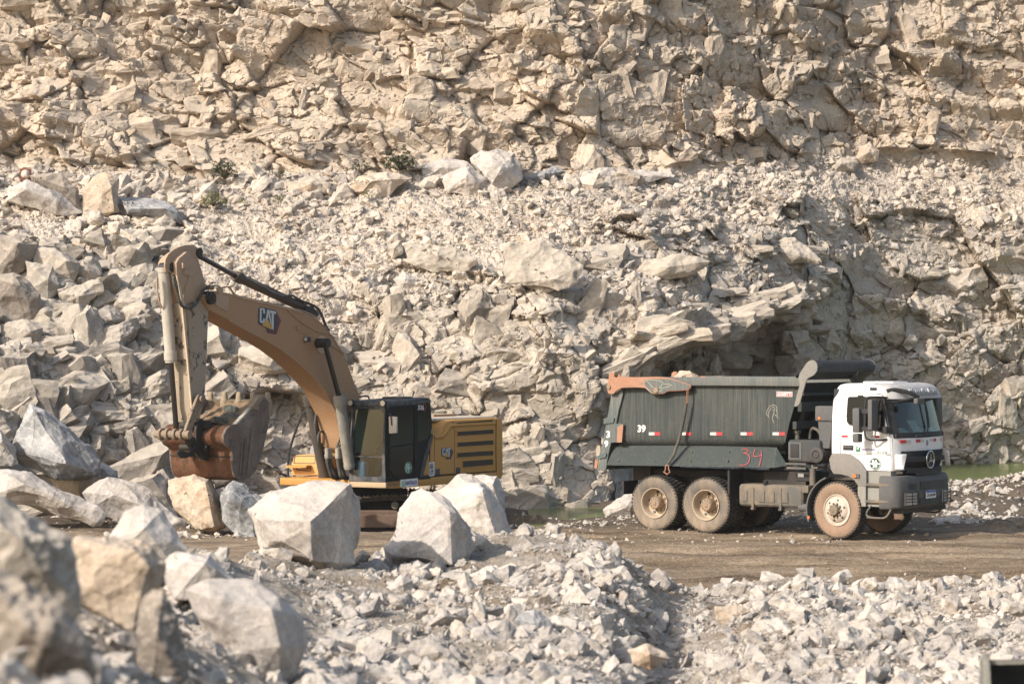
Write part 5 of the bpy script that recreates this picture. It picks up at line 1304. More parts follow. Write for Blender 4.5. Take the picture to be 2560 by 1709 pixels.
b = MB()
a1 = [(1.09, -1.12, 3.06), (1.22, -1.0, 3.09), (1.45, -.82, 3.03), (1.58, -.66, 2.93)]
b.tube(curve_pts(a1, 5), .045, 8); b.tube([(1.12, -1.14, 2.83), (1.35, -.95, 2.87), (1.58, -.66, 2.93)], .025, 8)
fm = b.build("front_mirror_arm", MP_BLACK, cab)
MB().box(1.56, 1.66, -.86, -.52, 2.80, 2.92).bevel(.035, 2).build("front_mirror", MP_PLASTIC, fm)
rbox(.15, .85, -.35, .35, 3.205, 3.25, .02, MP_WHITE, "roof_hatch", cab)
# nose: bonnet seam, strips, grille, star, badge
b = MB(); gr = [(1.40, 1.05, 1.39, 1.03), (1.44, 1.24, 1.47, 1.10), (1.62, 1.26, 1.475, 1.16), (1.835, 1.262, 1.472, 1.19)]
def nose_ring(z, xs, xc, w): return [cab_ring(z, 0, xs, xc, w)[i] for i in range(4, 11)]
b.loft([[(x + .012, y, z) for x, y, z in nose_ring(z, xs, xc, w)] for z, xs, xc, w in ((1.36, 1.16, 1.40, .98), (1.44, 1.25, 1.452, 1.04), (1.62, 1.262, 1.462, 1.16), (1.835, 1.262, 1.47, 1.215))], caps=False, closed=False)
bmesh.ops.solidify(b.bm, geom=b.bm.faces[:], thickness=0.02)
gri = b.build("grille", MP_BLACK, cab, smooth=60)
for zc, w in ((1.66, .98), (1.43, .86)):
    b = MB(); b.loft([[(x + o, y, z) for x, y, _ in nose_ring(z, 1.262, 1.47, w + .2)] for z, o in ((zc - .055, .02), (zc - .05, .045), (zc + .05, .05), (zc + .055, .02))], caps=False, closed=False)
    bmesh.ops.solidify(b.bm, geom=b.bm.faces[:], thickness=0.02); b.build("grille_bar", MP_PLASTIC, gri, smooth=50)
b = MB(); sx_, sz_ = 1.525, 1.64
ring_ = [(sx_, .175 * math.cos(k * math.pi / 18), sz_ + .175 * math.sin(k * math.pi / 18)) for k in range(37)]
b.tube(ring_, .017, 8)
for a in (90, 210, 330):
    c, s_ = math.cos(R(a)), math.sin(R(a)); n_ = (-s_ * .03, c * .03)
    b.prism([(sx_ + .004, n_[0], sz_ + n_[1]), (sx_ + .004, -n_[0], sz_ - n_[1]), (sx_ + .004, c * .17, sz_ + s_ * .17)], (.012, 0, 0))
b.build("star_emblem", MC_CHROME, gri, smooth=50)
disc_b = MB().yz([(.165 * math.cos(k * math.pi / 16), sz_ + .165 * math.sin(k * math.pi / 16)) for k in range(32)], sx_ - .02, sx_ - .005).build("emblem_backing", MC_K, gri, smooth=0)
for y0, mats in ((-1.0, (MC_R, MC_STRIPW)), (-.47, (MC_R, MC_STRIPW)), (.14, (MC_STRIPW, MC_R)), (.80, (MC_STRIPW, MC_R))):
    h0 = None
    for k, mt in enumerate(mats):
        ya, yb = y0 + k * .16, y0 + (k + 1) * .16
        xa_ = 1.462 - .205 * .45 * (ya / .98) ** 2 * (1 if abs(ya) < .9 else 1.25); xb_ = 1.462 - .205 * .45 * (yb / .98) ** 2 * (1 if abs(yb) < .9 else 1.25)
        o = MB().prism([(xa_, ya, 2.005), (xb_, yb, 2.005), (xb_, yb, 2.065), (xa_, ya, 2.065)], (-.02, 0, 0)).build("reflector", mt, h0 or cab, smooth=0); h0 = h0 or o
MB().yz([(.05 * .75 * math.cos(k * math.pi / 10), 1.985 + .06 * math.sin(k * math.pi / 10)) for k in range(20)], 1.45, 1.465).build("round_badge", MC_GREY, cab, smooth=0)
lettering("Axor", "lettering", MP_HUB, cab, (1.40, .93, 1.885), (-.22, 1, 0), (0, 0, 1), .22, .055, thick=.006, shear=.2)
for sg in (1, -1):      # white wing deflectors beside the grille
    b = MB(); b.loft([[(1.30, sg * 1.19, z), (1.43, sg * 1.12, z), (1.47, sg * (1.12 - q), z), (1.36, sg * (1.12 - q), z)] for z, q in ((1.47, .02), (1.55, .06), (1.70, .13), (1.78, .16))]); b.bevel(.015, 1)
    b.build("nose_wing", MP_WHITE, cab)
# bumper with lamps and number plate
def bump_ring(z, w, f, dep=.35): return [(.98, -w, z), (1.20 + f, -w, z), (1.30 + f, -w + .05, z), (1.36 + f, -w + .16, z), (1.42 + f, -w * .55, z), (1.45 + f, 0, z), (1.42 + f, w * .55, z), (1.36 + f, w - .16, z), (1.30 + f, w - .05, z), (1.20 + f, w, z), (.98, w, z)]
b = MB(); b.loft([bump_ring(z, w, f) for z, w, f in ((.66, 1.22, .0), (.70, 1.245, .04), (.98, 1.25, .06), (1.22, 1.25, .05), (1.31, 1.235, .02), (1.335, 1.2, -.02))])
bp = b.build("bumper", MP_PLASTIC, truck, smooth=40)
b = MB()
def on_bump(y, o): return float(np.interp(abs(y), [0, .69, 1.09, 1.2, 1.25], [1.512, 1.482, 1.42, 1.36, 1.26])) + o
def bump_patch(mb, y0, y1, z0, z1, o, t):
    n = 6
    mb.loft([[(on_bump(y0 + (y1 - y0) * k / n, oo), y0 + (y1 - y0) * k / n, z) for k in range(n + 1)] for z, oo in ((z0, o - t), (z0, o), (z1, o), (z1, o - t))], caps=False, closed=False)
bump_patch(b, -.40, .95, 1.03, 1.20, .008, .02); bump_patch(b, -.42, .95, .72, .86, .008, .02); bump_patch(b, -.85, -.55, 1.06, 1.17, .008, .02); bump_patch(b, -.55, .62, 1.335, 1.40, -.02, .05)
b.build("bumper_opening", MC_K, bp, smooth=0)
for sg in (1, -1):
    b = MB(); ya, yb = (-1.02, -.56) if sg == 1 else (.62, 1.08)
    bump_patch(b, ya, yb, .73, .99, .010, .03)
    hl = b.build("headlight", MG_LAMP, bp, smooth=50)
    b = MB()
    for z in (.73, .80, .86, .92, .99): b.tube([(on_bump(ya + (yb - ya) * k / 5, .045), ya + (yb - ya) * k / 5, z) for k in range(6)], .009, 5)
    for k in (0, 2.5, 5): b.tube([(on_bump(ya + (yb - ya) * k / 5, .045), ya + (yb - ya) * k / 5, z) for z in (.72, .86, 1.0)], .009, 5)
    b.build("lamp_guard", MP_BLACK, hl)
npl = MB().yz([(-.21, .845), (.25, .845), (.25, 1.005), (-.21, 1.005)], 1.525, 1.533).build("number_plate", MC_W, bp, smooth=0)
MB().yz([(-.205, .962), (.245, .962), (.245, 1.0), (-.205, 1.0)], 1.5332, 1.536).build("plate_band", MC_BLUE, npl, smooth=0)
lettering("QQA6J48", "lettering", MC_K, npl, (1.534, .02, .903), (0, 1, 0), (0, 0, 1), .40, .085, bold=.02)
MB().box(1.0, 1.40, -1.0, 1.0, .56, .66).build("tow_beam", MP_CHASSIS, bp)
# wheel-arch plastic, steps
ar = [(482,250),(515,182),(540,172),(700,174),(790,205),(860,255),(920,320),(972,402),(972,602),(868,606),(840,560),(800,510),(740,472),(640,446),(540,441),(505,380)]
for sg in (1, -1):
    MB().xz([S6(x, y, -1.26) for x, y in ar], -1.262 * sg, -1.16 * sg).bevel(.02, 2).build("wheel_arch", paint("arch_plastic", (0.19, 0.175, 0.16), (0.27, 0.235, 0.19), amt=0.4, rough=0.7), cab)
    x, z = S6(840, 466, -1.27); tl = rbox(x - .07, x + .08, -1.285 * sg, -1.255 * sg, z - .045, z + .045, .01, MP_PLASTIC, "turn_signal", cab, 1)
    MB().box(x - .065, x + .0, -1.296 * sg, -1.286 * sg, z - .035, z + .035).build("lens", MC_ORNG, tl)
    stp = MB().box(.66, 1.22, -1.19 * sg, -.95 * sg, .70, 1.44).build("step_well", paint("step_grey", (0.23, 0.225, 0.2), (0.28, 0.25, 0.2), amt=0.4, rough=0.7), cab)
    for z in (1.16, .82): rbox(.655, 1.21, -1.255 * sg, -1.10 * sg, z - .045, z + .02, .012, MP_MUD, "step", stp, 1)
    b = MB(); b.tube(curve_pts([(.78, -1.19 * sg, .72), (.70, -1.22 * sg, .60), (.70, -1.22 * sg, .51), (.86, -1.24 * sg, .475), (1.12, -1.24 * sg, .49), (1.24, -1.22 * sg, .66)], 5), .022, 8)
    b.box(.72, 1.12, -1.29 * sg, -1.16 * sg, .465, .49); b.build("lower_step", MP_MUD, stp)
MB().box(.50, .68, -1.255, -1.2, .70, 1.11).build("arch_extension", paint("step_grey_b", (0.23, 0.225, 0.2), amt=0.4, rough=0.7), cab)
# the load
def tk_world(x, y, z):
    return Vector((TK.o[0] + x * TK.c - y * TK.s, TK.o[1] + x * TK.s + y * TK.c, TK.o[2] + z))
sp = [(-3.95, -.7, 3.22, .55, "brown rock showing above the rear half of the truck's tipping body"), (-2.9, -.3, 3.12, .5, "low pale rock barely showing above the middle of the truck's side rail"), (-2.55, -.6, 3.25, .28, "small tan stone poking above the truck's side rail"), (-1.6, -.2, 3.10, .5, "tan rock above the truck's side rail nearest the spill guard")]
for k, (x, y, z, s_, lb) in enumerate(sp):
    co, fc = T_BIG[k + 3]; co = co * s_ * 1.15; base = np.array([0, 0, co[:, 2].min()])
    me = mesh_np("rock", co - base, fc, MR_WARM if k % 2 == 0 else MR_BOUL, False, {"tint": np.full(len(co), .5)})
    tag(link("rock", me, None, tk_world(x, y, z - .15)), lb, "rock")
co = []; n = 26
gx, gy = np.meshgrid(np.linspace(-5.25, -1.15, n * 2), np.linspace(-1.08, 1.08, n))
gz = 3.02 - .10 * (np.abs(gy) ** 2) + .09 * fbm(gx * 2.2, gy * 2.2, gx * 0, 4)
wv = np.array([tk_world(a, c, d)[:] for a, c, d in zip(gx.ravel(), gy.ravel(), gz.ravel())])
tag(link("rubble_load", mesh_np("rubble_load", wv, grid_faces(n, n * 2), MR_RUB, False, {"tint": np.full(len(wv), .4)})), "rubble filling the truck's tipping body up to just under its rails", "rubble")
# ------------------------------------------------------------------ the excavator
EX = Frame(-3.3, 61.27, 0.0, R(240))
exc = EX.empty("excavator", "yellow tracked excavator with a black cab and a raised arm holding a loaded rusty bucket", "excavator")
def E(zf, pts, y): return [EX.side(zf(a, b), y) for a, b in pts]
def E3(zf, pts, y): return [(q[0], y, q[1]) for q in E(zf, pts, y)]
def EF(zf, pts, x): return [EX.front(zf(a, b), x) for a, b in pts]

# undercarriage: two crawler tracks running across the picture
GZ = -0.40
un = bpy.data.objects.new("undercarriage", None); COL.objects.link(un); un.parent = exc; un.rotation_euler = (0, 0, R(-240 + 2)); un.location = (0, 0, GZ)
b = MB(); b.box(-1.0, 1.0, -1.05, 1.05, .40, .80); b.cyl((0, 0, .78), (0, 0, 1.14), .72, n=32); b.build("centre_frame", MP_CHASSIS, un)
for sg in (1, -1):
    yc = sg * 1.32; L, r = 1.95, .40
    path = []
    for k in range(12): path.append((-L + 2 * L * k / 12, .92 + .03 * math.sin(k * math.pi / 3)))
    for k in range(9): a = R(90 - 180 * k / 8); path.append((L + math.cos(a) * r, .50 + math.sin(a) * .42))
    for k in range(12): path.append((L - 2 * L * k / 12, .08))
    for k in range(9): a = R(270 - 180 * k / 8); path.append((-L + math.cos(a) * r, .50 + math.sin(a) * .42))
    cum = [0]
    for p, q in zip(path, path[1:] + path[:1]): cum.append(cum[-1] + math.hypot(q[0] - p[0], q[1] - p[1]))
    b = MB(); n = 50
    for k in range(n):
        s_ = cum[-1] * k / n; i = max(j for j in range(len(path)) if cum[j] <= s_ + 1e-9); t = (s_ - cum[i]) / max(1e-6, cum[i + 1] - cum[i])
        p, q = path[i], path[(i + 1) % len(path)]; c = (p[0] + (q[0] - p[0]) * t, p[1] + (q[1] - p[1]) * t)
        d = Vector((q[0] - p[0], 0, q[1] - p[1])).normalized(); o = Vector((-d.z, 0, d.x)); C0 = Vector((c[0], 0, c[1]))
        w = .092
        for off, hw, th in ((.0, w, .03), (-.062, .022, .05), (.03, .018, .055)):
            A = C0 + d * off
            b.prism([A - d * hw + o * .0 + Vector((0, yc - .3, 0)), A + d * hw + Vector((0, yc - .3, 0)), A + d * hw + o * th + Vector((0, yc - .3, 0)), A - d * hw + o * th + Vector((0, yc - .3, 0))], (0, .6, 0))
        for yy in (yc - .08, yc + .04): b.prism([C0 - d * .1 + Vector((0, yy, 0)), C0 + d * .1 + Vector((0, yy, 0)), C0 + d * .1 - o * .1 + Vector((0, yy, 0)), C0 - d * .1 - o * .1 + Vector((0, yy, 0))], (0, .04, 0))
    trk = b.build("track", MP_TRACK, un, smooth=0)
    b = MB(); b.box(-1.85, 1.85, yc - .2, yc + .2, .25, .62); b.prism([(-1.75, yc - .27, .22), (1.75, yc - .27, .22), (1.75, yc - .27, .52), (-1.75, yc - .27, .52)], (0, .05, 0)); b.prism([(-1.75, yc + .22, .22), (1.75, yc + .22, .22), (1.75, yc + .22, .52), (-1.75, yc + .22, .52)], (0, .05, 0))
    b.bevel(.02, 1).build("track_frame", MP_TFRAME, un)
    b = MB()
    for x in (-L, L): b.cyl((x, yc - .12, .5), (x, yc + .12, .5), .36, n=28); b.cyl((x, yc - .2, .5), (x, yc + .2, .5), .13, n=16)
    b.build("sprocket", MP_CHASSIS, un)
    for x in (-.8, .55): MB().cyl((x, yc - .26, .74), (x, yc + .2, .74), .085, n=16).build("carrier_roller", MP_MUD, un)

# turning platform and engine house
dk = E(Z3, [(1116,1026),(1122,1024),(1460,995),(2196,932),(2214,1000),(2000,1030),(1180,1100),(1120,1094)], 1.5)
MB().xz(dk, 1.5, -1.45).bevel(.04, 2).build("deck", MP_YEL, exc)
xf = 1.74
b = MB(); b.prism([(xf - .6, .52, .77), (xf, .52, .77), (xf, 1.5, .77), (xf - .6, 1.5, .77)], (0, 0, .16)); b.bevel(.03, 2); b.build("cab_sill", paint("dusty_sill", (0.5, 0.36, 0.22), amt=.5), exc)
hs = E(Z3, [(1472,978),(1500,880),(1545,720),(1588,572),(1640,558),(1668,520),(1705,448),(1782,428),(2195,409),(2196,932)], 1.5)
hous = MB().xz(hs, 1.5, -1.2).bevel(.05, 3).build("engine_house", MP_YEL, exc)
cwp = E(Z3, [(2197,408),(2228,411),(2246,432),(2252,560),(2254,970),(2236,1000),(2205,1006),(2197,990)], 1.5)
MB().xz(cwp, 1.52, -1.35).bevel(.06, 3).build("counterweight", MP_YEL, exc)
tp = E(Z3, [(1560,405),(1800,401),(2170,398),(2190,409),(1782,428),(1600,425)], 1.2)
MB().box(EX.side(Z3(2185, 409), 1.2)[0], EX.side(Z3(1575, 409), 1.2)[0], -.9, 1.25, tp[3][1] - .02, tp[3][1] + .05).bevel(.02, 1).build("walkway", MP_DECK, hous)
MB().tube([(EX.side(Z3(1800, 401), 1.0)[0], 1.0, tp[3][1] + .11), (EX.side(Z3(1575, 404), 1.0)[0], 1.0, tp[3][1] + .11)], .03, 6).build("hood_edge", MP_BOOM, hous)
b = MB(); b.xz(E(Z3, [(1560,425),(1705,445),(1668,520),(1640,558),(1575,560)], .9), .9, -1.1); b.build("tank_top", MP_HEAD, hous)
gm = M("grille_mesh"); gpos = gm.coord("Object"); chk = gm.n("TexChecker"); chk.inputs["Scale"].default_value = 55.0; gm.l(gpos, chk.inputs["Vector"])
MGR = gm.done(gm.mix(chk.outputs["Fac"], (0.02, 0.016, 0.012), (0.07, 0.052, 0.035)), 0.8)
for q in ([(1808,450),(2160,424),(2162,450),(1812,468)], [(1812,540),(2167,517),(2168,565),(1814,587)], [(1815,646),(2167,622),(2168,672),(1816,693)], [(1812,747),(2165,725),(2166,776),(1812,797)], [(1862,828),(2163,808),(2168,868),(1868,896)]):
    g = MB().xz(E(Z3, q, 1.5), 1.492, 1.5065).build("grille", MGR, hous, smooth=0)
    p3 = E3(Z3, q, 1.512); MB().tube(p3 + [p3[0]], .012, 4).build("grille_rim", MP_YEL, g)
b = MB()
for l in ([(1590,580),(1588,985)], [(1765,440),(1786,540),(1786,965)], [(2194,412),(2190,560),(2188,740),(2196,932)], [(1472,978),(2196,933)]):
    b.tube(E3(Z3, l, 1.498), .009, 4)
b.build("panel_gap", MC_K, hous)
for x0, y0, x1, y1 in ((1600, 905, 1642, 962), (1800, 890, 1840, 947)):
    MB().xz(E(Z3, [(x0, y0 + 2), (x1, y0), (x1, y1), (x0, y1 + 2)], 1.5), 1.495, 1.512).bevel(.01, 1).build("latch", MC_DNAVY, hous)
# shoulder crease
b = MB(); b.loft([E3(Z3, [(1600,585),(1665,570),(1700,520),(1740,462),(1790,458),(2190,436)], 1.5), E3(Z3, [(1600,600),(1675,590),(1715,540),(1752,490),(1795,484),(2190,462)], 1.535), E3(Z3, [(1600,625),(1685,615),(1728,560),(1762,508),(1797,502),(2190,482)], 1.5)], caps=False, closed=False)
b.build("shoulder", MP_YEL, hous, smooth=0)

def ex_text(s, zf, x0, y0, x1, y1, y, mat, parent, name="lettering", **kw):
    (xa, za), (xb, zb) = EX.side(zf(x0, y0), y), EX.side(zf(x1, y1), y)
    zr = EX.side(zf(x1, y0), y)[1]
    return lettering(s, name, mat, parent, ((xa + xb) / 2, y, (za + zb) / 2), (-1, 0, 0), (0, 0, 1), abs(xa - xb), abs(za - zb) * .97, **kw)
def cat_logo(zf, M_, y, parent, tx):
    """dark plate with a maroon edge, silver letters and a yellow triangle; M_ maps logo units (0..100) to zoom pixels"""
    def P(pts): return E(zf, [M_(*p) for p in pts], y)
    lg = MB().xz(P([(8,0),(78,0),(100,42),(80,108),(40,108),(36,90),(4,78),(0,70),(0,10)]), y, y + .005).build("logo_plate", MC_DNAVY, parent, smooth=0)
    MB().xz(P([(80,4),(97,42),(78,104),(44,104),(42,97),(72,97),(87,44),(74,4)]), y + .005, y + .007).build("logo_edge", MC_MAR, lg, smooth=0)
    MB().xz(P([(16,80),(40,46),(62,86),(58,90)]), y + .008, y + .010).build("logo_triangle", MC_LOGOY, lg, smooth=0)
    for ch, x0, x1 in (("C", 5, 29), ("A", 26, 58), ("T", 50, 76)):
        q = {"C": [(9,4),(24,4),(28,9),(28,26),(20,26),(20,12),(13,12),(13,60),(20,60),(20,48),(28,48),(27,62),(22,70),(8,70),(5,65),(5,9)],
             "A": [(38,6),(48,6),(58,74),(51,62),(49,48),(45,40),(44,20),(41,40),(34,56),(29,64)],
             "T": [(50,6),(77,6),(76,18),(67,18),(66,94),(58,80),(57,18),(51,18)]}[ch]
        MB().xz(P(q), y + .011, y + .014).build("lettering", MC_SILV, lg, smooth=0)
    return lg
cat_logo(Z3, lambda a, b_: (1658 + a * 1.16, 700 + b_ * 1.05 - a * .06), 1.503, hous, None)
sg_ = MB().xz(E(Z3, [(1534,842),(1587,838),(1586,974),(1535,977)], 1.5), 1.505, 1.510).build("load_sign", MC_W, hous, smooth=0)
for s, y0, y1 in (("CARGA", 853, 866), ("MAXIMA", 872, 885), ("PERMITIDA", 890, 903), ("5.300", 912, 940), ("QUILOS", 948, 961)):
    ex_text(s, Z3, 1542, y0, 1580, y1, 1.511, MC_K, sg_, bold=.02)
sp_ = MB().xz(E(Z3, [(1253,1012),(1425,996),(1424,1072),(1254,1086)], 1.5), 1.502, 1.508).build("company_sign", MC_W, exc, smooth=0)
ex_text("SANTIAGO", Z3, 1306, 1026, 1418, 1056, 1.509, MC_NAVY, sp_, bold=.03)
b = MB()
for k, (x, y, w) in enumerate(((1268,1030,16),(1288,1022,14),(1270,1050,16),(1288,1044,14),(1276,1066,24))): b.xz(E(Z3, [(x,y),(x+w,y-1),(x+w,y+12),(x,y+13)], 1.509), 1.509, 1.512)
b.build("logo", MC_LGREEN, sp_, smooth=0)

# cab: frame, roof, panes, seat
xr = EX.side(Z3(1550, 400), 1.5)[0]; xfz = 1.75
y0c, y1c = .50, 1.50; zb = .92; zt = 2.70
cabx = bpy.data.objects.new("cab", None); COL.objects.link(cabx); cabx.parent = exc
b = MB()
def post(p, q, w=.05, d=.05):
    p, q = Vector(p), Vector(q); b.prism([p + Vector((-w, -d, 0)), p + Vector((w, -d, 0)), p + Vector((w, d, 0)), p + Vector((-w, d, 0))], q - p)
for y in (y0c + .05, y1c - .05): post((xfz - .04, y, zb), (xfz - .12, y, zt - .06), .045, .05)
b.box(xfz - .13, xfz + .005, y0c, y1c, zb - .02, zb + .10); b.box(xfz - .17, xfz - .06, y0c, y1c, zt - .14, zt - .02); b.box(xfz - .06, xfz - .02, y0c + .08, y1c - .08, 1.46, 1.485)
for yy, zz in ((y0c + .10, zt - .2), (y1c - .10, zt - .2), (y0c + .10, zb + .15), (y1c - .10, zb + .15)):
    sy = 1 if yy < 1 else -1; sz = -1 if zz > 2 else 1; xx = xfz - (.10 if zz > 2 else .05)
    b.prism([(xx, yy - sy * .02, zz - sz * .1), (xx, yy + sy * .12, zz - sz * .1), (xx, yy - sy * .02, zz + sz * .06)], (.04, 0, 0))
b.bevel(.012, 1).build("front_frame", MP_CABG, cabx)
dpts = E(Z3, [(1112,1028),(1470,985),(1478,930),(1502,780),(1556,560),(1570,490),(1560,360),(1548,225),(1530,214),(1150,262),(1112,285)], 1.5)
b = MB()
inner = E(Z3, [(1165,985),(1375,965),(1378,660),(1380,320),(1360,305),(1200,318),(1165,370)], 1.5)
b.xz(dpts, 1.47, 1.50).bevel(.01, 1)
sdo = b.build("side_wall", MP_CABB, cabx)
wn_ = E(Z3, [(1150,690),(1376,655),(1380,320),(1365,305),(1215,318),(1172,370)], 1.5)
MB().xz(wn_, 1.502, 1.507).build("door_window", MG_DARK, sdo, smooth=0)
w2_ = E(Z3, [(1420,650),(1535,600),(1552,480),(1540,262),(1420,275)], 1.5)
MB().xz(w2_, 1.502, 1.507).build("rear_side_window", MG_DARK, sdo, smooth=0)
w3_ = E(Z3, [(1150,700),(1376,668),(1376,950),(1152,985)], 1.5); MB().xz(w3_, 1.502, 1.506).build("lower_door_window", MG_DARK, sdo, smooth=0)
b = MB(); b.tube(E3(Z3, [(1148,693),(1376,658)], 1.509), .010, 5); p3 = E3(Z3, [(1130,1000),(1395,972),(1398,300),(1370,285),(1190,298),(1135,340),(1130,1000)], 1.506); b.tube(p3, .012, 4)
b.xz(E(Z3, [(1388,790),(1415,788),(1414,865),(1390,868)], 1.5), 1.5, 1.525); b.tube(E3(Z3, [(1135,990),(1135,918),(1165,915),(1190,985)], 1.515), .010, 5)
b.build("door_edge", MP_CABB, sdo)
# louvred rear corner strip
b = MB(); b.xz(E(Z3, [(1440,985),(1470,985),(1500,850),(1568,580),(1552,560),(1500,740),(1465,860)], 1.5), 1.5, 1.53)
b.build("corner_louvre", MP_CABG, sdo)
b = MB(); b.box(xr + .0, xr + .05, y0c, y1c, zb, zt - .1); b.box(xr, xfz - .02, y0c, y1c, zb - .02, zb + .05); b.box(xr, xfz - .14, y0c, y0c + .04, zb, 1.5); b.box(xr, xr + .5, y0c, y0c + .04, 1.5, zt - .1)
b.build("cab_body", MP_CABB, cabx)
rf = MB(); rr_ = []
for z, g in ((zt - .08, 0.0), (zt - .02, .02), (zt + .04, .0), (zt + .075, -.10)):
    rr_.append([(xfz - .05 + g, y0c - g * .5, z - .02), (xfz - .05 + g, y1c + g * .5, z - .02), (xr - g, y1c + g * .5, z + .03), (xr - g, y0c - g * .5, z + .03)])
rf.loft(rr_); rf.bevel(.02, 2); roof = rf.build("roof", MP_CABG, cabx)
rbx = MB().box(.2, .75, .75, 1.25, zt + .08, zt + .13).bevel(.02, 1).build("roof_hatch", MP_CABG, roof)
fr1 = EF(Z3, [(800,300),(1095,300),(1060,990),(770,985)], xfz)
wsb = MB(); wsb.poly([(xfz - .075, y1c - .09, 2.56), (xfz - .075, y0c + .09, 2.56), (xfz - .035, y0c + .09, 1.49), (xfz - .035, y1c - .09, 1.49)]); wsb.build("windscreen", MG_CAB, cabx, smooth=0)
wsb = MB(); wsb.poly([(xfz - .035, y1c - .09, 1.46), (xfz - .035, y0c + .09, 1.46), (xfz - .02, y0c + .09, 1.0), (xfz - .02, y1c - .09, 1.0)]); wsb.build("lower_pane", MG_CAB, cabx, smooth=0)
spb = MB(); spb.poly([(xr + .5, y0c + .02, 1.5), (xfz - .15, y0c + .02, 1.5), (xfz - .15, y0c + .02, zt - .14), (xr + .5, y0c + .02, zt - .14)]); spb.build('side_pane', MG_DAYLIT, cabx, smooth=0)  # pale pane added for the bright view behind the windscreen
b = MB(); b.box(.25, .75, .80, 1.25, zb + .05, 1.45); b.prism([(.22, .80, 1.40), (.38, .80, 1.42), (.22, .80, 2.15), (.10, .80, 2.15)], (0, .45, 0)); b.box(.35, .95, .70, .78, 1.5, 1.65); b.box(.35, .95, 1.27, 1.35, 1.5, 1.65); b.bevel(.03, 2)
b.build("seat", MP_BLACK, cabx)
b = MB(); b.cyl((.8, .74, 1.6), (.85, .74, 1.78), .02); b.cyl((.8, 1.31, 1.6), (.85, 1.31, 1.78), .02); b.box(1.35, 1.6, .55, .63, zb + .05, 1.55); b.box(1.45, 1.6, 1.3, 1.42, 1.3, 1.7)
b.build("controls", MP_BLACK, cabx)
MB().box(xfz - .12, xfz - .07, y0c + .2, y1c - .2, 1.0, 1.02).build("window_ledge", MP_CABG, cabx)
for y, x in ((.56, 1.75), (1.44, 1.75)):
    lm = MB().cyl((x - .05, y, zt + .0), (x + .03, y, zt - .0), .075, n=20).build("work_lamp", MP_BLACK, cabx)
    MB().cyl((x + .03, y, zt), (x + .036, y, zt), .062, n=20).build("lens", paint("lamp_lens", (0.72, 0.60, 0.45), amt=.1), lm)
b = MB(); q = [(1.77, 1.62, 2.40), (1.77, 1.82, 2.40), (1.80, 1.84, 2.02), (1.80, 1.64, 2.0)]
b.prism([(x, y, z) for x, y, z in ((1.72, 1.60, 2.41), (1.72, 1.82, 2.40), (1.74, 1.83, 2.03), (1.74, 1.62, 2.01))], (.06, 0, 0)); b.bevel(.025, 2)
mir = b.build("mirror", paint("mirror_shell", (0.45, 0.40, 0.34), amt=.3), cabx)
MB().tube(curve_pts([(1.70, 1.5, 2.45), (1.72, 1.62, 2.46), (1.80, 1.68, 2.40), (1.80, 1.7, 2.2)], 4), .014, 6).build("mirror_arm", MP_BLACK, mir)
b = MB(); b.tube(curve_pts([(1.74, .50, 2.35), (1.78, .42, 2.0), (1.77, .44, 1.7), (1.76, .38, 1.55)], 4), .016, 6); b.tube([(1.765, .55, 2.5), (1.77, .53, 1.9)], .022, 6)
b.build("grab_rail", MP_BLACK, cabx)
b = MB(); b.tube(curve_pts([(.9, .0, 2.80), (.9, .42, 2.84), (.9, .50, 2.78), (.9, .52, 2.62)], 4), .02, 6); b.build("roof_rail", MP_BLACK, cabx)
bd = E(Z3, [(1330, 895)], 1.5)[0]; rz = abs(E(Z3, [(1330, 838)], 1.5)[0][1] - bd[1]); rx = abs(E(Z3, [(1295, 895)], 1.5)[0][0] - bd[0])
el = MB().xz([(bd[0] + rx * math.cos(k * math.pi / 20), bd[1] + rz * math.sin(k * math.pi / 20)) for k in range(40)], 1.508, 1.513).build("fleet_badge", paint("badge_rim", (0.25, 0.5, 0.38), amt=0.0), sdo, smooth=0)
MB().xz([(bd[0] + .9 * rx * math.cos(k * math.pi / 20), bd[1] + .92 * rz * math.sin(k * math.pi / 20)) for k in range(40)], 1.513, 1.515).build("badge_field", MC_GREEN, el, smooth=0)
MB().box(bd[0] - rx * .88, bd[0] + rx * .88, 1.515, 1.517, bd[1] - .008, bd[1] + .008).build("badge_bar", MC_W, el, smooth=0)
ex_text("ES", Z3, 1314, 858, 1348, 888, 1.516, MC_W, el, bold=.03); ex_text("17", Z3, 1314, 902, 1348, 940, 1.516, MC_W, el, bold=.03)
ex_text("336", Z3, 1427, 282, 1488, 330, 1.512, MC_W, sdo, "number", bold=.02)
b = MB(); b.tube(E3(Z3, [(1475,276),(1500,276),(1509,305),(1500,336),(1475,336)], 1.510), .006, 4); b.build("number_edge", MC_R, sdo)
ex_jug = MB().box(1.45, 1.66, .62, .86, 1.0, 1.36).bevel(.05, 3)
def ex_world(x, y, z): return Vector((EX.o[0] + x * EX.c - y * EX.s, EX.o[1] + x * EX.s + y * EX.c, EX.o[2] + z))
ex_jug.cyl((1.55, .74, 1.34), (1.55, .74, 1.42), .04)
jg = ex_jug.build("water_jug", flat("blue_jug", (0.015, 0.14, 0.30)), None); jg.location = EX.o; jg.rotation_euler = (0, 0, EX.rot)
tag(jg, "blue water jug on the floor of the excavator cab behind the lower pane", "water jug")

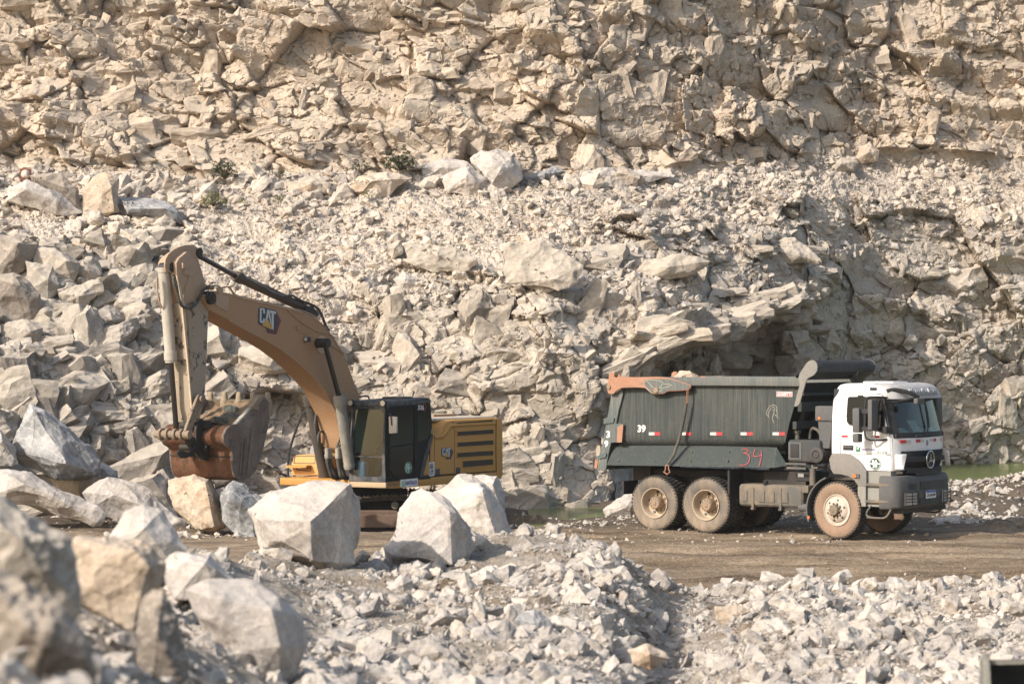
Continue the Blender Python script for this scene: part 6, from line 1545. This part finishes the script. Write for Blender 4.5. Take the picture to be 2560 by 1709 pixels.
# boom, its cylinders and hoses
bo = [(640,585),(730,574),(870,608),(1010,648),(1300,716),(1480,755),(1600,800),(1700,850),(1790,930),(1880,1060),(1960,1190),(2010,1330),(2060,1470),(2110,1590)]
bo_l = [(560,640),(640,760),(830,862),(1010,960),(1200,1060),(1350,1150),(1470,1240),(1580,1340),(1690,1450),(1780,1560)]
bl = [(780,820),(735,730),(705,640),(640,520),(560,330)]
pts = E(Z1, bo, .31)
lower = [EX.side(Z3(x, y), .31) for x, y in ((855,215),(880,320),(870,480),(800,700),(740,760))]
low2 = [EX.side(Z3(x, y), .31) for x, y in ((700,700),(690,560),(655,400),(600,250))]
lo = E(Z1, bo_l[::-1], .31)
boom_o = pts + lower + low2[:3] + lo
boom = MB().xz(boom_o, .31, -.31).bevel(.015, 1).build("boom", MP_BOOM, exc)
b = MB(); b.tube([(x, .315, z) for x, z in E(Z1, [(830,865),(1010,962),(1200,1062),(1350,1152),(1470,1242),(1580,1342),(1690,1452),(1780,1562)], .31)], .014, 5)
b.tube([(x, .315, z) for x, z in E(Z1, [(870,622),(1010,660),(1300,730),(1480,770),(1600,815),(1700,866),(1785,942),(1868,1066),(1945,1195)], .31)], .012, 5); b.build("weld_seam", MP_HEAD, boom)
b = MB(); b.xz(E(Z1, [(700,605),(830,630),(820,760),(800,775),(700,720)], .31), .31, .325).bevel(.006, 1); b.build("nose_plate", MP_HEAD, boom)
x, z = EX.side(Z1(1735, 1100), .31); b = MB(); b.cyl((x, .30, z), (x, .325, z), .20, n=32); b.build("boss", paint("boss_dusty", (0.5, 0.36, 0.22), amt=.4), boom)
x, z = EX.side(Z1(1762, 1085), .5); pin = MB().cyl((x, -.62, z), (x, .62, z), .105, n=24).build("cylinder_pin", MP_GREASE, boom)
cat_logo(Z1, lambda a, b_: (1118 + a * 2.22 - b_ * .02, 728 + b_ * 2.2 + a * .52 - (a * .06)), .313, boom, None)
x, z = EX.side(Z1(1578, 1048), .31); wl = MB().box(x - .06, x + .06, .32, .42, z - .06, z + .05).build("work_lamp", MP_BLACK, boom); MB().cyl((x + .06, .37, z), (x + .07, .37, z), .045, n=16).build("lens", MG_LAMP, wl)
x, z = EX.side(Z1(1505, 935), .31); MB().box(x - .05, x + .06, .31, .36, z - .05, z + .04).build("lamp_bracket", MP_BOOM, boom)
x, z = EX.side(Z1(645, 645), .33); b = MB(); b.cyl((x, -.38, z), (x, .40, z), .135, n=28); b.cyl((x, .40, z), (x, .43, z), .045, n=12); b.build("stick_pin", MP_GREASE, boom)
def path(zf, pts, y): return curve_pts([(q[0], y, q[1]) for q in E(zf, pts, y)], 5)
b = MB()
b.tube(path(Z1, [(870,600),(930,628),(1080,662),(1240,700),(1400,740),(1560,775),(1680,830)], .2), .022, 6); b.tube(path(Z1, [(770,540),(830,540),(880,605),(1000,660),(1180,712),(1300,718)], .26), .014, 6)
b.tube(path(Z1, [(1410,760),(1490,840),(1600,920),(1700,970),(1820,1000),(1870,1040)], .325), .012, 6); b.tube(path(Z1, [(1540,990),(1600,985),(1680,960)], .325), .009, 5); b.tube(path(Z1, [(1830,1105),(1900,1150),(1955,1190)], .33), .010, 5)
b.build("pipe", MP_HEAD, boom)
b = MB(); b.tube(path(Z1, [(1370,628),(1450,622),(1500,650),(1560,680)], .1), .028, 8); b.tube(path(Z1, [(1560,680),(1650,715),(1710,760),(1750,840),(1780,920),(1812,965)], .12), .032, 8)
b.build("hose", MP_HOSE, boom)
def hyd(p0, p1, p2, r, rr_, m1, m2, par, name="cylinder"):
    """barrel p0-p1, rod p1-p2"""
    b = MB(); p0, p1, p2 = Vector(p0), Vector(p1), Vector(p2); d = (p1 - p0).normalized()
    b.cyl(p0, p1, r, n=24); b.cyl(p1 - d * .16, p1 + d * .02, r * 1.18, n=24); b.cyl(p1 + d * .02, p1 + d * .07, r * 1.05, n=12); b.cyl(p0 + d * .04, p0 + d * .1, r * 1.08, n=24)
    o = b.build(name, m1, par)
    q = MB(); q.cyl(p1, p2, rr_, n=16); q.build("piston_rod", m2, o); return o
def C3(zf, p, y): q = EX.side(zf(*p), y); return (q[0], y, q[1])
hyd(C3(Z3, (760,900), .55), C3(Z3, (662,215), .55), C3(Z1, (1772,1092), .55), .125, .062, MP_CYL, MC_ROD, exc, "boom_cylinder")
hyd(C3(Z3, (520,1000), -.55), C3(Z3, (368,215), -.55), C3(Z1, (1480,1230), -.55), .135, .062, MP_CYLD, MC_ROD, exc, "boom_cylinder")
hyd(C3(Z1, (1560,738), 0), C3(Z1, (905,435), 0), C3(Z1, (495,212), 0), .105, .055, MP_CYLD, MC_ROD, boom, "stick_cylinder")
b = MB(); b.xz(E(Z1, [(1520,775),(1540,735),(1590,722),(1660,800),(1640,830)], 0), -.16, .16); b.build("cylinder_bracket", MP_GREASE, boom)
b = MB(); b.tube(path(Z1, [(930,410),(1000,445),(1150,520),(1250,580),(1380,630)], .09), .020, 6); b.build("pipe", MP_CYL, boom)

# stick with head plates
hd = [(205,330),(212,265),(240,215),(285,175),(340,146),(400,128),(470,124),(505,145),(520,190),(535,280),(565,370),(608,525),(560,640),(440,740),(370,700),(320,600),(296,420),(262,398),(222,392)]
stick = MB().xz(E(Z1, [(372,700),(600,640),(636,700),(630,850),(615,1250),(600,1566)], .25) + E(Z2, [(592,330),(575,470),(540,600),(480,610),(455,470),(440,200),(430,0)], .25) + E(Z1, [(420,1250),(395,860)], .25), .25, -.25).bevel(.012, 1).build("stick", MP_STICK, exc)
for y in (.13, -.10): MB().xz(E(Z1, hd, y), y - .035, y).bevel(.008, 1).build("head_plate", MP_HEAD, stick)
MB().xz(E(Z1, [(318,300),(345,255),(420,192),(450,198),(510,295),(560,400),(604,522),(545,620),(480,700),(428,742),(392,690),(345,520),(322,400)], .25), -.25, .25).bevel(.03, 2).build("head_box", MP_HEAD, stick)
b = MB(); b.xz(E(Z1, [(316,420),(350,520),(395,700),(455,1566)], .27) + E(Z2, [(478,470),(462,470),(422,0)], .27) + E(Z1, [(372,750)], .27), .25, .285); b.build("stick_flange", paint("flange_pale", (0.55, 0.42, 0.29), amt=.4, spots=.3), stick)
b = MB(); b.tube(path(Z1, [(290,440),(295,500),(330,600),(355,700),(400,738),(460,740),(520,690),(560,600),(590,560),(640,530)], .34), .03, 8); b.tube(path(Z1, [(275,420),(300,430),(310,470),(325,530),(345,650),(375,720)], .30), .02, 6); b.tube(path(Z1, [(610,670),(630,560),(650,500),(700,495)], .42), .012, 6)
b.build("hose", MP_HOSE, stick)
b = MB(); b.tube(path(Z1, [(440,440),(410,520),(388,600),(395,720),(430,860),(445,1080),(455,1250),(480,1310)], .262), .009, 5)
for x_, y_, s_ in ((380,330,.06),(410,395,.05),(438,400,.04),(365,430,.02),(437,1125,.03),(447,1230,.03)):
    x, z = EX.side(Z1(x_, y_), .26); b.box(x - s_, x + s_, .25, .25 + s_, z - s_, z + s_)
b.build("fitting", MP_HEAD, stick)
b = MB(); b.tube(path(Z1, [(125,440),(128,560),(150,680),(175,740)], -.05), .022, 6); b.build("pipe", MP_HEAD, stick)
for q in ((230, 345), (487, 200)):
    x, z = EX.side(Z1(*q), 0); MB().cyl((x, -.17, z), (x, .17, z), .10, n=20).build("pin", MP_GREASE, stick)
hyd(C3(Z1, (190,345), -.04), C3(Z1, (262,1240), -.04), C3(Z2, (318,690), -.04), .118, .056, paint("pale_cylinder", (0.40, 0.36, 0.30), (0.52, 0.46, 0.38), amt=.6), MC_ROD, stick, "bucket_cylinder")
x0, z0 = EX.side(Z1(650, 540), .3); b = MB(); b.cyl((x0 - .35, .1, z0), (x0 - .1, .1, z0), .05); b.box(x0 - .42, x0 - .28, .25, .33, z0 - .28, z0); b.tube(path(Z1, [(660,525),(720,525),(760,545),(830,535),(860,570),(885,605)], .2), .016, 6); b.build("fitting", MP_HEAD, boom)

# bucket linkage
for y in (.34, -.34):
    q = [(520,335),(560,326),(592,350),(590,405),(565,430),(520,520),(455,690),(470,740),(440,775),(400,770),(385,725),(410,640),(480,450)]
    MB().xz(E(Z2, q, y), y - .035, y + .035).bevel(.01, 1).build("link_arm", MP_LINK, exc)
x, z = EX.side(Z2(432, 728), .40); b = MB(); b.cyl((x, -.45, z), (x, .45, z), .085, n=20)
for y in (-.3, -.12, .08, .25): b.cyl((x, y - .03, z), (x, y + .03, z), .125, n=20)
lk = b.build("link_pin", MP_LINK, exc)
x, z = EX.side(Z2(560, 380), .38); MB().cyl((x, -.40, z), (x, .43, z), .075, n=20).build("pin", MP_LINK, exc)
bl_ = [(395,755),(470,745),(560,860),(640,950),(620,985),(540,965),(430,830)]
for y in (.16, -.20): MB().xz(E(Z2, bl_, y), y - .05, y + .05).bevel(.01, 1).build("bucket_link", MP_GREASE, exc)
# bucket
buck = bpy.data.objects.new("bucket", None); COL.objects.link(buck); buck.parent = exc
YB = .80
prof = [(905,645),(870,636),(830,642),(795,675),(768,735),(770,790),(795,835),(840,865),(852,900),(852,1000),(862,1080),(882,1135),(920,1165),(962,1176),(1020,1150),(1080,1085),(1130,960),(1165,840),(1200,680),(1228,530),(1238,440)]
b = MB(); pr = E(Z2, prof, YB)
b.loft([[(x, YB - 2 * YB * k / 12, z) for k in range(13)] for x, z in pr], caps=False, closed=False)
bmesh.ops.solidify(b.bm, geom=b.bm.faces[:], thickness=0.03)
b.build("bucket_shell", MP_BUCKET, buck, smooth=50)
sidep = [(905,645),(870,634),(830,640),(793,673),(764,735),(767,792),(793,838),(838,868),(850,900),(850,1000),(860,1082),(880,1138),(920,1168),(962,1180),(1022,1153),(1083,1087),(1133,962),(1168,842),(1203,682),(1232,530),(1215,420),(1150,338),(1128,335),(1030,462),(890,625)]
for y in (YB, -YB):
    o = MB().xz(E(Z2, sidep, YB), y - .02, y + .02).bevel(.006, 1).build("side_plate", MP_BSIDE, buck)
    s_ = 1 if y > 0 else -1
    b = MB(); b.xz(E(Z2, [(905,645),(830,640),(793,673),(764,735),(767,792),(793,838),(838,868),(850,900),(855,985),(900,870),(980,760),(1060,700),(1140,655),(1180,610),(1215,560),(1215,420),(1150,338),(1128,335),(1030,462),(890,625)], YB), y + s_ * .02, y + s_ * .04); b.bevel(.006, 1); b.build("cheek_plate", MP_BSIDE, o)
    b = MB()
    for q in ([(945,800),(960,790),(940,1110),(920,1110)], [(975,765),(1015,728),(1005,900),(965,1160),(945,1150)], [(1035,710),(1080,695),(1060,900),(1010,1120),(990,1140)]):
        b.xz(E(Z2, q, YB), y + s_ * .02, y + s_ * .045)
    b.bevel(.008, 1).build("wear_strip", MP_BSIDE, o)
    b = MB(); b.xz(E(Z2, [(882,625),(1028,462),(1042,474),(897,635)], YB), y - .05, y + .05); b.build("edge_bar", MP_CYL, o)
    b = MB(); b.xz(E(Z2, [(1028,455),(1120,340),(1150,332),(1162,350),(1068,482),(1040,480)], YB), y - .07, y + .07); b.bevel(.02, 2); b.xz(E(Z2, [(1068,440),(1105,455),(1100,490),(1080,485),(1055,470)], YB), y - .02, y + .06); b.build("side_cutter", MP_TOOTH, o)
MB().tube([(q[0], YB - 2 * YB * k / 10, q[1]) for k in range(11) for q in E(Z2, [(848, 945)], YB)], .012, 5).build("weld_seam", MP_GREASE, buck)
lipx, lipz = EX.side(Z2(1225, 430), YB)
b = MB(); b.loft([[(x, YB + .02 - k * (2 * YB + .04) / 4, z) for k in range(5)] for x, z in [(lipx - .04, lipz - .25), (lipx + .06, lipz - .25), (lipx + .06, lipz + .06), (lipx + .0, lipz + .10), (lipx - .05, lipz + .06)]], closed=False, caps=False)
bmesh.ops.solidify(b.bm, geom=b.bm.faces[:], thickness=0.02); b.build("lip", MP_TOOTH, buck)
for k in range(5):
    y = YB - .03 - k * (2 * YB - .06) / 4
    b = MB()
    def oct_(z, x0, x1, w): return [(x0, y - w * .6, z), (x0 + (x1 - x0) * .25, y - w, z), (x0 + (x1 - x0) * .75, y - w, z), (x1, y - w * .6, z), (x1, y + w * .6, z), (x0 + (x1 - x0) * .75, y + w, z), (x0 + (x1 - x0) * .25, y + w, z), (x0, y + w * .6, z)]
    b.loft([oct_(lipz + z, lipx + x0, lipx + x1, w) for z, x0, x1, w in ((-.26, -.06, .09, .075), (-.20, -.10, .11, .085), (.06, -.09, .10, .085), (.08, -.08, .09, .08), (.09, -.07, .08, .066), (.18, -.045, .06, .062), (.24, -.01, .045, .056), (.26, .0, .035, .045))])
    b.build("tooth", MP_TOOTH, buck, smooth=50)
for y in (.22, -.22):
    q = [(545,600),(580,568),(615,590),(625,650),(610,760),(640,840),(660,920),(650,970),(610,970),(560,890),(500,930),(440,960),(400,960),(360,900),(380,880),(470,900),(540,830),(535,700)]
    MB().xz(E(Z2, q, y + .1), y - .035, y + .035).bevel(.01, 1).build("bucket_ear", MP_GREASE, buck)
x, z = EX.side(Z2(580, 640), .2); b = MB(); b.cyl((x, -.36, z), (x, .36, z), .11, n=20); x, z = EX.side(Z2(605, 855), .3); b.cyl((x, -.36, z), (x, .36, z), .07, n=16); b.build("bucket_pin", MP_GREASE, buck)
# the load in the bucket
xs_, zs_ = EX.side(Z2(1010, 640), 0.1)
n = 30; top = E(Z2, [(905, 660), (1010, 640), (1120, 560), (1215, 470)], YB); fx = [t[0] for t in top][::-1]; fz = [t[1] for t in top][::-1]
gx, gy = np.meshgrid(np.linspace(fx[0] + .03, fx[-1] - .02, n), np.linspace(-YB + .03, YB - .03, n))
gz = np.interp(gx, fx, fz) + .06 + .12 * np.cos(gy * 1.9) + .07 * fbm(gx * 4, gy * 4, gx * 0, 4) - .02
wv = np.array([ex_world(a, c, d)[:] for a, c, d in zip(gx.ravel(), gy.ravel(), gz.ravel())])
ms = paint("bucket_soil", (0.20, 0.135, 0.08), (0.28, 0.2, 0.12), amt=.5, rough=.95, bump=.5)
tag(link("soil_load", mesh_np("soil_load", wv, grid_faces(n, n), ms)), "brown soil heaped inside the raised excavator bucket", "soil")
MR_GRN = rock_mat("rock_dark_greenish", (0.075, 0.08, 0.07), (0.12, 0.125, 0.108), (0.18, 0.18, 0.155), dust_amt=.1, stain_amt=0, tint=0.3, bump=.3)
for k in range(11):
    x = float(np.interp(k / 10, [0, 1], [fx[0] + .25, fx[-1] - .12])); y = (-.2, .45, .1, -.45, .55, .3, -.1, .5, .0, -.35, .35)[k]; s_ = (.22, .26, .3, .2, .24, .34, .22, .3, .26, .2, .3)[k]
    co, fc = T_BIG[k]; base = np.array([0, 0, co[:, 2].min()])
    me = mesh_np("rock", (co - base) * s_ * 1.2, fc, MR_GRN, False, {"tint": np.full(len(co), .5)})
    tag(link("rock", me, None, ex_world(x, y, float(np.interp(x, fx, fz)) + .04)), "dark greenish rock lying on the soil in the raised bucket", "rock", "rocks in the excavator bucket")

# right-hand steps box, handrail, hoses at the boom foot
tbx = 1.08
def TB(pts): return EF(Z3, pts, tbx)
q = TB([(186,970),(192,860),(208,790),(235,768),(430,763),(458,790),(462,970)])
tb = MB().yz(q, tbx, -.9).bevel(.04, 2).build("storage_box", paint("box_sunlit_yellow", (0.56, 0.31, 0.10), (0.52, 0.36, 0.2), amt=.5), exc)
q2 = TB([(160,992),(462,975),(462,1045),(300,1062),(180,1058),(162,1030)]); MB().yz(q2, tbx + .03, -.9).bevel(.03, 2).build("lower_step_box", MP_BOOM, tb)
for pts in ([(190,868),(330,872),(388,868),(388,888),(330,894),(192,892)], [(162,990),(300,996),(355,985),(355,1008),(300,1014),(165,1014)]):
    MB().yz(TB(pts), tbx + .02, tbx + .22).build("step", MP_YEL, tb)
b = MB(); p = TB([(215,850),(222,790),(240,780),(425,778),(420,852)]); b.tube([(tbx + .006, y, z) for y, z in p] + [(tbx + .006, p[0][0], p[0][1])], .008, 4); p = TB([(232,895),(385,900),(380,925),(260,920),(232,895)]); b.tube([(tbx + .006, y, z) for y, z in p], .012, 4); b.build("lid_gap", MC_K, tb)
b = MB(); p = EF(Z3, [(158,985),(158,850),(170,740),(222,560),(292,385),(330,345),(420,250),(455,222)], 1.0); b.tube(curve_pts([(1.0, y, z) for y, z in p], 4), .028, 8); b.build("handrail", MP_BLACK, exc)
b = MB(); b.box(-.3, .9, -.45, .45, .85, 1.15); b.prism([(.55, .32, 1.1), (-.35, .32, 1.1), (-.15, .32, 1.9), (.35, .32, 1.9)], (0, .06, 0)); b.prism([(.55, -.38, 1.1), (-.35, -.38, 1.1), (-.15, -.38, 1.9), (.35, -.38, 1.9)], (0, .06, 0)); b.build("boom_foot_bracket", MP_GREASE, exc)
b = MB(); b.box(-.9, -.3, -1.3, .4, .9, 1.75); b.bevel(.04, 2); b.build("tank_cover", paint("grey_guard", (0.30, 0.28, 0.26), amt=.3), exc)
b = MB(); p = EF(Z3, [(490,575),(605,575),(640,640),(640,790),(360,790),(380,690)], -.25); b.yz(p, -.25, -.3); b.build("mesh_guard", paint("grey_guard_b", (0.30, 0.285, 0.28), amt=.3), exc)
b = MB()
for pts, y, r in (([(440,335),(425,430),(425,520),(455,640),(520,700),(550,740)], -.30, .035), ([(550,730),(545,660),(520,570),(480,540),(455,580),(455,640),(490,690),(540,720)], -.22, .03), ([(640,420),(665,520),(670,600),(640,680),(628,740)], .3, .026), ([(660,440),(690,580),(680,660),(655,690),(650,745)], .34, .026)):
    b.tube(path(Z3, pts, y), r, 8)
for x0, x1 in ((538, 590), (566, 640), (642, 680), (668, 720)):
    b.tube(path(Z3, [(x0, 740), (x0 + 4, 840), ((x0 + x1) / 2, 920), (x1, 985), (x1 + 70, 1000)], .12 if x0 < 600 else .36), .042, 8)
b.build("hose", MP_HOSE, exc)
b = MB()
for x_, y_, pl in ((540,745,.12),(566,745,.12),(642,745,.36),(668,745,.36)):
    x, z = EX.side(Z3(x_, y_), pl); b.cyl((x, pl, z - .14), (x, pl, z + .1), .055, n=12); b.cyl((x, pl, z - .10), (x, pl, z - .05), .068, n=6)
b.build("hose_coupling", MP_CYL, exc)

# the operator, dimly seen behind the panes
def skin(name, chain, radii, edges, mat, parent, sub=2):
    me = bpy.data.meshes.new(name); me.from_pydata(chain, edges, []); me.update()
    o = link(name, me, parent)
    sm = o.modifiers.new("skin", 'SKIN'); sk = me.skin_vertices[0].data
    for v, r in zip(sk, radii): v.radius = (r, r)
    sk[0].use_root = True
    o.modifiers.new("sub", 'SUBSURF').levels = sub; o.modifiers["sub"].render_levels = sub
    bpy.context.view_layer.update()
    dg = bpy.context.evaluated_depsgraph_get(); nm = bpy.data.meshes.new_from_object(o.evaluated_get(dg))
    o.modifiers.clear(); o.data = nm; nm.materials.clear(); nm.materials.append(mat)
    for p in nm.polygons: p.use_smooth = True; p.material_index = 0
    return o
ch = [(.50,1.02,1.55),(.46,1.02,1.80),(.45,1.02,2.02),(.46,1.02,2.14),(.49,1.02,2.26),(.51,1.02,2.36),
      (.47,.82,2.00),(.62,.74,1.80),(.84,.76,1.74),(.92,.77,1.75),(.47,1.22,2.00),(.62,1.30,1.80),(.84,1.31,1.74),(.92,1.30,1.75),
      (.52,.92,1.50),(.98,.90,1.52),(1.12,.90,1.16),(1.25,.90,1.08),(.52,1.12,1.50),(.98,1.14,1.52),(1.12,1.14,1.16),(1.25,1.14,1.08)]
rd_ = [.15,.15,.13,.055,.10,.09,.065,.05,.035,.04,.065,.05,.035,.04,.10,.075,.05,.05,.10,.075,.05,.05]
ed = [(0,1),(1,2),(2,3),(3,4),(4,5),(2,6),(6,7),(7,8),(8,9),(2,10),(10,11),(11,12),(12,13),(0,14),(14,15),(15,16),(16,17),(0,18),(18,19),(19,20),(20,21)]
mskin = M("person_cloth_and_skin"); px_ = mskin.n("SeparateXYZ"); mskin.l(mskin.coord("Object"), px_.inputs[0])
f_head = mskin.val(px_.outputs[2], 2.155, 2.165); f_hand = mskin.val(px_.outputs[0], .875, .885); up = mskin.val(px_.outputs[2], 1.66, 1.67)
f_sk = mskin.math('MAXIMUM', f_head, mskin.math('MULTIPLY', f_hand, up))
cl = mskin.mix(mskin.val(px_.outputs[2], 1.60, 1.62), (0.02, 0.05, 0.12), (0.03, 0.035, 0.05))
mskin.done(mskin.mix(f_sk, cl, (0.30, 0.16, 0.10)), .85)
pe = skin("person", ch, rd_, ed, mskin.m, None); pe.location = EX.o; pe.rotation_euler = (0, 0, EX.rot)
tag(pe, "person in dark work clothes seated at the controls inside the excavator cab", "person")
b = MB(); b.lathe([(0, .001), (0, .13), (.02, .115), (.09, .10), (.13, .06), (.145, .001)], (0, 0, 0), 20)
hr = b.build("cap", flat("dark_cap", (0.03, 0.03, 0.035), .8), pe); hr.rotation_euler = (R(90), 0, 0); hr.location = (.50, 1.02, 2.37)
b = MB()
for y in (.90, 1.14): b.cyl((1.0, y - .0, 1.44), (1.03, y, 1.34), .078, .068, n=16)
b.build("reflective_band", flat("trouser_band", (0.5, 0.09, 0.06), .7), pe)
b = MB(); hx = .60
b.prism([(hx - .01, 1.005, 2.31), (hx + .035, 1.02, 2.27), (hx - .01, 1.035, 2.27), (hx - .01, 1.005, 2.27)], (0, 0, -.005)); b.build("nose", mskin.m, pe)
# ------------------------------------------------------------------ plants on the bench
def leaf_mat(name, a, b):
    m = M(name); oi = m.n("NewGeometry").outputs["Random Per Island"]
    return m.done(m.mix(oi, a, b), 0.6)
ML_DARK = leaf_mat("dark_leaves", (0.018, 0.034, 0.010), (0.055, 0.075, 0.022))
ML_DRY = leaf_mat("dry_green_leaves", (0.10, 0.12, 0.028), (0.26, 0.23, 0.08))
M_STEM = flat("twig", (0.07, 0.05, 0.03), .9)
def shrub(px, py, D, w, h, n, lmat, label, leafl=.13, name="shrub"):
    base = ray(px, py, D); rr = random.Random(int(px))
    e = bpy.data.objects.new(name, None); COL.objects.link(e); e.location = base; tag(e, label, "shrub")
    st = MB(); lf = MB()
    for k in range(n):
        a = rr.uniform(0, 6.283); rad = w * .5 * rr.random() ** .5; z = h * rr.uniform(.12, 1.0) * (1 - .55 * (rad / (w * .5)) ** 2)
        tip = Vector((math.cos(a) * rad, math.sin(a) * rad, z))
        if k % 2 == 0: st.tube([(0, 0, -.05), tip * .5 + Vector((0, 0, z * .12)), tip], .006, 4)
        for q in range(rr.randint(5, 8)):           # a hand of narrow leaflets
            an = rr.uniform(0, 6.283); L = leafl * rr.uniform(.6, 1.15)
            d = Vector((math.cos(an), math.sin(an), rr.uniform(-.5, .45))).normalized(); s_ = d.cross(Vector((0, 0, 1))).normalized() * L * .16
            m = tip + d * L * .5 + Vector((0, 0, .01)); t = tip + d * L + Vector((0, 0, -.25 * L))
            lf.poly([tip, m + s_, t, m - s_])
    st.build("stem", M_STEM, e); lf.build("foliage", lmat, e, smooth=0)
    return e
def bench_D(px, py, off=.7): return wall_at(px, py).y - off
for x, y, w, h, n, mt, lb, ll in (
    (515, 408, .86, .66, 110, ML_DARK, "dark leafy shrub at the cliff foot above the excavator boom, left of the others", .13),
    (918, 388, .92, .76, 130, ML_DARK, "largest dark shrub, growing at the cliff foot left of the white blocks", .14),
    (832, 396, .66, .42, 40, ML_DARK, "thin dark shrub beside the largest one, half dry", .12),
    (638, 405, .50, .26, 20, ML_DARK, "small low dark shrub between the two bigger ones at the cliff foot", .10),
    (490, 470, .86, .42, 70, ML_DRY, "yellow-green weeds on the bench above the excavator boom", .12),
    (640, 462, .40, .22, 12, ML_DRY, "small green weeds below the squat ochre block", .10),
    (848, 455, .45, .28, 14, ML_DRY, "sprig of green weeds under the long orange-tinted slab", .11),
    (560, 466, .34, .16, 8, ML_DRY, "tiny patch of weeds right of the yellow-green weeds", .09),
    (1240, 432, .3, .16, 8, ML_DARK, "tuft of weeds right of the biggest white block", .09)):
    px, py = x * K, y * K
    shrub(px, py, bench_D(px, py), w, h, n, mt, lb, ll)

# ------------------------------------------------------------------ toppled traffic cone on the bench
cD = bench_D(64, 446, .5); cp_ = ray(64, 446, cD)
cone = bpy.data.objects.new("traffic_cone", None); COL.objects.link(cone); cone.location = cp_; cone.rotation_euler = (R(8), 0, R(12))
tag(cone, "toppled traffic cone with a dusty red base lying among rocks on the bench", "traffic cone")
MB().box(-.17, .17, .0, .04, -.05, .29).bevel(.02, 2).build("base", paint("cone_red", (0.24, 0.07, 0.05), amt=.6, rough=.8), cone)
b = MB(); b.lathe([(0, .135), (-.2, .105), (-.42, .05), (-.45, .045), (-.45, .001)], (0, 0, .12), 24); b.build("cone_body", paint("cone_body", (0.55, 0.48, 0.40), (0.4, 0.2, 0.12), amt=.4, rough=.8), cone)

# ------------------------------------------------------------------ corner of a loader bucket in the bottom right corner
lb_ = bpy.data.objects.new("loader_bucket", None); COL.objects.link(lb_); lb_.location = ray(2456, 1632, 20.0); lb_.rotation_euler = (0, 0, R(-6))
tag(lb_, "corner of a dark steel loader bucket cut off by the bottom right corner", "loader bucket")
MLB = paint("loader_steel", (0.055, 0.058, 0.056), (0.20, 0.18, 0.14), amt=.6, rough=.6, spots=.2, spcol=(.14, .14, .12))
MLE = paint("loader_edge", (0.17, 0.16, 0.135), (0.26, 0.24, 0.19), amt=.5, rough=.6)
b = MB(); b.prism([(0, -.45, -.9), (0, -.25, -.3), (0, -.06, -.03), (0, .02, .0), (0, .10, -.03), (0, .35, -.25), (0, .45, -.9)], (.055, 0, 0)); b.bevel(.018, 3).build("side_plate", MLE, lb_)
b = MB(); pr = [(.03, -.055), (.12, -.075), (.26, -.18), (.36, -.36), (.38, -.6), (.30, -.82), (.1, -.92), (-.5, -.95)]
b.loft([[(.055 + 2.2 * k / 6, y, z + .012 * k) for k in range(7)] for y, z in pr], caps=False, closed=False)
bmesh.ops.solidify(b.bm, geom=b.bm.faces[:], thickness=.03); b.build("back_plate", MLB, lb_, smooth=50)
b = MB(); b.prism([(.05, .01, -.055), (.05, .10, -.06), (.05, .10, -.10), (.05, .01, -.09)], (2.2, 0, .07)); b.build("top_edge", MLE, lb_)

# ------------------------------------------------------------------ dusty air
mh = M("dusty_air"); mh.t.nodes.remove(mh.p)
pv = mh.n("VolumePrincipled"); pv.inputs["Color"].default_value = (0.93, 0.90, 0.86, 1); pv.inputs["Density"].default_value = 0.0003; pv.inputs["Anisotropy"].default_value = 0.3
mh.l(pv.outputs[0], mh.out.inputs["Volume"])
hz = MB().box(-150, 150, -48, 198, -3, 30).build("haze", mh.m, None, smooth=0)
tag(hz, kind="stuff")
